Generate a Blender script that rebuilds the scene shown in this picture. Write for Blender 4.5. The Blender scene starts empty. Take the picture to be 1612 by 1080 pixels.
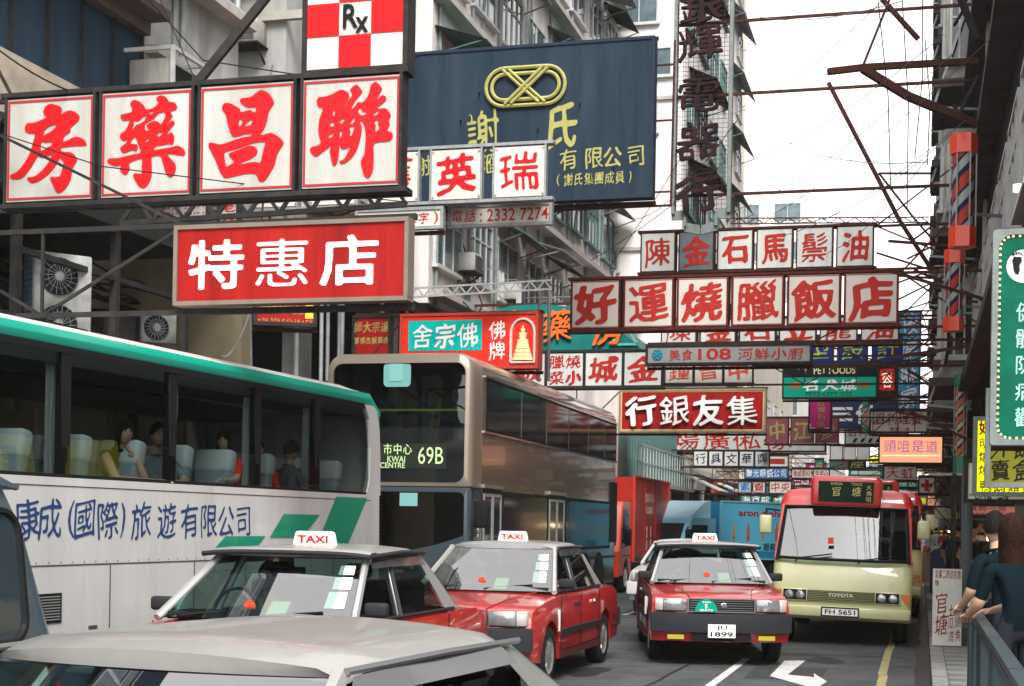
import bpy, bmesh, math, random
import numpy as np
from mathutils import Vector, Matrix, Euler
from mathutils import noise as mnoise
random.seed(7)
S = bpy.context.scene
COL = S.collection
# ------------------------------------------------------------------ camera
TH, RHO, FPX, CX, CY = math.radians(15.33), math.radians(1.0), 2350.0, 806.0, 824.0
CAMZ = 1.7
F_ = Vector((-math.sin(TH), math.cos(TH), 0)); R0 = Vector((math.cos(TH), math.sin(TH), 0)); U0 = Vector((0, 0, 1))
R_ = R0*math.cos(RHO) + U0*math.sin(RHO); U_ = U0*math.cos(RHO) - R0*math.sin(RHO)
CAM = Vector((0, 0, CAMZ))
cd = bpy.data.cameras.new('camera'); cam = bpy.data.objects.new('camera', cd); COL.objects.link(cam); S.camera = cam
cam.matrix_world = Matrix(((R_.x, U_.x, -F_.x, CAM.x), (R_.y, U_.y, -F_.y, CAM.y), (R_.z, U_.z, -F_.z, CAM.z), (0, 0, 0, 1)))
cd.sensor_width = 36; cd.sensor_fit = 'HORIZONTAL'; cd.lens = FPX/1612*36; cd.shift_y = (CY-540)/1612
cd.clip_start = 0.1; cd.clip_end = 3000
# ------------------------------------------------------------------ sky and sun: bright overcast
W = bpy.data.worlds.new('World'); S.world = W; W.use_nodes = True
nt = W.node_tree; bg = nt.nodes['Background']
sky = nt.nodes.new('ShaderNodeTexSky'); sky.sky_type = 'NISHITA'; sky.sun_disc = False
SUN_EL, SUN_AZ = math.radians(47), math.radians(158)
sky.sun_elevation = SUN_EL; sky.sun_rotation = SUN_AZ; sky.dust_density = 4.0; sky.air_density = 1.5
hs = nt.nodes.new('ShaderNodeHueSaturation'); hs.inputs['Saturation'].default_value = 0.12
gm = nt.nodes.new('ShaderNodeMixRGB'); gm.blend_type = 'MIX'; gm.inputs['Fac'].default_value = 0.62
gm.inputs['Color2'].default_value = (10.0, 9.75, 9.7, 1)
nt.links.new(sky.outputs[0], hs.inputs['Color']); nt.links.new(hs.outputs[0], gm.inputs['Color1'])
nt.links.new(gm.outputs[0], bg.inputs['Color']); bg.inputs['Strength'].default_value = 0.12
sl = bpy.data.lights.new('sun', 'SUN'); so = bpy.data.objects.new('sun', sl); COL.objects.link(so)
sl.energy = 2.6; sl.angle = math.radians(25); sl.color = (1, .97, .93)
sd = Vector((math.sin(SUN_AZ)*math.cos(SUN_EL), math.cos(SUN_AZ)*math.cos(SUN_EL), math.sin(SUN_EL)))
so.rotation_euler = sd.to_track_quat('Z', 'Y').to_euler()
so.location = (0, 0, 60)
S.view_settings.view_transform = 'Standard'; S.view_settings.look = 'None'
S.view_settings.exposure = 1.1; S.view_settings.gamma = 1
try: S.view_settings.use_curve_mapping = False
except Exception: pass
S.cycles.max_bounces = 6; S.cycles.transparent_max_bounces = 16; S.cycles.diffuse_bounces = 3; S.cycles.glossy_bounces = 3
S.cycles.caustics_reflective = False; S.cycles.caustics_refractive = False

def ray(px, py):
    return F_ + R_*((px-CX)/FPX) + U_*((CY-py)/FPX)
def P(px, py, d): return CAM + ray(px, py)*d
def onY(px, py, Y):
    r = ray(px, py); return CAM + r*(Y/r.y)
def onX(px, py, X):
    r = ray(px, py); return CAM + r*(X/r.x)
def onZ(px, py, Z=0.0):
    r = ray(px, py); return CAM + r*((Z-CAMZ)/r.z)
# ------------------------------------------------------------------ materials
MATS = {}
def mat(name, col, rough=.6, metal=0., dirt=0., scale=3., streak=False, dirtcol=None, bump=0., bscale=40., coat=0., emit=0., spec=None, ecol=None):
    if spec is None: spec = .5 if coat or rough < .3 else (.05 if max(col or (1,)) < .1 else .10)
    if name in MATS: return MATS[name]
    m = bpy.data.materials.new(name); m.use_nodes = True; MATS[name] = m
    t = m.node_tree; b = t.nodes['Principled BSDF']; L = t.links.new
    b.inputs['Base Color'].default_value = (*col, 1); b.inputs['Roughness'].default_value = rough
    b.inputs['Metallic'].default_value = metal; b.inputs['Specular IOR Level'].default_value = spec
    if coat: b.inputs['Coat Weight'].default_value = coat; b.inputs['Coat Roughness'].default_value = .04
    if emit:
        b.inputs['Emission Color'].default_value = (*(ecol or col), 1); b.inputs['Emission Strength'].default_value = emit
    if dirt or bump:
        tc = t.nodes.new('ShaderNodeTexCoord'); mp = t.nodes.new('ShaderNodeMapping'); L(tc.outputs['Object'], mp.inputs[0])
        if streak: mp.inputs['Scale'].default_value = (1, 1, .12)
    if dirt:
        n = t.nodes.new('ShaderNodeTexNoise'); n.inputs['Scale'].default_value = scale; n.inputs['Detail'].default_value = 8; n.inputs['Roughness'].default_value = .65
        L(mp.outputs[0], n.inputs['Vector'])
        r = t.nodes.new('ShaderNodeValToRGB'); r.color_ramp.elements[0].position = .35; r.color_ramp.elements[1].position = .72
        dc = dirtcol or tuple(c*(1-dirt) for c in col)
        r.color_ramp.elements[0].color = (*col, 1); r.color_ramp.elements[1].color = (*dc, 1)
        L(n.outputs['Fac'], r.inputs[0]); L(r.outputs[0], b.inputs['Base Color'])
    if bump:
        n2 = t.nodes.new('ShaderNodeTexNoise'); n2.inputs['Scale'].default_value = bscale; n2.inputs['Detail'].default_value = 6
        L(tc.outputs['Object'], n2.inputs['Vector']); bp = t.nodes.new('ShaderNodeBump'); bp.inputs['Strength'].default_value = bump; bp.inputs['Distance'].default_value = .02
        L(n2.outputs['Fac'], bp.inputs['Height']); L(bp.outputs[0], b.inputs['Normal'])
    return m
def glass(name, tint, refl=1.0, rough=.0, ior=1.6, wavy=0.):
    if name in MATS: return MATS[name]
    m = bpy.data.materials.new(name); m.use_nodes = True; MATS[name] = m
    t = m.node_tree; L = t.links.new
    for n in list(t.nodes):
        if n.type != 'OUTPUT_MATERIAL': t.nodes.remove(n)
    out = [n for n in t.nodes if n.type == 'OUTPUT_MATERIAL'][0]
    tr = t.nodes.new('ShaderNodeBsdfTransparent'); tr.inputs[0].default_value = (*tint, 1)
    gl = t.nodes.new('ShaderNodeBsdfGlossy'); gl.inputs['Roughness'].default_value = rough; gl.inputs['Color'].default_value = (refl, refl, refl, 1)
    lw = t.nodes.new('ShaderNodeLayerWeight'); lw.inputs['Blend'].default_value = .5; r0 = ((ior-1)/(ior+1))**2
    pw = t.nodes.new('ShaderNodeMath'); pw.operation = 'POWER'; pw.inputs[1].default_value = 4.6; L(lw.outputs['Facing'], pw.inputs[0])
    fr = t.nodes.new('ShaderNodeMath'); fr.operation = 'MULTIPLY_ADD'; fr.inputs[1].default_value = 1-r0; fr.inputs[2].default_value = r0; L(pw.outputs[0], fr.inputs[0])
    mx = t.nodes.new('ShaderNodeMixShader')
    L(fr.outputs[0], mx.inputs[0]); L(tr.outputs[0], mx.inputs[1]); L(gl.outputs[0], mx.inputs[2]); L(mx.outputs[0], out.inputs[0])
    if wavy:
        tc = t.nodes.new('ShaderNodeTexCoord'); n2 = t.nodes.new('ShaderNodeTexNoise'); n2.inputs['Scale'].default_value = 2.2; n2.inputs['Detail'].default_value = 1
        L(tc.outputs['Object'], n2.inputs['Vector']); bp = t.nodes.new('ShaderNodeBump'); bp.inputs['Strength'].default_value = wavy; bp.inputs['Distance'].default_value = .05
        L(n2.outputs['Fac'], bp.inputs['Height']); L(bp.outputs[0], gl.inputs['Normal'])
    return m
# palette
RED = mat('sign_red', (.34, .012, .010), .5, dirt=.5, scale=3, streak=True)
REDL = mat('sign_red_light', (.62, .09, .06), .5, dirt=.3, scale=4)
CRIM = mat('letter_red', (.44, .010, .013), .45)
DRED = mat('letter_dark_red', (.46, .03, .022), .5, dirt=.4, scale=8)
MARO = mat('maroon_edge', (.32, .03, .035), .5)
WHITE = mat('sign_white', (.45, .45, .43), .4, dirt=.4, scale=2.2, streak=True, dirtcol=(.30, .28, .24)); WHITE2 = mat('sign_white_far_lift', (.74, .73, .70), .4, dirt=.2, scale=2)  # second white is lifted in colour so shaded far signs read brighter
CREAM = mat('sign_cream', (.60, .565, .51), .4, dirt=.16, scale=1.5, streak=True)
GREYW = mat('sign_grey_white', (.62, .635, .61), .45, dirt=.3, scale=3, streak=True)
DGREY = mat('sign_dark_grey', (.16, .19, .21), .45, dirt=.4, scale=3)
LETW = mat('letter_white', (.82, .80, .78), .4)
NAVY = mat('sign_navy', (.012, .024, .040), .6, dirt=.45, scale=2.5, streak=True, dirtcol=(.028, .045, .062))
YEL = mat('letter_yellow', (.38, .36, .12), .45, dirt=.3, scale=12)
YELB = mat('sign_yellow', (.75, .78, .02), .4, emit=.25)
OLIVE = mat('sign_olive', (.20, .19, .018), .45, dirt=.2, scale=3)
BLK = mat('black_paint', (.012, .013, .014), .45)
DARK = mat('dark_interior', (.018, .02, .022), .8)
STEEL = mat('rusty_steel', (.035, .018, .015), .75, dirt=.6, scale=9, dirtcol=(.085, .03, .02))
DSTEEL = mat('dark_steel', (.016, .018, .02), .6, dirt=.5, scale=6, dirtcol=(.045, .038, .034))
GALV = mat('galvanised_steel', (.32, .34, .34), .45, metal=.3, dirt=.4, scale=8)
TEAL = mat('sign_teal', (.012, .19, .17), .45, dirt=.3, scale=3)
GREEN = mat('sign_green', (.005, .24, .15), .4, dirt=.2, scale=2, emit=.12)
BLUE = mat('sign_blue', (.03, .19, .46), .45, dirt=.2, scale=3)
SKYB = mat('sign_sky_blue', (.06, .36, .66), .45, dirt=.2, scale=3)
PINK = mat('sign_pink', (.55, .03, .20), .45, dirt=.2, scale=3)
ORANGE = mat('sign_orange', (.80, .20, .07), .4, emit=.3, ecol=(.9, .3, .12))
VIOLET = mat('letter_violet', (.55, .22, .50), .4, emit=.2)
PLUM = mat('sign_plum', (.27, .085, .10), .45, dirt=.3, scale=3)
GREENP = mat('green_paint', (.01, .20, .12), .35, coat=.4)
RUBBER = mat('black_rubber', (.018, .018, .019), .75)
CHROME = mat('chrome', (.75, .75, .75), .14, metal=1)
RIM = mat('steel_rim', (.48, .48, .47), .3, metal=.7, dirt=.4, scale=8)
# ------------------------------------------------------------------ mesh builder
class MB:
    def __init__(s): s.v = []; s.f = []; s.mi = []; s.cur = 0
    def add(s, vs, fs):
        o = len(s.v); s.v += [tuple(v) for v in vs]; s.f += [tuple(i+o for i in f) for f in fs]; s.mi += [s.cur]*len(fs); return s
    def box(s, x0, x1, y0, y1, z0, z1, M=None):
        vs = [Vector((x, y, z)) for x in (x0, x1) for y in (y0, y1) for z in (z0, z1)]
        if M is not None: vs = [M @ v for v in vs]
        return s.add(vs, [(0, 1, 3, 2), (4, 6, 7, 5), (0, 4, 5, 1), (2, 3, 7, 6), (0, 2, 6, 4), (1, 5, 7, 3)])
    def bar(s, a, b, w=.04, h=None):
        a, b = Vector(a), Vector(b); h = h or w; d = b-a; L = d.length
        if L < 1e-6: return s
        M = Matrix.Translation(a) @ d.to_track_quat('Z', 'Y').to_matrix().to_4x4()
        return s.box(-w/2, w/2, -h/2, h/2, 0, L, M)
    def tube(s, pts, r, n=6, cap=True):
        pts = [Vector(p) for p in pts]; rs = r if isinstance(r, (list, tuple)) else [r]*len(pts)
        vs = []; fs = []; prev = None
        for i, p in enumerate(pts):
            t = (pts[min(i+1, len(pts)-1)]-pts[max(i-1, 0)]).normalized()
            if prev is None:
                up = Vector((0, 0, 1)) if abs(t.z) < .9 else Vector((1, 0, 0)); a = t.cross(up).normalized()
            else:
                a = (prev - t*prev.dot(t)).normalized()
            b = t.cross(a); prev = a
            vs += [p + (a*math.cos(k*2*math.pi/n)+b*math.sin(k*2*math.pi/n))*rs[i] for k in range(n)]
        for i in range(len(pts)-1):
            for k in range(n):
                fs.append((i*n+k, i*n+(k+1) % n, (i+1)*n+(k+1) % n, (i+1)*n+k))
        if cap: fs += [tuple(range(n-1, -1, -1)), tuple((len(pts)-1)*n+k for k in range(n))]
        return s.add(vs, fs)
    def lathe(s, prof, axis='z', n=24, M=None):        # prof: (r, h) list
        vs = []; fs = []
        for r, h in prof:
            for k in range(n):
                a = k*2*math.pi/n; x, y, z = r*math.cos(a), r*math.sin(a), h
                v = Vector((z, x, y)) if axis == 'x' else Vector((x, y, z)) if axis == 'z' else Vector((x, z, y))
                vs.append(M @ v if M is not None else v)
        for i in range(len(prof)-1):
            for k in range(n): fs.append((i*n+k, i*n+(k+1) % n, (i+1)*n+(k+1) % n, (i+1)*n+k))
        return s.add(vs, fs)
    def prism(s, poly, axis, a0, a1):                   # extrude a 2D polygon along axis: 'x': poly=(y,z) ; 'y': (x,z) ; 'z': (x,y)
        n = len(poly); mk = {'x': lambda p, a: (a, p[0], p[1]), 'y': lambda p, a: (p[0], a, p[1]), 'z': lambda p, a: (p[0], p[1], a)}[axis]
        vs = [mk(p, a0) for p in poly]+[mk(p, a1) for p in poly]
        return s.add(vs, [tuple(range(n-1, -1, -1)), tuple(range(n, 2*n))]+[(i, (i+1) % n, n+(i+1) % n, n+i) for i in range(n)])
    def grid(s, rows, closed=False):                    # rows of equal length vertex lists
        n = len(rows[0]); vs = [v for r in rows for v in r]; fs = []
        for i in range(len(rows)-1):
            for k in range(n if closed else n-1): fs.append((i*n+k, i*n+(k+1) % n, (i+1)*n+(k+1) % n, (i+1)*n+k))
        return s.add(vs, fs)
    def ring(s, outer, inner, axis, a0, a1):            # frame between two polygons with equal point counts
        n = len(outer); mk = {'x': lambda p, a: (a, p[0], p[1]), 'y': lambda p, a: (p[0], a, p[1]), 'z': lambda p, a: (p[0], p[1], a)}[axis]
        vs = [mk(p, a0) for p in outer]+[mk(p, a0) for p in inner]+[mk(p, a1) for p in outer]+[mk(p, a1) for p in inner]
        fs = []
        for i in range(n):
            j = (i+1) % n
            fs += [(i, j, n+j, n+i), (2*n+i, 3*n+i, 3*n+j, 2*n+j), (i, 2*n+i, 2*n+j, j), (n+i, n+j, 3*n+j, 3*n+i)]
        return s.add(vs, fs)
    def mesh(s, name, mats, smooth=None, fix=True):
        me = bpy.data.meshes.new(name); me.from_pydata(s.v, [], s.f)
        for m in (mats if isinstance(mats, (list, tuple)) else [mats]): me.materials.append(m)
        if isinstance(mats, (list, tuple)) and any(s.mi): me.polygons.foreach_set('material_index', s.mi)
        me.validate()
        if fix:
            bm = bmesh.new(); bm.from_mesh(me); bmesh.ops.recalc_face_normals(bm, faces=bm.faces); bm.to_mesh(me); bm.free()
        if smooth:
            me.polygons.foreach_set('use_smooth', [True]*len(me.polygons)); me.set_sharp_from_angle(angle=math.radians(smooth))
        me.update(); return me
    def build(s, name, mats, parent=None, smooth=None, loc=None, rz=0, fix=True):
        return put(name, s.mesh(name, mats, smooth, fix), parent, loc, rz)
def put(name, me, parent=None, loc=None, rz=0):
    o = bpy.data.objects.new(name, me); COL.objects.link(o)
    if parent: o.parent = parent
    if loc is not None: o.location = loc
    if rz: o.rotation_euler = (0, 0, rz)
    return o
def tag(o, label=None, cat=None, group=None, kind=None):
    if label: o['label'] = label
    if cat: o['category'] = cat
    if group: o['group'] = group
    if kind: o['kind'] = kind
    return o
def thing(name, label, cat, loc=(0, 0, 0), rz=0, group=None):
    o = bpy.data.objects.new(name, None); COL.objects.link(o); o.location = loc; o.rotation_euler = (0, 0, rz); o.empty_display_size = .1
    return tag(o, label, cat, group)
def bevel(me, w, seg=2, ang=35):
    bm = bmesh.new(); bm.from_mesh(me)
    es = [e for e in bm.edges if len(e.link_faces) == 2 and e.calc_face_angle(0) > math.radians(ang)]
    bmesh.ops.bevel(bm, geom=es, offset=w, segments=seg, affect='EDGES', profile=.5, clamp_overlap=True)
    bm.to_mesh(me); bm.free()
    me.polygons.foreach_set('use_smooth', [True]*len(me.polygons)); me.set_sharp_from_angle(angle=math.radians(50)); return me
def rrect(x0, x1, z0, z1, r, n=5):
    out = []
    rr = r if isinstance(r, (list, tuple)) else [r]*4
    for (cx, cz, a0, q) in ((x1-rr[0], z1-rr[0], 0, rr[0]), (x0+rr[1], z1-rr[1], 90, rr[1]), (x0+rr[2], z0+rr[2], 180, rr[2]), (x1-rr[3], z0+rr[3], 270, rr[3])):
        for k in range(n+1):
            a = math.radians(a0+90*k/n); out.append((cx+q*math.cos(a), cz+q*math.sin(a)))
    return out
# ------------------------------------------------------------------ lettering
def _contours(fld, thr=.5):
    """marching squares on a 2D field; returns closed loops of (x, y) in grid units"""
    A = fld > thr; H, Wd = A.shape
    c = A[:-1, :-1]*1+A[:-1, 1:]*2+A[1:, 1:]*4+A[1:, :-1]*8
    ys, xs = np.nonzero((c > 0) & (c < 15)); nxt = {}
    def pt(kind, x, y):
        if kind == 0: a, b = fld[y, x], fld[y, x+1]; return (x+(thr-a)/(b-a), y)
        if kind == 1: a, b = fld[y, x+1], fld[y+1, x+1]; return (x+1, y+(thr-a)/(b-a))
        if kind == 2: a, b = fld[y+1, x], fld[y+1, x+1]; return (x+(thr-a)/(b-a), y+1)
        a, b = fld[y, x], fld[y+1, x]; return (x, y+(thr-a)/(b-a))
    def key(kind, x, y): return {0: (0, x, y), 2: (0, x, y+1), 3: (1, x, y), 1: (1, x+1, y)}[kind]
    T = {1: [(3, 0)], 2: [(0, 1)], 3: [(3, 1)], 4: [(1, 2)], 5: [(3, 2), (1, 0)], 6: [(0, 2)], 7: [(3, 2)], 8: [(2, 3)], 9: [(2, 0)], 10: [(0, 3), (2, 1)], 11: [(2, 1)], 12: [(1, 3)], 13: [(1, 0)], 14: [(0, 3)]}
    pos = {}
    for x, y in zip(xs.tolist(), ys.tolist()):
        for a, b in T[int(c[y, x])]:
            ka, kb = key(a, x, y), key(b, x, y); pos[ka] = pt(a, x, y); pos[kb] = pt(b, x, y); nxt[ka] = kb
    loops = []
    while nxt:
        k0 = next(iter(nxt)); k = k0; L = []
        while k in nxt:
            L.append(pos[k]); k = nxt.pop(k)
        if len(L) > 5: loops.append(L)
    return loops
def _simplify(L, eps):
    L = np.array(L); n = len(L)
    if n < 8: return L.tolist()
    keep = np.zeros(n, bool); far = int(np.argmax(((L-L[0])**2).sum(1))); keep[0] = keep[far] = True
    st = [(0, far), (far, n)]
    while st:
        a, b = st.pop()
        if b-a < 2: continue
        p, q = L[a], L[b % n]; d = q-p; ln = math.hypot(*d) or 1e-9; seg = L[a+1:b]
        ds = np.abs((seg[:, 0]-p[0])*d[1]-(seg[:, 1]-p[1])*d[0])/ln; i = int(np.argmax(ds))
        if ds[i] > eps: keep[a+1+i] = True; st += [(a, a+1+i), (a+1+i, b)]
    return L[keep].tolist()
def _fill(loops):
    cu = bpy.data.curves.new('t', 'CURVE'); cu.dimensions = '2D'; cu.fill_mode = 'BOTH'; cu.extrude = 0
    for L in loops:
        sp = cu.splines.new('POLY'); sp.points.add(len(L)-1); sp.use_cyclic_u = True
        sp.points.foreach_set('co', [c for p in L for c in (p[0], p[1], 0, 1)])
    o = bpy.data.objects.new('t', cu); me = bpy.data.meshes.new_from_object(o)
    vs = [(v.co.x, v.co.y) for v in me.vertices]; fs = [tuple(p.vertices) for p in me.polygons]
    bpy.data.objects.remove(o); bpy.data.curves.remove(cu); bpy.data.meshes.remove(me); return vs, fs
GC = {}
def glyph(ch, style='brush', wt=.03, N=72):
    """outline of one character in its em cell (0..1), drawn with a broad nib"""
    k = (ch, style, wt, N)
    if k in GC: return GC[k]
    cu = bpy.data.curves.new('t', 'FONT'); cu.body = ch; cu.resolution_u = 2
    o = bpy.data.objects.new('t', cu); me = bpy.data.meshes.new_from_object(o)
    vs = np.array([(v.co.x, v.co.y) for v in me.vertices]); me.calc_loop_triangles()
    tr = [tuple(t.vertices) for t in me.loop_triangles]
    bpy.data.objects.remove(o); bpy.data.curves.remove(cu); bpy.data.meshes.remove(me)
    if len(vs) == 0: GC[k] = None; return None
    # to cell coordinates: centre the bounding box in the unit cell
    mn, mx = vs.min(0), vs.max(0); c = (mn+mx)/2; vs = (vs-c)+.5
    pad = .12; sc = N/(1+2*pad); g = np.zeros((N+1, N+1))
    vv = (vs+pad)*sc
    for a, b, d in tr:
        p = vv[[a, b, d]]; x0, y0 = np.floor(p.min(0)).astype(int); x1, y1 = np.ceil(p.max(0)).astype(int)
        x0, y0 = max(x0, 0), max(y0, 0); x1, y1 = min(x1, N), min(y1, N)
        X, Y = np.meshgrid(np.arange(x0, x1+1), np.arange(y0, y1+1))
        def e(p, q): return (q[0]-p[0])*(Y-p[1])-(q[1]-p[1])*(X-p[0])
        w0, w1, w2 = e(p[0], p[1]), e(p[1], p[2]), e(p[2], p[0])
        ins = ((w0 >= -.35) & (w1 >= -.35) & (w2 >= -.35)) | ((w0 <= .35) & (w1 <= .35) & (w2 <= .35))
        g[y0:y1+1, x0:x1+1] = np.maximum(g[y0:y1+1, x0:x1+1], ins)
    bx = vs.max(0)-vs.min(0); dens = float((g > .5).sum())/max(1., sc*sc*bx[0]*bx[1])
    r = wt*sc*min(1.3, max(.3, 1.4-3.6*(dens-.16)))
    if r > .3:
        out = g.copy(); R = int(math.ceil(r*1.5))
        for dy in range(-R, R+1):
            for dx in range(-R, R+1):
                if style == 'brush':       # slanted elliptical nib
                    a, b = dx*.82+dy*.57, -dx*.57+dy*.82; q = (a/(r*1.35))**2+(b/(r*.72))**2
                else: q = (dx*dx+dy*dy)/(r*r)
                if q > 1.05 or (dx == 0 and dy == 0): continue
                w = min(1., max(0., 1.6-q*1.0))
                sh = np.zeros_like(g); ys0, ys1 = max(0, dy), min(N+1, N+1+dy); xs0, xs1 = max(0, dx), min(N+1, N+1+dx)
                sh[ys0:ys1, xs0:xs1] = g[ys0-dy:ys1-dy, xs0-dx:xs1-dx]; out = np.maximum(out, sh*w)
        g = out
    for _ in range(2):
        g[1:-1, 1:-1] = (g[1:-1, 1:-1]*4+g[:-2, 1:-1]*2+g[2:, 1:-1]*2+g[1:-1, :-2]*2+g[1:-1, 2:]*2+g[:-2, :-2]+g[:-2, 2:]+g[2:, :-2]+g[2:, 2:])/16
    if style == 'brush':
        Y, X = np.mgrid[0:N+1, 0:N+1]
        g = g*(1+.16*np.sin(X*.31*72/N+ord(ch[0]) % 7)*np.cos(Y*.27*72/N+ord(ch[0]) % 5))
    g[0, :] = g[-1, :] = 0; g[:, 0] = g[:, -1] = 0
    loops = [_simplify(L, .22 if N > 50 else .16) for L in _contours(g, .46)]
    loops = [[(x/sc-pad, y/sc-pad) for x, y in L] for L in loops if len(L) > 3]
    if style == 'brush':
        sd_ = ord(ch[0])
        loops = [[(x+.025*math.sin(y*5+sd_), y+.10*(x-.5)+.02*math.sin(x*6+sd_*.7)) for x, y in L] for L in loops]
    v, f = _fill(loops); GC[k] = (v, f, loops); return GC[k]
def put_glyph(mb, G, x0, z0, sx, sz, y, th=.008):
    v, f, loops = G
    mb.add([(x0+p[0]*sx, y-th, z0+p[1]*sz) for p in v], f)
    for L in loops:
        n = len(L); vs = [(x0+p[0]*sx, y-th, z0+p[1]*sz) for p in L]+[(x0+p[0]*sx, y, z0+p[1]*sz) for p in L]
        mb.add(vs, [(i, (i+1) % n, n+(i+1) % n, n+i) for i in range(n)])
def cjk(mb, s, cx, cz, w, h, y, style='brush', wt=.03, vertical=False, N=None, th=.008, fill=.95):
    """characters of s spread over the box centred (cx, cz) of size w x h on the plane y (facing -y)"""
    n = len(s)
    if vertical: cw, chh = w, h/n
    else: cw, chh = w/n, h
    for i, c in enumerate(s):
        if c in ' \u3000': continue
        G = glyph(c, style, wt, N or 60)
        if not G: continue
        x = cx-w/2+(0 if vertical else i*cw); z = cz-h/2+((n-1-i)*chh if vertical else 0)
        sx, sz = cw*fill, chh*fill
        put_glyph(mb, G, x+(cw-sx)/2, z+(chh-sz)/2, sx, sz, y, th)
LC = {}
def latin(mb, s, cx, cz, w, h, y, th=.006, off=.008, shear=0):
    k = (s, off)
    if k not in LC:
        cu = bpy.data.curves.new('t', 'FONT'); cu.body = s; cu.resolution_u = 3; cu.offset = off
        o = bpy.data.objects.new('t', cu); me = bpy.data.meshes.new_from_object(o)
        LC[k] = ([(v.co.x, v.co.y) for v in me.vertices], [tuple(p.vertices) for p in me.polygons])
        bpy.data.objects.remove(o); bpy.data.curves.remove(cu); bpy.data.meshes.remove(me)
    v, f = LC[k]; xs = [p[0] for p in v]; ys = [p[1] for p in v]; x0, x1, y0, y1 = min(xs), max(xs), min(ys), max(ys)
    mb.add([(cx-w/2+(p[0]-x0)/(x1-x0)*w, y-th, cz-h/2+(p[1]-y0)/(y1-y0)*h) for p in v], f)
    return mb
def scribble(mb, cx, cz, w, h, y, n, th=.006):
    """rows too small to read: little strokes the size of the photographed print"""
    cw = w/n
    for i in range(n):
        x = cx-w/2+i*cw
        for k in range(4):
            a = random.uniform(.05, .5); b = random.uniform(.5, .95); t = random.uniform(.1, .9)
            if k % 2: mb.box(x+cw*a*.9, x+cw*b*.9, y-th, y-.001, cz-h/2+t*h-h*.05, cz-h/2+t*h+h*.05)
            else: mb.box(x+cw*t*.8, x+cw*(t*.8+.13), y-th, y-.001, cz-h/2+a*h, cz-h/2+b*h)
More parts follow.
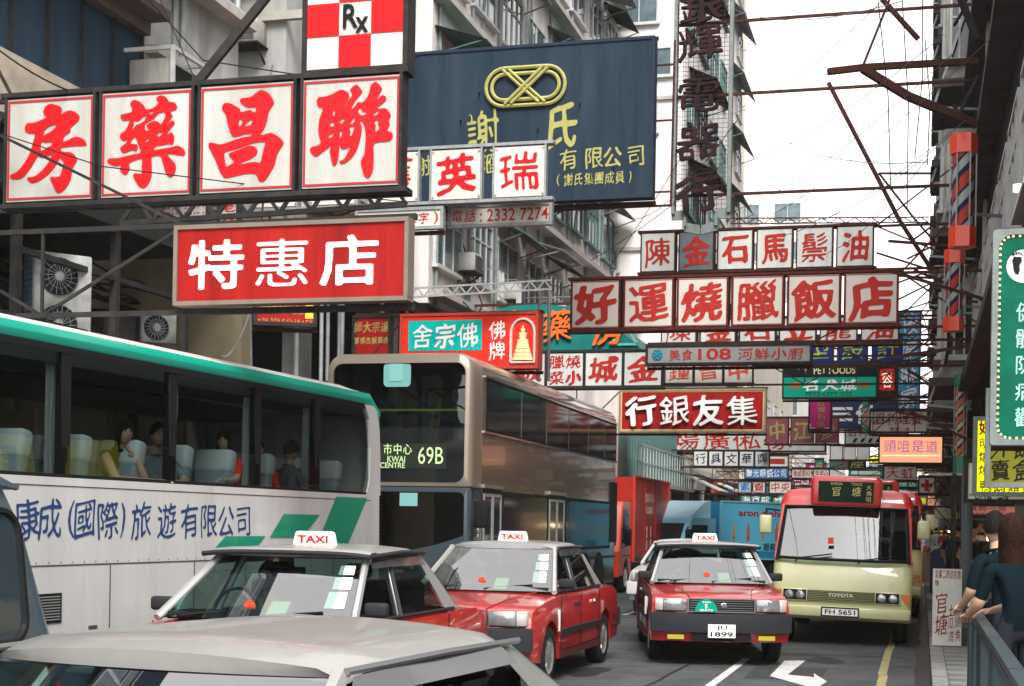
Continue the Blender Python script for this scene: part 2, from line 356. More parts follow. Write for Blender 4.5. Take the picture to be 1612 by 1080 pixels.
# hand-lettered outlines of the four big pharmacy characters (traced in panel units)
_T = {
'房': ((40,92),(845,55),(797,1030),(0,1050),[
 [440,133,485,145,525,160,545,190,535,232,580,210,625,200,675,225,703,262,690,300,655,335,615,370,612,405,575,430,548,460,550,492,610,470,660,447,710,460,745,490,757,520,740,535,640,538,530,550,525,575,560,590,610,592,650,625,668,665,650,705,625,745,615,800,600,860,555,935,495,975,465,955,440,890,420,850,425,820,470,825,510,810,530,750,545,690,530,665,510,650,470,720,400,800,320,855,260,877,225,860,208,835,225,820,270,815,330,775,390,710,440,620,400,625,345,640,310,625,270,695,200,790,150,830,90,838,52,820,55,795,90,780,130,755,190,680,240,590,275,480,290,415,240,410,205,390,200,350,225,310,270,312,350,285,400,262,380,235,375,200,395,160],
 [370,430,375,395,400,365,440,340,485,335,487,350,440,395,400,415],[340,575,350,492,385,500,435,492,445,520,400,545]]),
'昌': ((25,103),(845,50),(808,1010),(0,1040),[
 [555,128,610,150,645,195,663,245,635,290,612,335,600,400,575,470,540,525,585,520,635,508,690,540,730,580,735,610,700,665,675,720,655,800,620,860,580,925,545,943,520,930,505,890,480,870,400,872,320,890,240,907,210,885,180,830,150,745,110,665,92,630,100,592,140,595,190,608,240,598,310,572,400,545,460,535,462,518,400,522,320,545,290,520,270,460,255,400,245,345,215,300,220,260,250,240,300,250,345,278,370,295,372,320,410,318,450,303,480,320,500,325,508,280,460,285,410,270,375,235,372,208,405,198,460,190,510,155],
 [355,440,360,395,375,388,390,410,372,445],[408,448,430,415,470,392,462,435],
 [230,680,275,665,350,645,440,610,500,595,580,590,570,640,550,720,535,775,500,765,430,772,355,787,400,760,450,740,500,705,512,665,490,630,440,620,380,645,300,675,270,690,275,720,310,760,290,780,250,805,238,790,228,720]]),
'聯': ((48,103),(905,48),(868,1010),(20,1050),[
 [380,183,430,198,452,225,448,270,420,310,400,335,430,310,460,260,480,225,463,185,490,155,520,140,545,165,568,200,545,235,500,290,468,355,500,330,530,290,555,298,590,275,625,220,635,170,650,135,685,115,715,140,738,180,715,225,690,280,720,245,745,232,770,250,765,285,720,320,695,345,720,350,760,345,790,370,808,415,790,455,797,490,775,540,810,555,822,595,795,632,740,640,660,655,655,740,652,830,640,910,605,958,570,935,555,880,543,810,575,750,585,660,590,560,575,490,555,455,545,480,558,515,545,600,520,690,475,770,410,825,370,832,360,812,400,790,430,740,452,688,400,705,370,690,360,660,355,740,340,820,320,848,298,840,285,770,275,720,290,680,240,710,190,750,155,768,125,750,102,710,120,685,160,675,200,650,185,590,180,530,190,440,222,350,185,335,168,290,185,250,240,245,310,220],
 [305,408,312,375,326,362,322,408],[283,500,285,478,315,470,315,505],[270,603,275,578,308,572,300,598],[370,480,375,452,412,440,395,470],[458,488,475,450,500,432,490,470],[452,580,460,545,447,520,490,505,482,550,465,588],[525,375,550,345,565,375,605,388,562,410],[655,410,690,375,704,372,698,395,665,412],[665,462,700,455,695,490,710,520,672,558,678,500],[366,548,388,560,380,590,368,600]]),
'藥': ((33,95),(855,52),(805,1030),(-5,1050),[
 [335,155,375,172,415,210,430,242,490,235,530,205,545,185,525,150,550,122,585,118,620,140,640,178,685,182,710,220,695,255,645,270,668,305,640,350,610,400,640,365,665,348,685,375,660,410,625,455,610,495,640,458,670,480,672,540,655,575,625,565,560,580,515,582,490,620,560,608,640,598,700,583,745,605,768,650,750,678,680,665,610,660,640,705,675,750,680,800,660,855,625,873,595,845,575,780,560,715,543,675,470,685,467,760,462,860,430,935,385,970,345,945,318,900,298,850,320,828,375,835,378,770,383,700,320,712,262,740,272,780,250,830,225,843,190,815,182,785,192,755,140,762,90,740,70,712,95,687,160,688,250,668,330,650,375,635,350,560,330,500,300,520,285,555,340,565,345,600,330,628,290,618,225,645,195,620,190,595,225,565,262,530,215,528,190,500,195,465,235,440,265,390,280,345,225,345,200,320,205,290,250,278,300,265,305,235,290,195,305,165],
 [290,445,318,385,315,350,360,352,400,315,428,305,420,340,380,372,340,385],[458,278,495,262,495,278,470,290],[415,395,430,372,500,330,545,282,600,278,595,330,558,386,545,365,500,350,450,375,430,400,455,432,422,438],[405,548,440,515,445,535],[530,500,535,462,575,470]])}
def _cr(L, k=3):
    n = len(L); out = []
    for i in range(n):
        p0, p1, p2, p3 = L[i-1], L[i], L[(i+1) % n], L[(i+2) % n]
        for j in range(k):
            t = j/k; out.append(tuple(.5*(2*p1[a]+(p2[a]-p0[a])*t+(2*p0[a]-5*p1[a]+4*p2[a]-p3[a])*t*t+(3*p1[a]-p0[a]-3*p2[a]+p3[a])*t**3) for a in (0, 1)))
    return out
def traced(ch):
    tl, tr, br, bl, Ls = _T[ch]; out = []
    for L in Ls:
        q = []
        for x, y in zip(L[0::2], L[1::2]):
            u = v = .5
            for _ in range(6):
                xl = tl[0]+(bl[0]-tl[0])*v; xr = tr[0]+(br[0]-tr[0])*v; u = (x-xl)/(xr-xl)
                yt = tl[1]+(tr[1]-tl[1])*u; yb = bl[1]+(br[1]-bl[1])*u; v = (y-yt)/(yb-yt)
            q.append((u, 1-v))
        out.append(_cr(q, 2))
    v, f = _fill(out); return v, f, out
# ================================================================== GROUND
def mat_road():
    m = mat('asphalt', (.085, .092, .095), .78, dirt=.6, scale=2.2, bump=.5, bscale=120, dirtcol=(.045, .05, .053)); t = m.node_tree
    return m
ASPH = mat_road(); CONC = mat('pavement_concrete', (.20, .205, .20), .8, dirt=.35, scale=2.5, bump=.4, bscale=60); KERB = mat('kerb_granite', (.25, .255, .25), .75, dirt=.35, scale=4, bump=.3)
tag(MB().box(-400, 400, -60, 700, -1.2, -.02).build('ground', mat('ground_grey', (.16, .16, .155), .9, dirt=.3)), kind='structure')
rd = tag(MB().grid([[(-10.0+i*1.0137, y, 0) for i in range(11)] for y in (-12, 0, 5, 10, 15, 20, 30, 40, 60, 90, 130, 200, 320)]).build('road', ASPH), kind='structure')
LINE = mat('road_paint_white', (.62, .60, .58), .6, dirt=.35, scale=9, dirtcol=(.33, .33, .32)); YLINE = mat('road_paint_yellow', (.36, .31, .13), .6, dirt=.7, scale=7, dirtcol=(.2, .19, .12))
for lx in (-2.15, -5.4):
    for k in range(14):
        y = 3.9+k*6.0; q = MB().add([(lx-.05, y, .004), (lx+.05, y, .004), (lx+.05, y+3.6, .004), (lx-.05, y+3.6, .004)], [(0, 1, 2, 3)]); q.build('lane_line', LINE, rd)
q = MB(); xs = [-.42, -.41, -.40, -.42, -.43]
for i in range(40):
    y = 2+i*2.0; w = .1; x = -.40+.015*math.sin(i*1.3)
    q.add([(x-w/2, y, .0045), (x+w/2, y, .0045), (x+w/2, y+1.96, .0045), (x-w/2, y+1.96, .0045)], [(0, 1, 2, 3)])
q.build('yellow_line', YLINE, rd)
# turn arrow painted in front of the minibus
def gp(px, py): v = onZ(px, py, .005); return (v.x, v.y, .005)
q = MB(); q.add([gp(*p) for p in ((1235, 1040), (1268, 1040), (1240, 1062), (1282, 1066), (1281, 1060), (1302, 1073), (1270, 1092), (1276, 1082), (1212, 1064))], [(0, 1, 2, 8), (8, 2, 3, 7), (3, 4, 5, 6, 7)])
q.build('turn_arrow', LINE, rd)
# tar joints and patches
q = MB()
for a, b, w in (((-9.8, 13.6), (-.1, 14.9), .02), ((-9.8, 19.5), (-.2, 20.6), .025), ((-2.9, 8), (-2.6, 26), .02), ((-9, 27), (-.2, 27.6), .03)):
    a, b = Vector((*a, .0035)), Vector((*b, .0035)); n = 24; d = (b-a); nn = Vector((-d.y, d.x, 0)).normalized(); L = []
    for i in range(n+1): p = a+d*i/n+nn*random.uniform(-.03, .03); L.append([p-nn*w, p+nn*w])
    q.grid(L)
q.build('tar_joint', mat('tar', (.02, .02, .02), .6), rd)
WET = mat('wet_asphalt', (.028, .03, .032), .35, dirt=.4, scale=3)
q = MB(); rw = []
for i in range(90):
    y = 14+i*.4; w_ = .16+.13*mnoise.noise(Vector((y*.45, 3.1, 0))); rw.append([(.134-max(.02, w_), y, .003), (.134, y, .003)])
q.grid(rw)
q.build('wet_patch', WET, rd)
q = MB(); random.seed(3)
for i in range(26):
    cx, cy = random.choice((-3.9, -7.2, -1.3, -2.8))+random.uniform(-.5, .5), random.uniform(8, 50); n = 16; ph = random.uniform(0, 6); rr = random.uniform(.08, .35)
    q.add([(cx+rr*(1+.3*math.sin(3*a+ph))*math.cos(a), cy+rr*2.2*(1+.25*math.sin(2*a+ph))*math.sin(a), .0025) for a in [k*2*math.pi/n for k in range(n)]], [tuple(range(n))])
q.build('oil_stain', mat('oil_stain', (.03, .031, .032), .5, dirt=.4, scale=5), rd)
for x0, x1, y0, y1 in ((-4.9, -3.4, 21.5, 24.8), (-3.4, -2.4, 25.5, 31), (-1.9, -1.1, 16.9, 18.6)):
    MB().add([(x0, y0, .002), (x1, y0+.1, .002), (x1+.05, y1, .002), (x0-.04, y1-.1, .002)], [(0, 1, 2, 3)]).build('asphalt_patch', mat('asphalt_patch', (.052, .056, .058), .85, dirt=.3, scale=5, bump=.4, bscale=150), rd)
for x, y in ((-1.6, 20.4), (-3.6, 26.0)): MB().lathe([(0, .0045), (.3, .0045), (.31, .001)], 'z', 24, Matrix.Translation((x, y, 0))).build('manhole_cover', mat('cast_iron', (.05, .048, .045), .5, metal=.5, dirt=.4, scale=20), rd)
kb = tag(MB().box(.14, .30, -3, 260, -.05, .13).build('kerb', KERB), kind='structure')
q = MB()
for i in range(60): q.box(.138, .302, 2+i*.92, 2.012+i*.92, .0, .1325)
q.build('kerb_joint', mat('joint_dark', (.06, .06, .06), .9), kb)
pv = tag(MB().box(.301, 6, -3, 260, -.06, .118).build('pavement', mat('pavement_bed', (.10, .10, .10), .9)), kind='structure')
slab = [bevel(MB().box(-.297, .297, -.297, .297, -.02, 0).mesh('paving_slab', CONC), .006, 1) for _ in range(1)][0]
for i in range(5):
    for j in range(52):
        o = put('paving_slab', slab, pv, (.605+i*.605, 6+j*.605, .129+random.uniform(-.002, .003))); o.rotation_euler = (random.uniform(-.004, .004), random.uniform(-.004, .004), 0)
MBx = MB().box(.31, 3.3, 38, 260, .1181, .127).box(3.35, 6, -3, 260, .1181, .1275).box(.31, 3.3, -3, 5.6, .1181, .127); MBx.build('far_paving', CONC, pv)
lk = tag(MB().box(-14, -10.0, -12, 260, -.05, .13).build('pavement', mat('pavement_concrete', ())), kind='structure')
# ================================================================== BUILDINGS
WG = mat('window_glass', (.05, .085, .10), .06, dirt=.5, scale=1.2, dirtcol=(.17, .23, .25), spec=.9); WGD = mat('window_glass_dark', (.012, .018, .02), .08, spec=.8)
WF = mat('window_frame_white', (.55, .56, .55), .5, dirt=.3, scale=6); WFG = mat('window_frame_green', (.10, .19, .18), .5, dirt=.3); CURT = mat('curtain_pale', (.45, .42, .38), .8)
ACM = mat('ac_casing', (.50, .49, .45), .55, dirt=.35, scale=5, streak=True, dirtcol=(.25, .23, .2))
W_CONC = mat('wall_grey_concrete', (.44, .44, .42), .85, dirt=.45, scale=1.4, streak=True, bump=.3, bscale=15, dirtcol=(.17, .17, .16))
W_PALE = mat('wall_pale_render', (.74, .70, .67), .85, dirt=.3, scale=1.1, streak=True, bump=.2, bscale=12, dirtcol=(.38, .36, .35))
W_WHITE = mat('wall_white_render', (.84, .80, .785), .85, dirt=.15, scale=.5, streak=True, dirtcol=(.55, .52, .50))
W_TILE = mat('wall_cream_tile', (.72, .66, .56), .7, dirt=.25, scale=.8, streak=True)
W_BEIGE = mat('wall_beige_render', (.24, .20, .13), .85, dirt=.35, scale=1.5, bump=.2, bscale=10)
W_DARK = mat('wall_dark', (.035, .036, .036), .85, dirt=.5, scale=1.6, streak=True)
W_BLUE = mat('wall_blue_sheet', (.028, .052, .08), .5, dirt=.45, scale=2.2, streak=True, dirtcol=(.02, .035, .055))
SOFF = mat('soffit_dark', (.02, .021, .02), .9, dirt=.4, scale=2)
WIN = {}
def window(par, loc, w, h, face, style=0, fm=WF, gm=WG):
    """face: L wall looks towards +x, R wall towards -x, E end wall towards the camera"""
    k = (w, h, style, fm.name, gm.name)
    if k not in WIN:
        q = MB(); b = .055
        q.ring([(-w/2, 0), (w/2, 0), (w/2, h), (-w/2, h)], [(-w/2+b, b), (w/2-b, b), (w/2-b, h-b), (-w/2+b, h-b)], 'y', -.07, 0)
        nm = {0: 1, 1: 2, 2: 3, 3: 0}[style]
        for i in range(1, nm+1): x = -w/2+w*i/(nm+1); q.box(x-.02, x+.02, -.06, -.002, b, h-b)
        if style in (1, 2): q.box(-w/2+b, w/2-b, -.058, -.003, h*.66, h*.66+.04)
        q.box(-w/2-.06, w/2+.06, -.14, 0, -.07, -.001)
        p = MB(); ang = random.uniform(-.02, .02)
        p.box(-w/2+b, w/2-b, -.03, -.005, b, h-b)
        WIN[k] = (q.mesh('window', fm), p.mesh('pane', gm))
    rz = {'L': math.pi/2, 'R': -math.pi/2, 'E': 0}[face]
    o = put('window', WIN[k][0], par, loc, rz); put('pane', WIN[k][1], o); return o
AC0 = {}
def window_ac(loc, face, label, group, s=1.):
    if 'm' not in AC0:
        b = bevel(MB().box(-.33, .33, -.38, .1, 0, .42).mesh('casing', ACM), .015, 1); g = MB()
        for i in range(9): g.box(-.28, .28, -.392, -.3805, .05+i*.038, .066+i*.038)
        for i in range(3): g.box(-.28+.26*i, -.265+.26*i, -.394, -.3925, .05, .37)
        k = MB().bar((-.3, -.35, -.02), (-.3, .1, -.3), .03).bar((.3, -.35, -.02), (.3, .1, -.3), .03).box(-.36, .36, -.4, .1, -.03, -.002)
        AC0['m'] = (b, g.mesh('grille', mat('ac_grille', (.12, .12, .12), .6)), k.mesh('bracket', DSTEEL))
    rz = {'L': math.pi/2, 'R': -math.pi/2, 'E': 0}[face]
    t = thing('air_conditioner', label, 'air conditioner', loc, rz, group)
    for nm, me in zip(('casing', 'grille', 'bracket'), AC0['m']): put(nm, me, t)
    return t
AW = {}
def awning(par, loc, w, dp, face, m=None, drop=.35, name='awning'):
    m = m or SOFF; k = (w, dp, drop, m.name)
    if k not in AW:
        q = MB(); n = max(6, int(w/.09)); rows = []
        for y, z in ((0, 0), (-dp, -drop), (-dp, -drop-.03), (0, -.03)):
            rows.append([(-w/2+w*i/n, y, z+(.012 if i % 2 else -.012)) for i in range(n+1)])
        q.grid(rows); q.bar((-w/2+.05, -dp+.05, -drop), (-w/2+.05, 0, -drop-.25), .03); q.bar((w/2-.05, -dp+.05, -drop), (w/2-.05, 0, -drop-.25), .03)
        AW[k] = q.mesh(name, m)
    return put(name, AW[k], par, loc, {'L': math.pi/2, 'R': -math.pi/2, 'E': 0}[face])
def block(name, label, x0, x1, y0, y1, z0, z1, m, kind='building'):
    t = thing(name, label, kind, ((x0+x1)/2, y0, z0))
    return t, MB().box(-(x1-x0)/2, (x1-x0)/2, 0, y1-y0, 0, z1-z0).build('wall', m, t)
# ---- left 1: blue sheet-clad corner building
t, wl = block('corner_building', 'near building clad in dark blue metal sheets above a beige ledge', -20, -10.5, 7, 18.45, 6.75, 13.5, W_BLUE)
T = lambda X, Y, Z: (X+15.25, Y-7, Z-6.75)
q = MB().box(*[a+15.25 for a in (-10.49, -10.2)], 0, 11.4, -.45, .28); q.build('ledge', mat('ledge_beige', (.42, .36, .29), .8, dirt=.4, scale=3), t)
q = MB().box(*[a+15.25 for a in (-10.49, -10.0)], 0, 11.4, 1.72, 1.86).box(*[a+15.25 for a in (-10.49, -10.3)], 0, 11.4, 1.55, 1.719); q.build('ledge', mat('ledge_brown', (.13, .10, .09), .8, dirt=.4), t)
sh = MB().box(0, .035, -.375, .375, 0, 1.24).mesh('cladding_sheet', W_BLUE)
for i in range(15):
    o = put('cladding_sheet', sh, t, (4.755, .38+i*.76, .30)); o.rotation_euler = (random.uniform(-.01, .01), random.uniform(0, .012), 0)
    put('cladding_sheet', sh, t, (4.755, .38+i*.76, 2.0))
MBq = MB()
for i in range(16): MBq.box(4.79, 4.84, i*.76-.02, i*.76+.02, .3, 3.4)
MBq.build('batten', DSTEEL, t)
awning(t, (4.78, 10.0, 2.9), 2.4, 1.3, 'L', mat('awning_grey', (.19, .195, .20), .6, dirt=.4), .45)
for k in range(4): window(t, (4.78, 2+k*2.4, 4.0), 1.6, 1.5, 'L', 1)
# ---- left 2: grey concrete
t, wl = block('concrete_building', 'streaked grey concrete building beside the blue clad corner', -20, -10.45, 18.5, 21.4, 6.6, 15, W_CONC)
hx = 4.775
MB().tube([(4.83, 1.0, 0), (4.83, 1.0, 8)], .05, 8).tube([(4.83, .75, 0), (4.83, .75, 8)], .035, 8).build('drain_pipe', mat('pipe_grey', (.25, .27, .27), .5, dirt=.4), t)
for k, (yy, z, w_, h_) in enumerate(((1.45, .55, 2.4, .75), (2.1, 3.0, 1.4, 1.4), (.8, 6.2, 1.5, 1.4), (2.1, 6.2, 1.5, 1.4))): window(t, (hx, yy, z), w_, h_, 'L', 1)
MB().box(hx, hx+.22, 0, 2.9, 1.5, 1.62).box(hx, hx+.3, 0, 2.95, 2.72, 2.86).box(hx, hx+.12, 0, 2.9, -.02, .12).build('ledge', mat('ledge_pale', (.45, .42, .38), .8, dirt=.3), t)
# air conditioner cage sticking out
t = thing('air_conditioner', 'boxed air conditioner in a pale cage between blue sheets and concrete wall', 'air conditioner', (-10.45, 18.5, 7.25))
bevel(MB().box(.02, .62, -.45, .25, .05, .62).build('casing', ACM, t).data, .02, 1)
q = MB()
for z in (0, .7): q.box(0, .75, -.55, -.5, z, z+.05).box(0, .75, .3, .35, z, z+.05).box(.7, .75, -.5, .3, z, z+.05)
for y in (-.55, .3): q.box(.7, .75, y, y+.05, .05, .7)
q.build('bracket', WF, t); MB().box(.622, .63, -.4, .2, .1, .57).build('grille', BLK, t)
# ---- left 3: set-back block with bay windows
t, wl = block('bay_window_building', 'grey block with projecting corner bay windows behind the diagonal steel strut', -20, -10.9, 24.2, 30.9, 6.6, 17.5, W_CONC)
for f in range(3):
    z = .9+f*3.3
    MB().box(4.56, 5.12, .9, 3.4, z-.12, z+1.9).build('bay', mat('bay_panel', (.40, .42, .41), .7, dirt=.3), t)
    window(t, (5.125, 2.15, z+.25), 2.3, 1.35, 'L', 2); window(t, (4.85, .895, z+.25), .5, 1.35, 'E', 3)
    window(t, (3.6, -.005, z+.3), 1.0, 1.3, 'E', 0, WF, WGD); window(t, (4.56, 5.2, z+.2), 1.5, 1.3, 'L', 1)
    MB().box(-4, 5.2, -.12, -.001, z-.35, z-.2).build('ledge', mat('ledge_pale', ()), t)
window_ac((-11.6, 24.15, 10.0), 'E', 'window air conditioner on the grey bay window block', 'window air conditioners on the left facades')
# ---- left 4: long pale block
t, wl = block('pale_apartment_block', 'long pale old apartment block with awnings and window cages above the billboard', -20, -10.5, 31, 51, 6.5, 23.5, W_PALE)
hx = 4.75
for f in range(5):
    z = .9+f*3.25
    MB().box(hx, hx+.35, 0, 20.1, z-.75, z-.6).build('ledge', mat('ledge_pale', ()), t)
    for k in range(8):
        yy = 1.3+k*2.5; window(t, (hx+.002, yy, z+random.choice((0, .1))), 2.0, 1.55, 'L', (1, 2, 0)[(k+f) % 3], (WF, WFG, WF)[(k*3+f) % 3])
        if (k*5+f*3) % 4 != 1: awning(t, (hx, yy, z+2.0), 2.3, (.8, 1.2)[(k+f) % 2], 'L', (mat('awning_grey', ()), SOFF, mat('awning_green', (.07, .13, .12), .6, dirt=.4))[(k+2*f) % 3], .4)
    if f in (1, 3):
        q = MB()
        for i in range(15): q.bar((hx+.55, 3.2+i*.25, z-.1), (hx+.55, 3.2+i*.25, z+1.6), .018)
        for zz in (-.1, .75, 1.6): q.bar((hx+.55, 3.1, z+zz), (hx+.55, 6.8, z+zz), .02); q.bar((hx, 3.1, z+zz), (hx+.55, 3.1, z+zz), .02); q.bar((hx, 6.8, z+zz), (hx+.55, 6.8, z+zz), .02)
        q.build('window_cage', GALV, t)
for i, (yy, z) in enumerate(((33.4, 8.1), (37.2, 8.0), (43.6, 8.1), (35.8, 11.3), (41.2, 11.2), (33.2, 17.7), (36.8, 17.8), (40.9, 20.9), (34.6, 21))): window_ac((-10.45, yy, z-.55), 'L', 'window air conditioner on the pale apartment block, %s' % ('lowest row, nearest end', 'lowest row, below the hanging shirt', 'lowest row, farthest end', 'second row, behind the poles', 'second row, by the white tower', 'behind the billboard, nearest end', 'just above the billboard', 'upper row, farthest end', 'upper row, nearest end')[i], 'air conditioners on the pale apartment block')
q = MB(); random.seed(9)
for i in range(9):
    yy = .4+i*2.5+random.uniform(-.3, .3); q.tube([(hx+.06, yy, 0), (hx+.06, yy, 16.5)], .045, 6)
    if i % 2: q.tube([(hx+.05, yy, random.uniform(2, 12)), (hx+.05, yy+1.6, random.uniform(2, 12))], .03, 5)
q.build('drain_pipe', mat('pipe_grey', (.25, .27, .27), .5, dirt=.4), t)
for i in range(10):
    yy, z = random.uniform(1, 19), .9+3.25*random.randrange(4)-.25; c = random.choice(((.55, .5, .5), (.08, .12, .25), (.4, .1, .1), (.6, .6, .58), (.15, .3, .3)))
    MB().grid([[(hx+.75+.02*math.sin(j*2), yy+.55*j/6, z+.55-.6*k/3) for j in range(7)] for k in range(4)]).build('laundry', mat('laundry_%d' % int(c[0]*100), c, .85), t); MB().bar((hx, yy-.1, z+.56), (hx+.8, yy-.1, z+.56), .02).bar((hx+.75, yy-.2, z+.56), (hx+.75, yy+.8, z+.56), .02).build('laundry_pole', GALV, t)
# laundry hanging at the window
t = thing('hanging_shirt', 'small white and pink shirt drying on a pole outside the pale block', 'laundry', onX(868, 470, -9.6))
q = MB().grid([[(-.32+.64*i/6, .03*math.sin(i*2+j), -.1-.5*j/4) for i in range(7)] for j in range(5)]).add([(-.32, 0, -.1), (-.5, .02, -.3), (-.4, .02, -.36), (-.3, 0, -.25)], [(0, 1, 2, 3)]).add([(.32, 0, -.1), (.5, .02, -.3), (.4, .02, -.36), (.3, 0, -.25)], [(0, 1, 2, 3)]); q.build('cloth', mat('laundry_pink_white', (.6, .5, .52), .8, dirt=.3), t)
MB().tube([(-.3, 0, -.1), (0, 0, .02), (.3, 0, -.1)], .012, 4).tube([(-1.0, 0, .03), (.9, 0, .03)], .015, 4).build('hanger', GALV, t)
# ---- left 5: white tower, its blank side wall faces the camera
t, wl = block('white_tower', 'tall plain white tower whose blank side wall faces down the street', -20, -8.15, 51.2, 63, 6.3, 31, W_WHITE)
def onw(px, py): v = onY(px, py, 51.2); return (v.x+14.075, -.005, v.z-6.3)
window(t, onw(957, 428), .75, .75, 'E', 0); window(t, onw(951, 350), .5, 1.0, 'E', 3); window(t, onw(1006, 38), 1.35, 1.0, 'E', 0); window(t, onw(950, 250), .5, 1.0, 'E', 3); window(t, onw(1005, 210), 1.35, 1.0, 'E', 0); window(t, onw(1042, 120), .7, 1, 'E', 3)
v = onY(957, 428, 51.2); window_ac((v.x, 51.15, v.z-.45), 'E', 'window air conditioner alone on the blank white side wall', None)
q = MB()
for py in (395, 160): a = onw(1000, py); q.box(5.0-8, 5.93, -.1, -.001, a[2], a[2]+.12)
for py in (365, 445): a = onw(952, py); q.box(a[0]-.5, a[0]+.5, -.25, -.001, a[2]-.06, a[2])
q.build('ledge', mat('ledge_pale', ()), t)
for f in range(7):
    for k in range(4): window(t, (5.93, 1.6+k*2.8, 3.2+f*3.2), 1.8, 1.5, 'L', 1, WFG)
    awning(t, (5.93, 3, 5.2+f*3.2), 4, 1.0, 'L', SOFF, .5)
# glazed annex with fins and white rail projecting before the tower
t, wl = block('glazed_annex', 'low glazed annex with green fins and a white rail over the red lorry', -13, -8.25, 41.2, 51.1, 3.0, 7.0, mat('wall_pale_render', ()))
for i in range(5): MB().box(2.376, 2.43, .15+i*2.08, 2.1+i*2.08, .3, 4.0).build('pane', mat('window_glass_teal', (.10, .20, .20), .15, dirt=.4), t)
fin = MB().box(2.376, 2.62, -.03, .03, .1, 4.15).mesh('fin', WFG)
for i in range(27): put('fin', fin, t, (0, .1+i*.4, 0))
q = MB()
for i in range(22): q.bar((2.95, i*.5, .0), (2.95, i*.5, 1.0), .025)
for z in (.5, 1.0): q.bar((2.95, 0, z), (2.95, 10.6, z), .035)
q.build('balcony_rail', WF, t); MB().box(2.376, 3.0, 0, 10.6, -.12, -.001).build('balcony_slab', mat('ledge_pale', ()), t)
# ---- left 6: cream tiled tower
t, wl = block('cream_tile_tower', 'cream tiled tower with stepped dark awnings behind the hanging neon frame', -22, -10.6, 64, 90, 4.5, 40, W_TILE)
q = MB()
for i in range(46): q.box(-5.7, 5.7, -.02, -.001, i*.75, i*.75+.03)
q.build('tile_joint', mat('joint_brown', (.3, .24, .18), .8), t)
for f in range(10):
    z = 1+f*3.3; awning(t, (5.7, 21, z+2.2), 6, .85, 'L', mat('awning_grey', ()), .9)
    for k in range(5): window(t, (5.702, 2.5+k*5, z), 2.4, 1.6, 'L', 1)
    for k in (4.6, 2.2): window(t, (k, -.021, z), 1.3, 1.4, 'E', 0)
t, wl = block('distant_white_block', 'distant white block with paired windows beyond the cream tower', -30, -10.2, 125, 150, 0, 31, W_WHITE)
for f in range(8):
    for k in range(3): window(t, (9-k*3.4, -.01, 27-f*3.2), 2.2, 1.6, 'E', 0)
# further left row and street end
FAR = [(-24, -10.3, 91, 124, 14, W_TILE, 'low cream block beyond the tiled tower'), (-30, -9.8, 151, 200, 26, W_PALE, 'distant pale block on the left side of the street'),
 (-14, -4.0, 255, 290, 19, W_WHITE, 'pale office block closing the far end of the street'), (-3.5, 2.5, 270, 300, 15, W_PALE, 'narrow grey block at the far end of the street'), (-30, -12, 201, 250, 34, W_WHITE, 'tall distant tower left of the street end')]
for i, (x0, x1, y0, y1, z1, m, lb) in enumerate(FAR):
    t, wl = block('far_building', lb, x0, x1, y0, y1, 0, z1, m); wdt = x1-x0
    for f in range(int(z1/3.3)-1):
        for k in range(min(5, int(wdt/2.4))): window(t, (wdt/2-1.4-k*2.4, -.01, 2.2+f*3.3), 1.6, 1.6, 'E', 0)
        if x1 < -9:
            for k in range(int((y1-y0)/5)): window(t, (wdt/2+.005, 2.5+k*5, 2.2+f*3.3), 2.4, 1.7, 'L', 1)
# ---- arcades under the left row
t = thing('arcade_wall', 'dim beige arcade wall under the left buildings with stained plaster', 'wall', (-13.1, 4, .13))
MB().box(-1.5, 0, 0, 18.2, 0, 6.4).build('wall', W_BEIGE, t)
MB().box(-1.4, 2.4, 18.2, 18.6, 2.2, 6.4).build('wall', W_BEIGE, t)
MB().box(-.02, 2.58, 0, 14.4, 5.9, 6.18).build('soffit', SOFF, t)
for i, y in enumerate((1.5, 6.5, 11.2)): MB().box(2.0, 2.35, y, y+.35, 0, 5.9).build('column', mat('column_brown', (.12, .09, .065), .8, dirt=.4), t)
t = thing('shop_arcade', 'dark open shop arcade below the pale apartment block with pipes', 'arcade', (-13.1, 22.7, .13))
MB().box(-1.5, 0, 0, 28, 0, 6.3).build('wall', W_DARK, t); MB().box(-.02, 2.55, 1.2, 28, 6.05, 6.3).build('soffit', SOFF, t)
for i in range(6): MB().box(2.0, 2.4, 2+i*4.6, 2.4+i*4.6, 0, 6.05).build('column', mat('column_grey', (.15, .15, .14), .8, dirt=.4), t)
q = MB()
for i in range(12): q.tube([(2.5+.08*(i % 3), 1.5+i*1.9, 0), (2.5+.08*(i % 3), 1.5+i*1.9, 6.3+(i % 4))], .045, 6)
q.build('drain_pipe', mat('pipe_grey', (.25, .27, .27), .5, dirt=.4), t)
for i in range(9):
    m = (REDL, OLIVE, WHITE, TEAL)[i % 4]; MB().box(.01, .1, 1+i*3, 3.4+i*3, 2.4, 3.3).build('shop_fascia', m, t); MB().box(.01, .05, 1.2+i*3, 3.2+i*3, .1, 2.3).build('shop_glass', WGD, t)
t = thing('shop_parade', 'row of low shop fronts with awnings beyond the red lorry', 'shops', (-12.5, 63, .13))
MB().box(-1.5, 0, 0, 60, 0, 4.2).build('wall', mat('wall_mid_grey', (.15, .155, .15), .85, dirt=.5, scale=1.2, streak=True), t); MB().box(0, 2.4, 0, 60, 4.0, 4.25).build('canopy', W_PALE, t)
for i in range(10): MB().box(2.2, 2.35, .5+i*6, 3.5+i*6, 3.3, 4.1).build('shop_fascia', (TEAL, WHITE, REDL, BLUE, GREENP)[i % 5], t)
for i in range(12): MB().box(2.0, 2.2, i*5, .2+i*5, 0, 4.0).build('column', WF, t)
q = MB()
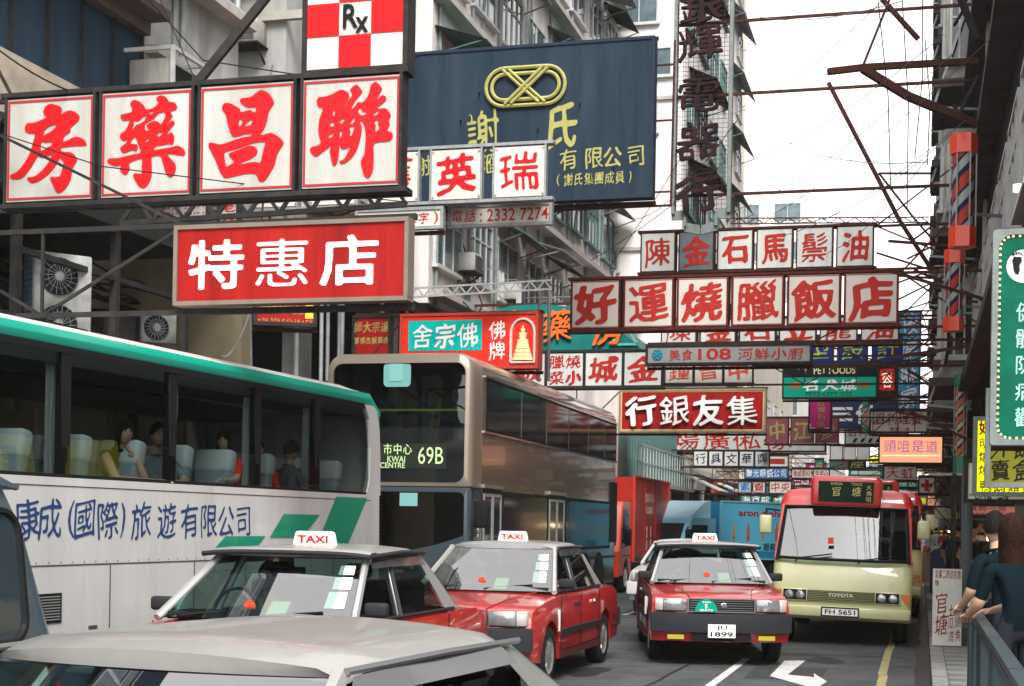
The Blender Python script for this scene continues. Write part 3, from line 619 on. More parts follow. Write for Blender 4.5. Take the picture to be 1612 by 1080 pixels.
for i in range(5): q.prism([(2.3, 3.9), (3.9, 3.2), (3.9, 3.15), (2.3, 3.8)], 'y', 3+i*11, 6+i*11)
q.build('awning', mat('awning_white', (.6, .58, .55), .7), t)
# dark first-floor canopy across the near left
t = thing('steel_canopy', 'dark rusting steel canopy and struts above the coach roof', 'canopy', (-10.6, 14, 4.9))
MB().box(-2.4, .5, -4, 5.5, .55, 1.0).build('deck', mat('canopy_dark', (.028, .032, .03), .8, dirt=.5), t)
for i, (a, b) in enumerate((((.4, -2.5, -2.2), (.4, -2.5, .55)), ((.4, 1.2, -2.0), (.4, 1.2, .55)), ((.4, 3.4, -2.0), (.4, 3.4, .5)), ((.4, 5.3, -2.6), (.4, 5.3, .55)), ((-1.5, 1.2, -2), (-1.5, 1.2, .5)))): MB().bar(a, b, .1).build('post', DSTEEL, t)
q = MB(); q.bar((.4, -3.5, -.9), (.4, 5.4, -.9), .08).bar((.4, 1.2, -.1), (.4, 5.3, -.1), .07).bar((.4, -2.5, -1.8), (.4, -.5, .4), .05).bar((-1.5, 1.2, -.9), (.4, 1.2, -.9), .06).bar((-1.5, 1.2, .4), (.4, -1.2, -.9), .04)
q.build('brace', DSTEEL, t)
t = thing('duct_run', 'dusty metal ducts and cable bundles fixed along the dim arcade wall', 'ducts', (-12.9, 12, 3.2))
q = MB(); random.seed(4)
for i in range(6): q.box(.0, .35, .3+i*2.2, 1.9+i*2.2, random.uniform(0, 1.6), random.uniform(1.7, 2.1))
q.build('duct', mat('duct_grey', (.14, .14, .13), .6, dirt=.5), t)
q = MB()
for i in range(9): q.tube([(.4+.1*math.sin(k+i), -2+k*1.7, 1.9+.07*i-.25*math.sin(k*1.3+i)**2) for k in range(10)], .02, 5)
q.build('cable_bundle', BLK, t)
# condensers
def condenser(loc, rz, w, h, dp, fans, label):
    t = thing('condenser_unit', label, 'air conditioner', loc, rz)
    bevel(MB().box(-w/2, w/2, 0, dp, 0, h).build('casing', mat('condenser_grey', (.42, .44, .42), .5, dirt=.35, scale=4, dirtcol=(.2, .2, .18)), t).data, .02, 1)
    fh = h/fans; r = min(fh*.40, w*.36); fx = -w*.08
    for i in range(fans):
        c = Matrix.Translation((fx, -.003, fh*(i+.5)))
        f = MB().lathe([(0, .0), (r, .0), (r, -.03), (r*.94, -.03), (r*.92, .0)], 'y', 24, c).build('fan', mat('fan_black', (.02, .022, .024), .5), t)
        q = MB()
        for k in range(18): a = k*math.pi/9; q.bar((fx+.05*math.cos(a), -.035, fh*(i+.5)+.05*math.sin(a)), (fx+r*.97*math.cos(a+.35), -.035, fh*(i+.5)+r*.97*math.sin(a+.35)), .006)
        q.lathe([(r*.62, -.035), (r*.64, -.035), (r*.64, -.03), (r*.62, -.03)], 'y', 24, c); q.build('guard', GALV, f)
        MB().lathe([(0, -.045), (.055, -.04), (.06, -.025)], 'y', 14, c).build('hub', GALV, f)
    q = MB()
    for i in range(7): q.box(-w/2-.012, -w/2-.002, .02+i*dp/7, .035+i*dp/7, .05, h-.05)
    for i in range(14): q.box(-w/2-.014, -w/2-.003, .02, dp-.02, .05+i*(h-.1)/14, .062+i*(h-.1)/14)
    q.build('coil_grille', mat('coil_blue', (.10, .16, .22), .5), t); return t
v = P(98, 548, 18.6); condenser((v.x, v.y, v.z), math.radians(52), .74, 1.18, .36, 2, 'tall grey twin-fan condenser unit behind the steel posts above the coach')
v = P(250, 540, 21.5); condenser((v.x, v.y, v.z), math.radians(45), .52, .44, .25, 1, 'small beige single-fan condenser unit on the arcade wall over the coach')
# ---- right-hand row: dark upper floors oversailing the pavement
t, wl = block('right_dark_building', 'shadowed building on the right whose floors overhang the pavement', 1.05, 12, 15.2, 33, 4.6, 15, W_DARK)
hx = -5.475
for f in range(3):
    z = .6+f*3.2
    for k in range(7): window(t, (hx-.002, 1.3+k*2.5, z), 2.0, 1.6, 'R', 1, WF, WGD)
    MB().box(hx-.35, hx, 0, 17.8, z-.7, z-.55).build('ledge', mat('ledge_grey', (.08, .08, .078), .8, dirt=.4), t)
    MB().box(hx-.06, hx, 13.0, 13.5, z-.5, z+2.6).build('pale_pier', mat('ledge_pale', ()), t)
MB().box(hx-.02, -hx, -.06, -.001, 0, 10.3).build('end_wall', mat('end_wall_pale', (.42, .44, .46), .8, dirt=.6, scale=1.2, streak=True, dirtcol=(.08, .085, .09)), t)
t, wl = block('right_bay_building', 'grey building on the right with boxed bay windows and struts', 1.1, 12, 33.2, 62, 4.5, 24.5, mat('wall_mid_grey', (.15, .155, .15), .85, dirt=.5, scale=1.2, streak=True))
hx = -5.45
for f in range(6):
    z = .8+f*3.2
    for k in range(4):
        yy = 1.6+k*7.2; MB().box(hx-.75, hx, yy-1.2, yy+1.6, z-.3, z+1.9).build('bay', mat('bay_cream', (.36, .35, .30), .7, dirt=.35), t)
        window(t, (hx-.752, yy+.2, z+.2), 2.3, 1.4, 'R', 2, WF, WGD); window(t, (hx-.38, yy-1.205, z+.15), .62, 1.4, 'E', 1, WF, WGD)
        MB().bar((hx-1.0, yy-1.5, z-.9), (hx-.1, yy-1.5, z+2.0), .05).bar((hx-1.0, yy-1.5, z-.9), (hx, yy-1.5, z-1.0), .05).build('strut', GALV, t)
        MB().box(hx-1.0, hx, yy-1.6, yy+2.0, z-.5, z-.32).build('ledge', mat('ledge_grey', ()), t)
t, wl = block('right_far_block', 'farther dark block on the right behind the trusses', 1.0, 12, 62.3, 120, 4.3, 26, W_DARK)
for f in range(6):
    for k in range(8): window(t, (-5.505, 2+k*6.5, 1+f*3.3), 2.6, 1.6, 'R', 1)
t, wl = block('right_far_block', 'most distant block on the right side of the street', 1.2, 12, 121, 240, 0, 24, W_PALE)
for f in range(6):
    for k in range(8): window(t, (-5.405, 4+k*12, 2+f*3.3), 3, 1.7, 'R', 1)
t = thing('right_shop_front', 'dim shop fronts set back behind the right pavement', 'shops', (3.7, 8, .13))
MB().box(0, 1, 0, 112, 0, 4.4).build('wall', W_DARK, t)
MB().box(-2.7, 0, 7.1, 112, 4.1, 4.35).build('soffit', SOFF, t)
for i in range(12):
    MB().box(-.12, -.01, 8+i*5, 12.4+i*5, 2.5, 3.5).build('shop_fascia', (REDL, YELB, WHITE, CRIM, TEAL)[i % 5], t); MB().box(-.05, -.01, 8.2+i*5, 12.2+i*5, .2, 2.4).build('shop_glass', mat('shop_lit_glass', (.25, .17, .09), .2, dirt=.6, scale=.8, emit=.25, ecol=(.9, .55, .25)), t)
    MB().box(-2.5, -2.15, 12.6+i*7.4, 12.95+i*7.4, 0, 4.1).build('column', mat('column_grey', ()), t)
# warm lamps of the food stalls
for i, (px, py, d) in enumerate(((1556, 845, 26), (1546, 806, 27), (1600, 296, 16), (1492, 838, 60))):
    v = P(px, py, d)
    if i == 2:
        t = thing('strip_light', 'short fluorescent strip light glowing on the dark right facade', 'light', v, -.3); MB().box(-.02, .45, -.03, .03, -.035, .035).build('tube', mat('tube_white', (.9, .85, .75), .3, emit=5, ecol=(1, .88, .7)), t); MB().box(-.05, .48, .03, .08, -.05, .05).build('housing', GALV, t)
    else:
        t = thing('stall_lamp', ('bright bare bulb above the food stall behind the two pedestrians', 'warm bulb below the salmon fascia strip', '', 'tiny warm bulb far down the right pavement')[i], 'lamp', v)
        MB().lathe([(0, -.07), (.05, -.05), (.068, 0), (.05, .05), (.02, .08), (0, .08)], 'z', 12).build('bulb', mat('bulb_hot', (1, .8, .5), .3, emit=18, ecol=(1, .68, .35)), t, 80); MB().tube([(0, 0, .08), (0, 0, .6)], .008, 5).build('cord', BLK, t)
# ================================================================== VEHICLES
P_RED = mat('taxi_red_paint', (.42, .012, .012), .28, dirt=.25, scale=1.5, coat=.9, dirtcol=(.26, .012, .012))
P_SIL = mat('taxi_silver_paint', (.38, .38, .375), .32, metal=.35, dirt=.12, scale=1.2, coat=.5)
P_BGE = mat('car_champagne_paint', (.27, .265, .25), .36, metal=.3, dirt=.3, scale=1.2, coat=.35)
P_WHT = mat('car_white_paint', (.62, .60, .60), .3, coat=.6)
PLAST = mat('bumper_black', (.022, .024, .027), .42); SEAT = mat('seat_grey', (.10, .105, .11), .8); SEATB = mat('seat_dark', (.03, .032, .035), .7)
GLS = glass('car_glass', (.46, .60, .56), ior=2.9); GLSD = glass('tinted_glass', (.20, .27, .26), ior=1.75, wavy=.03); GLSB = glass('bus_glass', (.22, .25, .25), ior=1.7, wavy=.05); GLSC = glass('coach_glass', (.42, .47, .46), ior=1.7, wavy=.03); GLSF = glass('coach_far_glass', (.40, .40, .38), ior=1.5)
LAMP = mat('headlamp_glass', (.45, .47, .48), .08, metal=.6, spec=1, dirt=.5, scale=14); AMB = mat('amber_lens', (.55, .14, .01), .2, coat=.5); TAIL = mat('tail_lens', (.4, .01, .01), .2, emit=.5)
PLW = mat('number_plate_white', (.75, .75, .72), .45); PLT = mat('sticker_white', (.72, .72, .70), .6)
MIR = mat('mirror_glass', (.6, .65, .65), .05, metal=1)
WH = {}
def wheel_mesh(r, w, rim):
    k = (r, w, rim)
    if k in WH: return WH[k]
    ty = MB().lathe([(r*.62, -w/2), (r*.9, -w/2), (r*.97, -w*.42), (r, -w*.25), (r, w*.25), (r*.97, w*.42), (r*.9, w/2), (r*.62, w/2)], 'x', 28).mesh('wheel', RUBBER, 40)
    q = MB(); s = r*.64
    q.lathe([(s, w*.5), (s*.95, w*.47), (s*.86, w*.38), (s*.5, w*.43), (s*.25, w*.48), (0, w*.5)], 'x', 24)
    q.lathe([(s, -w*.5), (s*.9, -w*.3), (0, -w*.3)], 'x', 20)
    for i in range(10): a = i*math.pi/5; q.box(w*.40, w*.43, -.012, .012, s*.42, s*.8, Matrix.Rotation(a, 4, 'X'))
    WH[k] = (ty, q.mesh('rim', rim, 40)); return WH[k]
def add_wheel(t, x, y, r, w=.19, rim=None, steer=0):
    a, b = wheel_mesh(r, w, rim or RIM); o = put('wheel', a, t, (x, y, r)); o.rotation_euler = (random.uniform(0, 1) if x > 0 else 0, 0, (0 if x > 0 else math.pi)+steer); put('rim', b, o); return o
def sil_body(mb, pts, W, slices, crown=.03, plan=.12, yend=1.9, tumble=.03, zref=.6, ctr=(0, .6)):
    """body side outline (y, z) swept across the car with rounded plan and crown"""
    rows = []
    for t_, ins in slices:
        row = []
        for (y, z) in pts:
            a = abs(t_); yy, zz = y, z
            if abs(y) > yend: yy -= math.copysign(plan*a**3.2*min(1, (abs(y)-yend)/.25), y)
            if z > zref+.1: zz -= crown*a**2.5
            if ins: yy += (-ins if y > ctr[0] else ins)*(1 if abs(y) > yend else 0); zz += -ins if z > zref+.15 else 0
            x = t_*W/2*(1-tumble*max(0, (z-zref)/.4)**2-tumble*.6*max(0, (.55-z)/.3)**2)
            row.append((x, yy, zz))
        rows.append(row)
    mb.grid(rows, closed=True); n = len(pts); o = len(mb.v)-len(rows)*n
    mb.f.append(tuple(o+i for i in range(n-1, -1, -1))); mb.f.append(tuple(len(mb.v)-n+i for i in range(n))); mb.mi += [mb.cur]*2
def arch(cy, r, z0, n=9):
    a0 = math.asin(max(-1, min(1, (z0-.31)/r))); out = []
    for k in range(n+1): a = math.pi-a0-(math.pi-2*a0)*k/n; out.append((cy+r*math.cos(a), .31+r*math.sin(a)))
    return out
SLC = [(-1, .022), (-.988, 0), (-.96, 0), (-.85, 0), (-.6, 0), (-.3, 0), (0, 0), (.3, 0), (.6, 0), (.85, 0), (.96, 0), (.988, 0), (1, .022)]
def quad_pane(mb, a, b, c, d, n=6, bulge=.0, axis=Vector((0, -1, 0))):
    a, b, c, d = map(Vector, (a, b, c, d)); rows = []
    for i in range(n+1):
        v = i/n; l = a.lerp(d, v); r = b.lerp(c, v); rows.append([l.lerp(r, j/n)+axis*bulge*(1-(2*j/n-1)**2) for j in range(n+1)])
    mb.grid(rows); return mb
def sedan(label, loc, rz, body=P_RED, roofm=P_SIL, taxi=True, deflector=False, plate='', name='taxi', cat='taxi', H=1.5, stickers=True, disc=False, visor=True):
    t = thing(name, label, cat, loc, rz); dz = H-1.5
    out = [(-2.30, .30), (-2.345, .42), (-2.345, .60), (-2.31, .665), (-2.30, .78), (-2.24, .835), (-1.9, .88), (-1.45, .925), (-1.02, .955), (-.9, .965), (0, .965), (1.2, .965), (1.45, .98), (1.9, .975), (2.2, .945), (2.30, .90), (2.34, .62), (2.345, .42), (2.30, .30)]
    pts = out+[(1.80, .27)]+list(reversed(arch(1.40, .375, .27)))[1:-1]+[(1.0, .25), (-1.0, .25)]+list(reversed(arch(-1.385, .375, .27)))[1:-1]+[(-1.78, .27)]
    q = MB(); sil_body(q, pts, 1.69, SLC, crown=.035, plan=.13); me = q.mesh('body', body, 38); put('body', me, t)
    MB().box(-.70, .70, -1.78, 1.78, .30, .62).build('wheel_well', BLK, t)
    # cabin: pillars and roof
    bl, tl = .775, .60; zb, zt = .96, 1.425+dz; yf, yft, yr, yrt = -1.0, -.30, 1.50, .98
    def at(s, y0, y1, u): return Vector((s*(bl+(tl-bl)*u), y0+(y1-y0)*u, zb+(zt-zb)*u))
    q = MB(); q.cur = 0
    for s in (-1, 1):
        q.tube([at(s, yf, yft, u) for u in (0, .35, .7, 1)], [.032, .03, .028, .03], 6)
        q.tube([at(s, -.02, .12, u) for u in (0, .5, 1)], .026, 6)
        q.grid([[at(s, 1.10, .80, u)+Vector((s*.012, 0, 0)) for u in (0, .4, .8, 1)], [at(s, 1.32, .92, u)+Vector((s*.012, 0, 0)) for u in (0, .4, .8, 1)], [at(s, yr, yrt, u)+Vector((-s*.01, .01, 0)) for u in (0, .4, .8, 1)], [at(s, yr-.02, yrt-.02, u)+Vector((-s*.05, -.01, 0)) for u in (0, .4, .8, 1)]])
    # roof shell
    rows = []; NY, NX = 16, 14
    for i in range(NY+1):
        v = i/NY; y = yft-.06+(yrt+.10-yft)*v; row = []
        ends = min(1, min(v, 1-v)*7); ez = (1-(1-ends)**2)*.035
        for j in range(NX+1):
            u = 2*j/NX-1; hw = tl+.035-.015*abs(2*v-1)**2
            yy = y+(.07 if v < .5 else -.07)*abs(u)**2.4*(1 if v < .2 or v > .8 else .3 if v < .3 or v > .7 else 0)
            z = zt+.005+ez+.040*(1-u*u)+(.0 if abs(u) < .99 else -.03)
            row.append((hw*u, yy, z))
        rows.append(row)
    q.grid(rows)
    rows2 = [[(p[0]*.93, p[1], zt-.01) for p in r] for r in (rows[0], rows[-1])]
    q.grid([rows[0], rows2[0]]); q.grid([rows[-1], rows2[1]])
    q.build('roof', roofm, t, 40)
    for s in (-1, 1): MB().tube([(s*(tl+.03), yft-.02, zt+.012), (s*(tl+.045), .3, zt+.02), (s*(tl+.03), yrt+.0, zt+.012)], .012, 5).build('drip_rail', BLK if deflector else mat('chrome_dull', (.25, .25, .25), .3, metal=.8), t)
    MB().box(-.56, .56, yft, yrt, zt-.02, zt-.012).build('headlining', SEAT, t)
    # glass
    a, b, c, d = at(-1, yf, yft, .02), at(1, yf, yft, .02), at(1, yf, yft, .97), at(-1, yf, yft, .97)
    quad_pane(MB(), a, b, c, d, 8, .09).build('windscreen', GLS, t, 80)
    a, b, c, d = at(1, yr, yrt, .03), at(-1, yr, yrt, .03), at(-1, yr, yrt, .95), at(1, yr, yrt, .95)
    quad_pane(MB(), a, b, c, d, 6, .07, Vector((0, 1, 0))).build('rear_window', GLS, t, 80)
    for s in (-1, 1):
        for (y0, y1, y2, y3) in ((-.86, -.06, .09, -.24), (.02, 1.08, .78, .15)):
            u0, u1 = .03, .94
            quad_pane(MB(), at(s, y0, y0, u0), at(s, y1, y1, u0), Vector((s*(bl+(tl-bl)*u1), y2, zb+(zt-zb)*u1)), Vector((s*(bl+(tl-bl)*u1), y3, zb+(zt-zb)*u1)), 2).build('side_window', GLS, t, 80)
        q = MB()   # window seals and visor
        q.tube([at(s, -.97, -.97, 0)+Vector((s*.012, 0, .006)), at(s, 1.32, 1.32, 0)+Vector((s*.012, 0, .006))], .014, 5)
        q.tube([at(s, -.04, .11, u)+Vector((s*.02, 0, 0)) for u in (0, 1)], .020, 5)
        q.build('window_seal', CHROME if not taxi else PLAST, t)
        if visor:
            q = MB(); q.grid([[at(s, -.36, -.30, .93)+Vector((s*.03, 0, .02)), at(s, -.1, .05, .95)+Vector((s*.03, 0, .02)), at(s, .7, .8, .95)+Vector((s*.03, 0, .02))], [at(s, -.42, -.40, .82)+Vector((s*.055, 0, 0)), at(s, -.1, .05, .83)+Vector((s*.055, 0, 0)), at(s, .75, .86, .83)+Vector((s*.055, 0, 0))]]); q.build('rain_visor', mat('visor_smoke', (.05, .05, .05), .15, coat=1), t)
    # interior
    MB().box(-.72, .72, -.95, 1.35, .952, .972).box(-.70, .70, -.98, -.62, .972, 1.01).build('dash_and_cabin_shade', DARK, t)  # lower sheet's dark colour stands in for cabin shade; upper box is the dash
    for x in (-.34, .34):
        bevel(MB().box(x-.23, x+.23, .12, .26, .7, 1.22).build('seat', SEATB, t).data, .05, 2); 
        if H > 1.4: bevel(MB().box(x-.12, x+.12, .16, .24, 1.24, 1.36).build('headrest', SEATB, t).data, .04, 2)
    bevel(MB().box(-.6, .6, 1.0, 1.14, .8, 1.2).build('rear_seat', SEATB, t).data, .05, 2)
    MB().tube([(-.36+.18*math.cos(k*math.pi/8), -.55+.05*math.sin(k*math.pi/8), 1.0+.17*math.sin(k*math.pi/8)) for k in range(17)], .014, 5).build('steering_wheel', BLK, t)
    q = MB().box(-.12, .12, -.36, -.34, 1.28+dz, 1.34+dz); q.build('rear_view_mirror', BLK, t)
    # front end
    bp = [(-2.40, .42), (-2.41, .52), (-2.38, .64), (-2.28, .655), (-2.28, .42)]
    q = MB(); sil_body(q, bp, 1.72, [(a, 0) for a, _ in SLC], crown=0, plan=.15, yend=2.2, tumble=0); q.build('bumper', PLAST if taxi else body, t, 40)
    q = MB(); sil_body(q, [(2.40, .42), (2.41, .52), (2.38, .64), (2.28, .655), (2.28, .42)], 1.72, [(a, 0) for a, _ in SLC], crown=0, plan=.15, yend=2.2, tumble=0); q.build('bumper', PLAST if taxi else body, t, 40)
    g = MB().box(-.40, .40, -2.335, -2.30, .665, .825).build('grille', BLK, t)
    q = MB()
    for i in range(5): q.box(-.38, .38, -2.345, -2.336, .685+i*.028, .692+i*.028)
    q.ring([(-.41, .66), (.41, .66), (.41, .832), (-.41, .832)], [(-.395, .673), (.395, .673), (.395, .818), (-.395, .818)], 'y', -2.35, -2.30)
    q.build('slat', mat('chrome_dull', (.25, .25, .25), .3, metal=.8), g)
    MB().lathe([(.035, 0), (.04, -.008), (.03, -.01), (.0, -.01)], 'y', 16, Matrix.Translation((0.03, -2.348, .75)) @ Matrix.Diagonal((1, 1, .7, 1))).build('badge', CHROME, g)
    for s in (-1, 1):
        bevel(MB().prism([(s*.42, -2.33), (s*.70, -2.305), (s*.70, -2.2), (s*.42, -2.2)], 'z', .672, .822).build('headlight', LAMP, t).data, .01, 1)
        bevel(MB().prism([(s*.706, -2.30), (s*.80, -2.25), (s*.812, -2.14), (s*.706, -2.14)], 'z', .672, .822).build('indicator', mat('indicator_clear', (.42, .40, .38), .15, coat=.6), t).data, .008, 1)
        MB().box(s*.55-.1, s*.55+.1, -2.36, -2.3, .33, .385).build('fog_lamp', mat('fog_amber', (.35, .30, .03), .2), t)
        MB().box(s*.46, s*.78, 2.31, 2.335, .68, .88).build('tail_light', TAIL, t)
        # mirrors on the doors
        m = MB(); m.box(s*.86-.09, s*.86+.09, -.80, -.72, 1.0, 1.105); o = m.build('wing_mirror', PLAST, t); bevel(o.data, .025, 2)
        MB().bar((s*.74, -.76, .99), (s*.82, -.76, 1.02), .04).build('mirror_arm', PLAST, o)
        # doors: seams, handles, mouldings
        q = MB(); xs = s*.8465
        for y in (-.93, .02, 1.02): q.box(xs-.004, xs+.0025, y-.006, y+.006, .34, .93)
        q.box(xs-.004, xs+.0025, -.93, 1.02, .335, .345); q.build('door_seam', BLK, t)
        for y in (-.16, .82): MB().box(xs-.01, xs+.016, y-.11, y+.06, .79, .825).build('door_handle', CHROME if y > 0 else PLAST, t)
        MB().box(xs-.01, xs+.017, -.96, .99, .50, .565).build('side_moulding', PLAST, t); MB().box(xs-.02, xs+.006, -.99, 1.0, .255, .33).build('sill', mat('sill_dark', (.08, .02, .02), .5), t)
        MB().box(s*.845-.02, s*.845+.006, -1.04, -1.0, .55, .78).build('seat_notice', PLW, t) if taxi else None
        MB().box(s*.74-.1, s*.74+.07, 1.78, 1.80, .16, .5).build('mudflap', RUBBER, t)
        for y, st in ((-1.385, 0), (1.40, 0)): add_wheel(t, s*.735, y, .315)
    q = MB(); q.box(-.36, .36, -2.365, -2.30, .315, .4).build('lower_intake', BLK, t)
    for x0, x1 in ((-.55, -.02), (.0, .52)):
        MB().tube([(x0, -1.06, .985), (x0+.1, -1.0, 1.0), (x1, -.95, 1.035)], .009, 4).build('wiper', BLK, t)
    q = MB()
    for x, z1 in ((-.62, .92), (.62, .92)):
        q.tube([(x*.6, -2.24, .838), (x*.72, -1.6, .915), (x*.95, -1.05, .962)], .006, 4)
    q.build('bonnet_crease', body, t)
    if plate:
        two = ' ' in plate and taxi; pz = (.36, .52) if two else (.38, .49); pw = .165 if two else .26
        o = MB().box(-pw, pw, -2.428, -2.40, pz[0], pz[1]).build('number_plate', PLW, t); l = MB()
        if two:
            a, b = plate.split(); latin(l, a, 0, .478, .13, .058, -2.428, .003, .02); latin(l, b, 0, .402, .27, .058, -2.428, .003, .02)
        else: latin(l, plate, 0, .435, .42, .07, -2.428, .003, .02)
        l.build('lettering', BLK, o)
    if taxi:
        s0 = MB().prism([(-.185, 0), (.185, 0), (.155, .13), (-.155, .13)], 'y', -.05, .05); o = s0.build('roof_sign', mat('taxi_sign_white', (.80, .76, .68), .35), t, None, (0, .12, zt+.055)); bevel(o.data, .02, 2)
        l = MB(); latin(l, 'TAXI', 0, .068, .26, .062, -.052, .003, .03); l.build('lettering', CRIM, o)
        MB().box(-.2, .2, -.07, .07, -.018, -.001).build('sign_base', PLAST, o)
    if deflector:
        q = MB(); rows = []
        for y, z in ((-.50, .035), (-.46, .055), (-.30, .065), (-.1, .055)): rows.append([(x, y+.05*(x/.66)**2, zt+z-.02*(x/.66)**4) for x in [(-.68+1.36*k/10) for k in range(11)]])
        q.grid(rows); q.build('roof_lip', roofm, t, 60)
        q = MB(); q.tube([(x, -.505+.05*(x/.66)**2, zt+.025-.02*(x/.66)**4) for x in [(-.69+1.38*k/12) for k in range(13)]], .022, 6)
        for s in (-1, 1): q.tube([(s*.69, -.45, zt+.005), (s*.665, .3, zt+.03), (s*.64, .95, zt+.02)], .018, 5)
        q.build('black_trim', PLAST, t)
    if stickers:
        def wp(u, v): return at(-1, yf, yft, v).lerp(at(1, yf, yft, v), u)+Vector((0, -.012-.09*(1-(2*u-1)**2)*0, 0))
        for (u0, u1, v0, v1, m) in ((.86, .95, .72, .86, PLT), (.85, .95, .50, .68, PLT), (.84, .94, .22, .46, PLT), (.56, .66, .06, .30, mat('permit_green', (.35, .5, .3), .5))):
            q = MB(); f = lambda u: Vector((0, .06*(1-(2*u-1)**2)*-1+.0, 0)); q.add([wp(u0, v0)+f(u0), wp(u1, v0)+f(u1), wp(u1, v1)+f(u1), wp(u0, v1)+f(u0)], [(0, 1, 2, 3)]); q.build('windscreen_sticker', m, t)
        c = wp(.46, .22)+Vector((0, -.08, 0)); MB().lathe([(0, 0), (.045, 0)], 'y', 18, Matrix.Translation(c)).build('round_sticker', mat('sticker_red', (.6, .06, .03), .5), t)
    if disc:
        q = MB().prism([(.135*math.cos(a*math.pi/12), .15*math.sin(a*math.pi/12)) for a in range(13)], 'y', -2.40, -2.385); o = q.build('seat_disc', mat('disc_green', (.0, .25, .17), .4), t, None, (-.19, 0, .672))
        l = MB(); latin(l, '5', 0, .065, .03, .05, -2.40, .003, .02); latin(l, 'TAXI', 0, .115, .1, .02, -2.40, .003, .01); latin(l, 'SEATS', 0, .018, .16, .024, -2.40, .003, .01); l.build('lettering', LETW, o)
    return t
def hdg(deg): return math.radians(deg)
tx_front = sedan('champagne roofed saloon nearest the camera cropped by the picture edge', (-2.10, 4.20, 0), hdg(-6), P_BGE, P_BGE, taxi=False, name='saloon_car', cat='car', H=1.35, stickers=True)
tx2 = sedan('red taxi with black rimmed silver roof directly behind the champagne saloon', (-4.66, 10.95, 0), hdg(0), deflector=True)
tx3 = sedan('red taxi with plain silver roof waiting between the double decker and its neighbour', (-4.58, 16.65, 0), hdg(0))
tx4 = sedan('red taxi with plate JU 1899 changing lanes over the white dashes', (-2.85, 20.45, 0), hdg(13), deflector=True, plate='JU 1899', disc=True)
car5 = sedan('small white car half hidden behind the JU 1899 taxi', (-4.55, 30.0, 0), hdg(2), P_WHT, P_WHT, taxi=False, name='saloon_car', cat='car', H=1.45, stickers=False, visor=False)
# blurred-looking printed card lying on the near dash
v = MB().add([(-.35, -.93, 1.0), (.05, -.95, 1.0), (.05, -.8, 1.06), (-.35, -.8, 1.06)], [(0, 1, 2, 3)]).build('dashboard_card', mat('card_cyan', (.0, .40, .62), .5), tx_front)

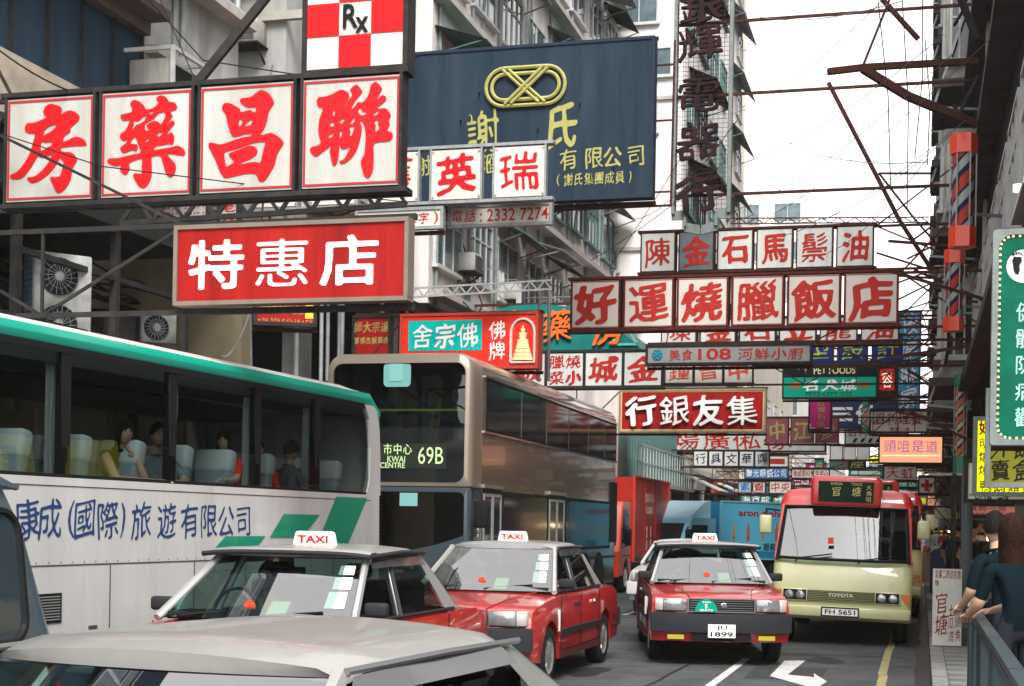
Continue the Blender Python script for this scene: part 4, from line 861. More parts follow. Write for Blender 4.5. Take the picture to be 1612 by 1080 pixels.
# ------------------------------------------------------------------ coach
def coach():
    v0 = P(592, 900, 18.9); ax = math.radians(15.33-4.2)      # heading turned a little off the street line
    t = thing('tour_coach', 'long white tour coach with green roof stripe and passengers at the windows', 'coach', (-6.52, 17.55, 0), math.radians(-4.0))
    # local: x=0 is the side seen, x<0 beyond it; y=0 rear, y negative to the front
    L, Wd, zb, zw0, zw1, zt = 12.0, 2.5, .32, 2.02, 3.10, 3.36
    CW = mat('coach_white_paint', (.52, .53, .52), .35, dirt=.28, scale=1.6, streak=True, coat=.4); GRN = mat('coach_green', (.0, .22, .13), .35, coat=.5)
    # lower shell with wheel arches as silhouette (y,z)
    def archp(cy, r=.52, z0=.32, n=10):
        out = []; 
        for k in range(n+1): a = math.pi*k/n; out.append((cy+r*math.cos(a), .48+r*math.sin(a)))
        return [(cy+r, z0)]+out+[(cy-r, z0)]
    sil = [(0.0, .40), (.03, 1.2), (0, zw0), (-L, zw0), (-L-.05, 1.2), (-L, .40), (-L, zb)]
    sil += [(p[0], p[1]) for p in reversed(archp(-L+2.3))]+[(p[0], p[1]) for p in reversed(archp(-2.6))]+[(0, zb)]
    q = MB(); rows = []
    for x, i in ((-Wd, .04), (-Wd+.03, 0), (-1.25, 0), (-.03, 0), (0, .04)): rows.append([(x, y+(-i if y > -1 else (i if y < -L+.9 else 0)), z) for y, z in sil])
    q.grid(rows, closed=True); n = len(sil); q.f.append(tuple(range(n-1, -1, -1))); q.f.append(tuple(4*n+i for i in range(n))); q.mi += [0, 0]
    q.build('body', CW, t, 35)
    # roof: rounded section swept along, drooping at the tail
    sec = [(-.06, zw1+.02), (-.03, zw1+.10), (-.05, zw1+.17), (-.13, zt-.07), (-.30, zt-.01), (-.7, zt+.03), (-1.25, zt+.05), (-1.8, zt+.03), (-2.2, zt-.01), (-2.37, zt-.07), (-2.45, zw1+.17), (-2.47, zw1+.1), (-2.44, zw1+.02)]
    q = MB(); rows = []
    for y, s, dz in ((.02, .90, -.32), (-.02, .95, -.20), (-.12, .975, -.10), (-.3, .99, -.03), (-.6, 1, 0), (-L/2, 1, 0), (-L+.3, 1, 0), (-L, .96, -.06)):
        rows.append([(-1.25+(x+1.25)*s, y, z+dz*(z-zw1)/(zt-zw1)*(1 if z > zw1+.05 else .3)) for x, z in sec])
    q.grid(rows); q.f.append(tuple(range(len(sec)))); q.mi.append(0); q.build('roof', mat('coach_roof_white', (.66, .64, .63), .35, coat=.3), t, 60)
    q = MB(); rows = []
    for y in (-.28, -L/2, -L): rows.append([(-.052, y, zw1+.03), (-.022, y, zw1+.09), (-.022, y, zw1+.105), (-.042, y, zw1+.165)])
    q.grid(rows); rows = [[(-.045, 0, zw1-.12), (-.02, 0, zw1-.07), (-.03, 0.0, zw1-.04)], [(-.05, -.28, zw1+.03), (-.022, -.28, zw1+.105), (-.042, -.28, zw1+.165)]]; q.grid(rows)
    q.build('roof_stripe', mat('stripe_teal_green', (.0, .33, .24), .35, coat=.5), t, 60)
    # rear pillar, curved
    for x0, x1 in ((-.06, -.002), (-2.498, -2.44)):
        q = MB(); q.prism([(0, zw0), (-.02, 2.5), (-.06, 2.85), (-.14, 3.06), (-.24, zw1+.02), (-.5, zw1+.02), (-.36, 2.95), (-.29, 2.6), (-.32, 2.2), (-.42, zw0)], 'x', x0, x1); q.build('rear_pillar', CW, t)
    q = MB(); q.prism([(0.03, zw0), (.0, 2.5), (-.05, 2.85), (-.13, 3.06), (-.2, 3.06), (-.12, 2.8), (-.08, 2.5), (-.06, zw0)], 'x', -2.44, -.06); q.build('rear_panel', CW, t)
    MB().box(-2.4, -.1, -L+.05, -L+.1, zw0, zw1+.05).build('windscreen', GLSD, t)
    # window pillars, sills and glass both sides
    ys = [-.34, -1.72, -3.1, -4.75, -6.4, -8.6, -10.6, -L+.1]
    for xs, s in ((-.035, 1), (-2.465, -1)):
        for i, y in enumerate(ys[1:-1]): MB().box(xs-.05, xs+.02, y-.06, y+.06, zw0, zw1+.03).build('window_pillar', BLK, t)
        for a, b in zip(ys[:-1], ys[1:]): MB().add([(xs+s*.026, a, zw0+.01), (xs+s*.026, b, zw0+.01), (xs-s*.0, b, zw1+.03), (xs-s*.0, a, zw1+.03)], [(0, 1, 2, 3)]).build('window_pane', GLSC if s > 0 else GLSF, t)
        MB().box(xs+s*.028, xs+s*.032, -L, -.36, zw0-.035, zw0+.03).box(xs+s*.02, xs+s*.028, -L, -.30, zw1-.03, zw1+.03).build('window_seal', BLK, t)
    # interior
    MB().box(-2.42, -.07, -L+.15, -.25, 1.55, 1.60).build('cabin_floor', DARK, t)
    MB().box(-2.40, -1.7, -L+.2, -.4, 2.92, 3.10).box(-.75, -.08, -L+.2, -.4, 2.98, 3.12).build('luggage_rack', mat('rack_grey', (.07, .08, .085), .6), t)
    SB = mat('seat_blue_grey', (.24, .30, .34), .85, dirt=.3, scale=14); SC_ = mat('seat_cover_pale', (.50, .56, .58), .8)
    sb = bevel(MB().box(-.215, .215, -.08, .07, .0, .68).mesh('coach_seat', SB), .05, 3); sc = bevel(MB().box(-.222, .222, -.09, .08, .45, .70).mesh('headrest_cover', SC_), .05, 3)
    for i in range(13):
        y = -.95-i*.84
        for x in (-.36, -.82, -1.68, -2.14):
            o = put('coach_seat', sb, t, (x, y, 1.72)); o.rotation_euler = (-.16, 0, 0); put('headrest_cover', sc, o)
    # curtains
    for y in (-3.15, -4.6, -6.45, -1.8, -8.5):
        q = MB(); q.grid([[(-.12+.02*math.sin(j*2.1), y-.10+.2*j/9*(1-.35*math.exp(-((z-2.45)/.12)**2)), z) for j in range(10)] for z in (2.03, 2.2, 2.35, 2.42, 2.5, 2.7, 2.9, 3.08)]); q.build('curtain', mat('curtain_grey', (.22, .24, .25), .85), t, 80)
    # bodywork seams, grille
    q = MB(); q.box(-.01, .0035, -L, -.02, 1.275, 1.287)
    for y in (-1.3, -4.35, -5.75, -7.4, -9.0): q.box(-.01, .0035, y-.006, y+.006, zb+.05, 1.275)
    for y in (-2.6, -L+2.3): q.box(-.01, .0036, y-.75, y-.742, zb+.05, 1.275).box(-.01, .0036, y+.742, y+.75, zb+.05, 1.275)
    for k in range(70): q.box(-.01, .0042, -.2-k*.165, -.19-k*.165, 1.30, 1.31)
    for y in (-3.4, -6.0, -8.2): q.box(-.01, .009, y-.06, y+.06, .72, .75).box(-.01, .0039, -L+.1, -.3, zw0-.075, zw0-.068)
    q.build('panel_seam', mat('seam_dark', (.06, .06, .06), .7), t)
    g = MB().ring([(-6.95, .80), (-6.45, .80), (-6.45, 1.05), (-6.95, 1.05)], [(-6.93, .815), (-6.47, .815), (-6.47, 1.035), (-6.93, 1.035)], 'x', -.01, .008); g.box(-.02, .002, -6.93, -6.47, .815, 1.035); g = g.build('vent_grille', BLK, t)
    q = MB()
    for i in range(9): q.box(.0035, .009, -6.93, -6.47, .825+i*.024, .834+i*.024)
    q.build('slat', mat('slat_grey', (.2, .2, .2), .5), g)
    q = MB()
    for i in range(16): q.box(-.3, .004, .015, .05, 1.35+i*.045, 1.37+i*.045)
    q.build('rear_vent', BLK, t)
    o = MB().box(-.25, -.02, .03, .07, 1.28, 1.40).build('tail_light', TAIL, t)
    for y in (-2.6, -L+2.3): add_wheel(t, -.18, y, .48, .28); add_wheel(t, -Wd+.18, y, .48, .28)
    # lettering, reads from front to rear along the side (y from -9 to -3.4)
    q = MB(); s = '康成(國際)旅遊有限公司'; px = [42, 78, 112, 133, 170, 193, 222, 262, 298, 329, 356, 383]
    sy = lambda p: onX(p, 800, -6.75)
    inv = Matrix.Translation((-6.52, 17.55, 0)) @ Matrix.Rotation(math.radians(-4.0), 4, 'Z'); inv = inv.inverted()
    for c, p in zip(s, px):
        r = ray(p, 815); a = inv @ CAM; b = inv.to_3x3() @ r; tt = (0.0-a.x)/b.x; y = a.y+b.y*tt
        wdt = .34 if c not in '()' else .16
        q2 = MB(); cjk(q2, c, 0, 1.67, .30, .36, 0, wt=.010, th=.004, N=64, fill=1)
        q.add([(.0045, y+vv[0]*1.15, vv[2]) for vv in q2.v], q2.f)
    q.build('lettering', mat('letter_coach_blue', (.018, .045, .14), .45), t)
    def yat(p, py=830):
        r = ray(p, py); a = inv @ CAM; b = inv.to_3x3() @ r; return a.y+b.y*((0-a.x)/b.x)
    q = MB()
    y1, y2, y3, y4 = yat(503), yat(545), yat(578), yat(538)
    z_hi = zw0-.04; q.add([(.004, yat(528), z_hi), (.004, yat(577), z_hi), (.004, yat(541), 1.29), (.004, yat(492), 1.29)], [(0, 1, 2, 3)])
    q.add([(.004, yat(446), 1.76), (.004, yat(503), 1.76), (.004, yat(476), 1.50), (.004, yat(424), 1.50)], [(0, 1, 2, 3)])
    q.add([(.004, yat(355), 1.52), (.004, yat(418), 1.52), (.004, yat(405), 1.40), (.004, yat(338), 1.40)], [(0, 1, 2, 3)])
    q.build('green_emblem', GRN, t)
    return t
coach_t = coach()
# ------------------------------------------------------------------ double decker
def dbus():
    t = thing('double_decker_bus', 'champagne gold double decker bus showing route 69B behind the coach', 'bus', (-8.12, 22.6, 0), math.radians(.4))
    L, w, H = 12.2, 1.25, 4.40; G = mat('bus_champagne', (.36, .30, .24), .30, metal=.55, dirt=.2, scale=1.2, coat=.3, streak=True); GS = mat('bus_side_bronze', (.27, .195, .14), .18, metal=.55, dirt=.35, scale=1, coat=.4, streak=True, bump=.06, bscale=2.2, dirtcol=(.22, .175, .14))
    def sec(dx=0, dz=0): return [(x, z) for x, z in rrect(-w+dx, w-dx, .35, H-dz, [.28, .28, .06, .06], 6)]
    q = MB(); rows = [[(x, y, z) for x, z in sec(dx, dz)] for y, dx, dz in ((.55, 0, 0), (1.5, 0, 0), (L-.4, 0, 0), (L-.1, .04, .05), (L, .15, .16))]
    q.grid(rows, closed=True); n = len(rows[0]); q.f.append(tuple(range(4*n, 5*n))); q.mi.append(0); q.f.append(tuple(range(n-1, -1, -1))); q.mi.append(0)
    q.build('body', GS, t, 50)
    # front cap with two big rounded openings
    up, lo = rrect(-w+.13, w-.13, 2.33, H-.16, .16, 6), rrect(-w+.12, w-.12, .95, 2.18, .10, 6)
    mid = [(p[0], p[1]) for p in rrect(-w, w, 2.26, H, [.28, .28, .02, .02], 6)]
    def cap(outer, inner):
        q = MB(); m = len(outer)
        r = [[(p[0], .56, p[1]) for p in outer], [(p[0], .18, p[1]) for p in outer], [(p[0]*.992, .07, p[1]-.0) for p in outer], [(p[0]*.965, .0, 3.0+(p[1]-3.0)*.985 if outer is mid else p[1]) for p in outer], [(p[0], -.012, p[1]) for p in inner], [(p[0], .12, p[1]) for p in inner]]
        q.grid(r, closed=True); return q
    q = cap(mid, up); q.build('front_upper_cap', G, t, 60)
    lowo = rrect(-w, w, .35, 2.255, [.02, .02, .1, .1], 6); q = cap(lowo, lo); q.build('front_lower_cap', mat('bus_nose_dark', (.035, .05, .06), .25, coat=.6), t, 60)
    MB().box(-w+.1, w-.1, .45, .53, .4, H-.2).build('interior_shade_panel', DARK, t)  # dark panel standing in for the shade of the unmodelled interior
    # upper windscreen and destination window share one dark glass
    MB().box(-w+.12, w-.12, .02, .03, 3.22, H-.15).build('upper_windscreen', GLSC, t)
    MB().box(-w+.12, w-.12, .015, .05, 2.32, 3.20).build('destination_glass', mat('gloss_black_glass', (.008, .010, .012), .06, spec=.8), t)
    o = MB().box(-.55, .82, .003, .014, 2.55, 2.95).build('destination_display', mat('display_dark', (.02, .025, .02), .4), t)
    l = MB(); LED = mat('led_green', (.30, .42, .20), .5, emit=.28, ecol=(.55, .75, .35)); latin(l, '69B', .56, 2.76, .42, .27, .003, .004, .0); latin(l, 'KWAI', -.02, 2.70, .3, .1, .003, .004); latin(l, 'CENTRE', -.08, 2.60, .42, .09, .003, .004); cjk(l, '市中心', .0, 2.86, .5, .2, .003, wt=.0, style='round', th=.004); l.build('lettering', LED, o)
    MB().tube([(-w+.2, .2, 3.50), (w-.2, .2, 3.50)], .022, 6).tube([(-.4, .2, 3.25), (-.4, .2, 3.5)], .022, 6).build('handrail', mat('rail_lime', (.40, .62, .08), .4, emit=.15), t)
    o = MB().prism(rrect(-.26, .20, 3.86, H-.16, .07), 'y', .005, .0149).build('window_card', mat('card_pale_teal', (.13, .32, .31), .5), t)
    MB().prism(rrect(-.16, .07, 3.95, H-.14, .03), 'y', -.003, .0045).build('card_sheet', mat('card_pale_teal2', (.17, .37, .36), .5), o)
    for i in range(4): bevel(MB().box(-1.0+i*.52, -.58+i*.52, .38, .44, 3.2, 3.72).build('bus_seat', mat('seat_teal', (.03, .08, .11), .8), t).data, .03, 2)
    # lower windscreen: arch of dark glass, driver area
    MB().prism(rrect(-w+.11, w-.11, 1.25, 2.17, .1), 'y', .02, .03).build('lower_windscreen', GLSB, t)
    q = MB(); pts = [(-w+.1, 1.24)]+[(-w+.1+(2*w-.2)*k/14, 1.5-.26*math.sin(math.pi*k/14)) for k in range(15)]+[(w-.1, 1.24), (w-.1, .7), (-w+.1, .7)]
    q.prism(pts, 'y', -.01, .028); q.build('nose_panel', mat('bus_nose_dark', ()), t, 40)
    MB().box(.05, .35, .0, .015, 1.95, 2.16).build('permit_card', mat('card_pale_teal2', ()), t)
    q = MB(); cjk(q, '文', .2, 1.2, .3, .2, -.012, wt=.0, style='round'); latin(q, '8', .42, 1.18, .1, .13, -.012); q.build('nose_mark', BLK, t)
    MB().box(-.9, .9, -.03, 0, .42, .62).build('bumper', PLAST, t)
    for s in (-1, 1): MB().lathe([(0, -.03), (.09, -.02), (.10, 0)], 'y', 16, Matrix.Translation((s*.85, -.0, .86))).build('headlight', LAMP, t)
    # right-hand side (seen): x = +w
    x = w
    bl = MB().box(x-.02, x+.004, .75, L-.28, 3.20, 4.06); bl.build('upper_window_band', BLK, t)
    ys = [.80, 3.0, 4.9, 6.8, 8.7, 10.5, L-.35]; GP = mat('bus_pane', (.010, .013, .017), .07, spec=1, bump=.05, bscale=1.3)
    for a, b in zip(ys[:-1], ys[1:]): MB().box(x+.0045, x+.012, a+.02, b-.02, 3.24, 4.02).build('upper_window', GP, t)
    for y in ys[1:-1]: MB().box(x+.005, x+.018, y-.018, y+.018, 3.22, 4.04).build('window_post', mat('post_bronze', (.12, .10, .08), .4), t)
    MB().box(x, x+.03, .6, L-.2, 3.165, 3.195).box(x, x+.03, .6, L-.2, 4.065, 4.09).build('trim_strip', CHROME, t)
    # lower deck: doors and windows
    for a, b, nm in ((.62, 1.72, 'door'), (5.2, 6.5, 'door')):
        d = MB().box(x-.01, x+.006, a, b, .40, 2.26).build(nm, mat('door_dark', (.03, .03, .028), .4), t)
        for k in range(2):
            y0, y1 = a+.05+(b-a)/2*k, a-.03+(b-a)/2*(k+1); MB().box(x+.007, x+.016, y0, y1, .55, 2.15).build('door_glass', GP, d)
            q = MB().ring([(y0-.02, .52), (y1+.02, .52), (y1+.02, 2.18), (y0-.02, 2.18)], [(y0+.015, .57), (y1-.015, .57), (y1-.015, 2.13), (y0+.015, 2.13)], 'x', x+.006, x+.03); q.build('door_frame', GALV, d)
        MB().box(x, x+.05, a-.05, b+.05, 2.27, 2.33).build('door_header', G, t)
    for a, b in ((1.85, 5.1), (6.65, L-1.0)):
        MB().box(x+.001, x+.012, a, b, 1.30 if a < 3 else 1.22, 2.2).build('lower_window', GP, t); q = MB().ring([(a-.03, 1.17), (b+.03, 1.17), (b+.03, 2.24), (a-.03, 2.24)], [(a+.02, 1.23), (b-.02, 1.23), (b-.02, 2.18), (a+.02, 2.18)], 'x', x, x+.02); q.build('window_seal', BLK, t)
    MB().box(x, x+.02, 1.8, L-.3, .95, 1.0).build('trim_strip', PLAST, t)
    MB().box(x+.001, x+.015, L-.9, L-.12, 1.3, 2.7).build('engine_vent', BLK, t)
    for y in (2.6, 8.7, 10.1): 
        add_wheel(t, x-.17, y, .50, .3); add_wheel(t, -x+.17, y, .50, .3)
        MB().lathe([(.60, 0), (0, 0)], 'x', 24, Matrix.Translation((x+.003, y, .5))).build('wheel_arch', BLK, t)
    o = MB().tube([(w-.05, .1, 2.25), (w+.18, -.12, 2.22), (w+.22, -.16, 2.05)], .02, 6).build('mirror_arm', BLK, t); bevel(MB().box(w+.10, w+.32, -.22, -.10, 1.62, 2.06).build('wing_mirror', BLK, t).data, .04, 2)
    return t
bus_t = dbus()
# ------------------------------------------------------------------ minibuses
def minibus(label, loc, rz, lean=0, detail=True):
    t = thing('minibus', label, 'minibus', loc, rz); t.rotation_euler = (0, lean, rz)
    CR = mat('minibus_cream', (.52, .52, .29), .35, dirt=.18, scale=1.5, coat=.4); RD = mat('minibus_red', (.48, .02, .02), .3, coat=.7)
    L, w, H = 6.2, 1.0, 2.52
    def xs(z): return w*(1-.035*max(0, (z-1.2)/1.2)**1.5)
    # lower body + nose, cut by a belt line at 1.32 front
    prof = [(-.03, .42), (-.06, .60), (-.03, .95), (.03, 1.28), (.06, 1.34)]
    q = MB(); rows = []
    for y_off, s in ((0, 1),):
        pass
    def ringz(z, y0, rr=.14):
        o = rrect(-xs(z), xs(z), y0, L, [.08, .08, rr, rr], 5); return [(a, b, z) for a, b in o]
    q.grid([ringz(.40, .06), ringz(.46, 0), ringz(.62, -.06), ringz(.95, -.03), ringz(1.25, .04), ringz(1.33, .10)], closed=True); n = len(ringz(1, 0))
    q.f.append(tuple(range(n-1, -1, -1))); q.f.append(tuple(5*n+i for i in range(n))); q.mi += [0, 0]; q.build('body', CR, t, 45)
    # roof
    q = MB()
    q.grid([ringz(2.16, .52, .12), ringz(2.28, .58, .14)], closed=True)
    r = [ringz(2.28, .58, .14)]
    for k, (z, ins) in enumerate(((2.38, .04), (2.45, .12), (2.49, .3), (2.51, .7))):
        r.append([(a*(1-ins/1.0) if abs(a) > .01 else a, max(.58+ins*.8, min(L-ins, b)), z) for a, b, _ in ringz(z, .58)])
    q.grid(r, closed=True); q.f.append(tuple(len(q.v)-n+i for i in range(n))); q.mi.append(0); q.build('roof', RD, t, 50)
    # destination box
    q = MB().prism([(-.50, 2.20), (.50, 2.20), (.52, 2.62), (.46, 2.69), (-.46, 2.69), (-.52, 2.62)], 'y', .30, 1.1); o = q.build('destination_box', RD, t); bevel(o.data, .05, 3)
    g = MB().box(-.40, .40, .283, .299, 2.27, 2.60).build('display_glass', mat('display_green_black', (.008, .022, .013), .5), o)
    l = MB(); cjk(l, '官', -.14, 2.44, .15, .17, .283, wt=.02, th=.003); cjk(l, '塘', .15, 2.44, .15, .17, .283, wt=.02, th=.003); latin(l, 'KWUN', -.14, 2.56, .16, .045, .283, .003); latin(l, 'TONG', .15, 2.56, .16, .045, .283, .003); cjk(l, '大角咀', .33, 2.42, .09, .28, .283, vertical=True, wt=.01, N=40, th=.003); l.build('lettering', mat('letter_dull_gold', (.42, .38, .16), .5), g)
    # windscreen and side pillars
    for s in (-1, 1):
        MB().bar((s*(w-.05), .10, 1.33), (s*(w-.10), .55, 2.2), .07).build('pillar', RD, t)
        for y in (1.3, 2.3, 3.3, 4.3, 5.3, 6.1): MB().bar((s*(w-.03), y, 1.33), (s*(w-.06), y, 2.2), .07, .03).build('pillar', RD, t)
    quad_pane(MB(), (-w+.06, .06, 1.36), (w-.06, .06, 1.36), (w-.11, .52, 2.17), (-w+.11, .52, 2.17), 8, .06).build('windscreen', GLS, t, 80)
    q = MB(); q.tube([(-w+.06, .03, 1.36), (-.5, -.01, 1.35), (.5, -.01, 1.35), (w-.06, .03, 1.36), (w-.12, .50, 2.18), (0, .46, 2.19), (-w+.12, .50, 2.18), (-w+.06, .03, 1.36)], .028, 6); q.build('window_seal', BLK, t)
    for s in (-1, 1):
        for a, b in ((.25, 1.28), (1.33, 2.27), (2.33, 3.27), (3.33, 4.27), (4.33, 5.27), (5.33, 6.08)):
            MB().add([(s*(w-.035), a, 1.36), (s*(w-.035), b, 1.36), (s*(w-.075), b, 2.16), (s*(w-.075), a+(.3 if a < 1 else 0), 2.16)], [(0, 1, 2, 3)]).build('side_window', GLSD, t)
        MB().box(s*(w-.002)-.006, s*(w-.002)+.006, .5, L-.1, 1.18, 1.30).build('side_stripe', RD, t)
    MB().box(-w+.08, w-.08, .2, L-.1, .9, 1.335).build('cabin_floor', DARK, t); MB().box(-w+.04, w-.04, L-.06, L-.01, 1.32, 2.2).build('rear_wall', RD, t)
    for i in range(5):
        for x in (-.72, -.3, .3, .72):
            if i == 0 and x < 0: continue
            bevel(MB().box(x-.19, x+.19, 1.35+i*.95, 1.45+i*.95, 1.0, 1.82).build('seat', SEATB, t).data, .04, 1)
    # nose
    gr = MB().box(-.48, .48, -.09, .0, .70, .86).build('grille', mat('grille_dark_olive', (.05, .055, .03), .5), t); q = MB()
    for i in range(6): q.box(-.47, .47, -.10, -.0905, .705+i*.027, .715+i*.027)
    q.build('slat', mat('slat_olive', (.24, .25, .13), .4), gr)
    q = MB(); latin(q, 'TOYOTA', 0, .80, .36, .055, -.101, .006, .03); q.build('badge_lettering', mat('badge_pale', (.6, .6, .5), .3), gr)
    for s in (-1, 1):
        o = MB().box(s*.66-.19, s*.66+.19, -.085, .0, .68, .88).build('headlight_bezel', CR, t); bevel(o.data, .01, 1)
        MB().box(s*.66-.165, s*.66+.165, -.088, -.0855, .70, .86).build('headlight_recess', BLK, o)
        for dx in (-.08, .08): MB().lathe([(0, -.012), (.05, -.008), (.062, 0), (.068, .004)], 'y', 16, Matrix.Translation((s*.66+dx, -.09, .78))).build('headlight', LAMP, o)
        MB().box(s*.915-.06, s*.915+.055, -.045, .08, .70, .85).build('indicator', AMB, t)
        add_wheel(t, s*(w-.16), 1.05, .36, .2); add_wheel(t, s*(w-.16), 4.7, .36, .24)
        m = MB().tube([(s*(w-.05), .25, 2.1), (s*(w+.13), .02, 2.12), (s*(w+.14), 0, 2.0)], .014, 5).build('mirror_arm', BLK, t); bevel(MB().box(s*(w+.13)-.09, s*(w+.13)+.09, -.04, .05, 1.72, 2.02).build('wing_mirror', CR, t).data, .035, 2)
    q = MB(); q.prism([(-w+.02, .44), (w-.02, .44), (w, .62), (-w, .62)], 'y', -.12, .02); o = q.build('bumper', CR, t); bevel(o.data, .03, 2)
    for x0, x1, y in ((-.62, -.05, 0), (.28, .85, 0)): MB().tube([(x0-.06, -.0, 1.30), (x0, -.02, 1.36), (x1-.1, -.0, 1.44)], .011, 4).build('wiper', BLK, t)
    o = MB().box(-.26, .26, -.145, -.12, .47, .60).build('number_plate', PLW, t); l = MB(); latin(l, 'FH 5651' if detail else 'EN 4173', 0, .535, .43, .075, -.145, .003, .02); l.build('lettering', BLK, o); MB().ring([(-.27, .46), (.27, .46), (.27, .61), (-.27, .61)], [(-.25, .48), (.25, .48), (.25, .59), (-.25, .59)], 'y', -.15, -.1455).build('plate_frame', BLK, o)
    MB().box(-.22, -.14, .05, .06, 1.6, 1.7).build('windscreen_sticker', mat('sticker_red', (.6, .06, .03), .5), t)
    return t
mb1 = minibus('cream minibus with red roof and green route box, plate FH 5651', (-1.13, 22.3, 0), math.radians(.5), math.radians(1.3)); mb1.scale = (1, 1, .925)
mb2 = minibus('second cream minibus queued close behind the FH 5651 one', (-.98, 29.9, 0), math.radians(0), math.radians(.5), False)
mb3 = minibus('third minibus mostly hidden at the end of the kerbside queue', (-.98, 38.4, 0), 0, math.radians(.5), False)
# ------------------------------------------------------------------ red lorry
def lorry(label, name, loc, rz, cabm, boxm, L, w, Hb, Hc, side_draw, mir=True, defl=False):
    t = thing(name, label, 'lorry', loc, rz)
    def prof(): return [(0, .45), (-.02, 1.05), (.12, 1.15), (.42, Hc-.12), (.55, Hc), (1.55, Hc), (1.62, .5), (1.3, .45), (1.22, .75), (.95, .9), (.68, .75), (.6, .45)]
    q = MB(); rows = [[(x*w, y+(.05 if abs(x) == 1 else 0)*(y < .5), z) for y, z in prof()] for x in (-1, -.96, 0, .96, 1)]
    q.grid(rows, closed=True); n = len(prof()); q.f.append(tuple(range(n-1, -1, -1))); q.f.append(tuple(4*n+i for i in range(n))); q.mi += [0, 0]; q.build('cab', cabm, t, 40)
    quad_pane(MB(), (-w+.1, .10, 1.2), (w-.1, .10, 1.2), (w-.14, .39, Hc-.16), (-w+.14, .39, Hc-.16), 4, .04).build('windscreen', mat('lorry_glass', (.02, .025, .03), .06, spec=.9), t)
    for s in (-1, 1):
        MB().prism([(.30, 1.2), (1.2, 1.2), (1.2, Hc-.2), (.55, Hc-.2)], 'x', s*w-.004, s*w+.008).build('side_window', mat('lorry_glass', ()), t)
        MB().prism([(.55, .95), (1.45, .95), (1.45, .93), (.55, .93)], 'x', s*w, s*w+.006).build('door_seam', BLK, t)
        for y in (.95, L-1.4): add_wheel(t, s*(w-.12), y, .40, .22, mat('rim_pale', (.5, .5, .5), .5))
        o = bevel(MB().box(s*(w+.2)-.08, s*(w+.2)+.08, .1, .2, 1.2, 1.62).build('wing_mirror', BLK, t).data, .02, 1)
        MB().tube([(s*w, .3, 1.6), (s*(w+.2), .15, 1.7), (s*(w+.2), .15, 1.2), (s*w, .3, 1.15)], .015, 5).build('mirror_arm', BLK, t)
        MB().box(s*.62-.14, s*.62+.14, -.03, .0, .68, .84).build('headlight', LAMP, t)
    MB().box(-w, w, -.06, .1, .42, .6).build('bumper', cabm, t)
    if defl: MB().prism([(.6, Hc+.002), (1.5, Hc+.002), (1.5, Hc+.5), (1.25, Hc+.45)], 'x', -w+.15, w-.15).build('wind_deflector', mat('deflector_pale_blue', (.35, .55, .65), .4, coat=.4), t)
    b = MB().box(-w-.04, w+.04, 1.72, L, .78, Hb).build('cargo_box', boxm, t); MB().box(-w+.1, w-.1, .3, L-.05, .5, .77).build('chassis', BLK, t)
    q = MB()
    for y in (1.73, L-.03):
        for s in (-1, 1): q.box(s*(w+.035)-.03, s*(w+.035)+.03, y-.02, y+.04, .76, Hb+.02)
    for s in (-1, 1): q.box(s*(w+.035)-.03, s*(w+.035)+.03, 1.72, L, Hb, Hb+.045).box(s*(w+.035)-.03, s*(w+.035)+.03, 1.72, L, .75, .79)
    q.build('corner_rail', cabm, b)
    side_draw(t, b, w+.042, L, Hb); return t
def red_side(t, b, x, L, Hb):
    for y in (3.2, 4.9): MB().box(x-.002, x+.02, y-.02, y+.02, .8, Hb).build('door_bar', mat('lorry_deep_red', (.35, .03, .02), .5), b)
    def side_txt(fn, m):
        q2 = MB(); fn(q2); q = MB(); q.add([(x+.004-vv[1], 3.9+vv[0], vv[2]) for vv in q2.v], q2.f); q.build('lettering', m, b)
    side_txt(lambda q: (cjk(q, '搬運公司', 0, 2.45, 1.3, .28, 0, wt=.01, N=44), cjk(q, '電話服務', 0, 2.12, 1.0, .22, 0, wt=.01, N=44), cjk(q, '搬屋', -.3, 1.35, .25, .7, 0, wt=.01, vertical=True, N=44), cjk(q, '運輸', .3, 1.35, .25, .7, 0, wt=.01, vertical=True, N=44)), mat('letter_pale_pink', (.60, .35, .30), .5))
lorry('bright red box lorry behind the double decker bus', 'red_lorry', (-8.25, 36.3, 0), 0, mat('lorry_orange_red', (.66, .05, .015), .35, coat=.5), mat('lorry_box_red', (.48, .035, .025), .45, dirt=.25), 7.2, 1.05, 2.95, 2.3, red_side)
def blue_side(t, b, x, L, Hb):
    for s in (1,):
        q = MB(); q.box(x, x+.003, 1.75, L-.02, 1.0, Hb-.02).build('side_print', mat('print_light_blue', (.12, .58, .85), .45), b)
        q2 = MB(); latin(q2, 'aron alpha', 0, Hb-.32, 2.1, .26, 0, .003, .03); q = MB(); q.add([(x+.005-vv[1], 3.55+vv[0], vv[2]) for vv in q2.v], q2.f); q.build('lettering', CRIM, b)
        q2 = MB(); cjk(q2, '超能膠', 0, 1.14, .9, .24, 0, wt=.02, N=44); q = MB(); q.add([(x+.005-vv[1], 4.1+vv[0], vv[2]) for vv in q2.v], q2.f); q.build('lettering', BLK, b)
        for i in range(5):
            q = MB(); y = 2.3+i*.66
            for (a, c, e, f) in ((-.07, .07, 1.3, 1.7), (-.04, .04, 1.7, 1.83), (-.08, .08, 1.38, 1.44)): q.box(x+.0035, x+.008, y+a, y+c, e, f)
            q.build('bottle_print', mat(('print_tan', 'print_rust')[i % 2], ((.55, .35, .25), (.45, .20, .12))[i % 2], .5), b)
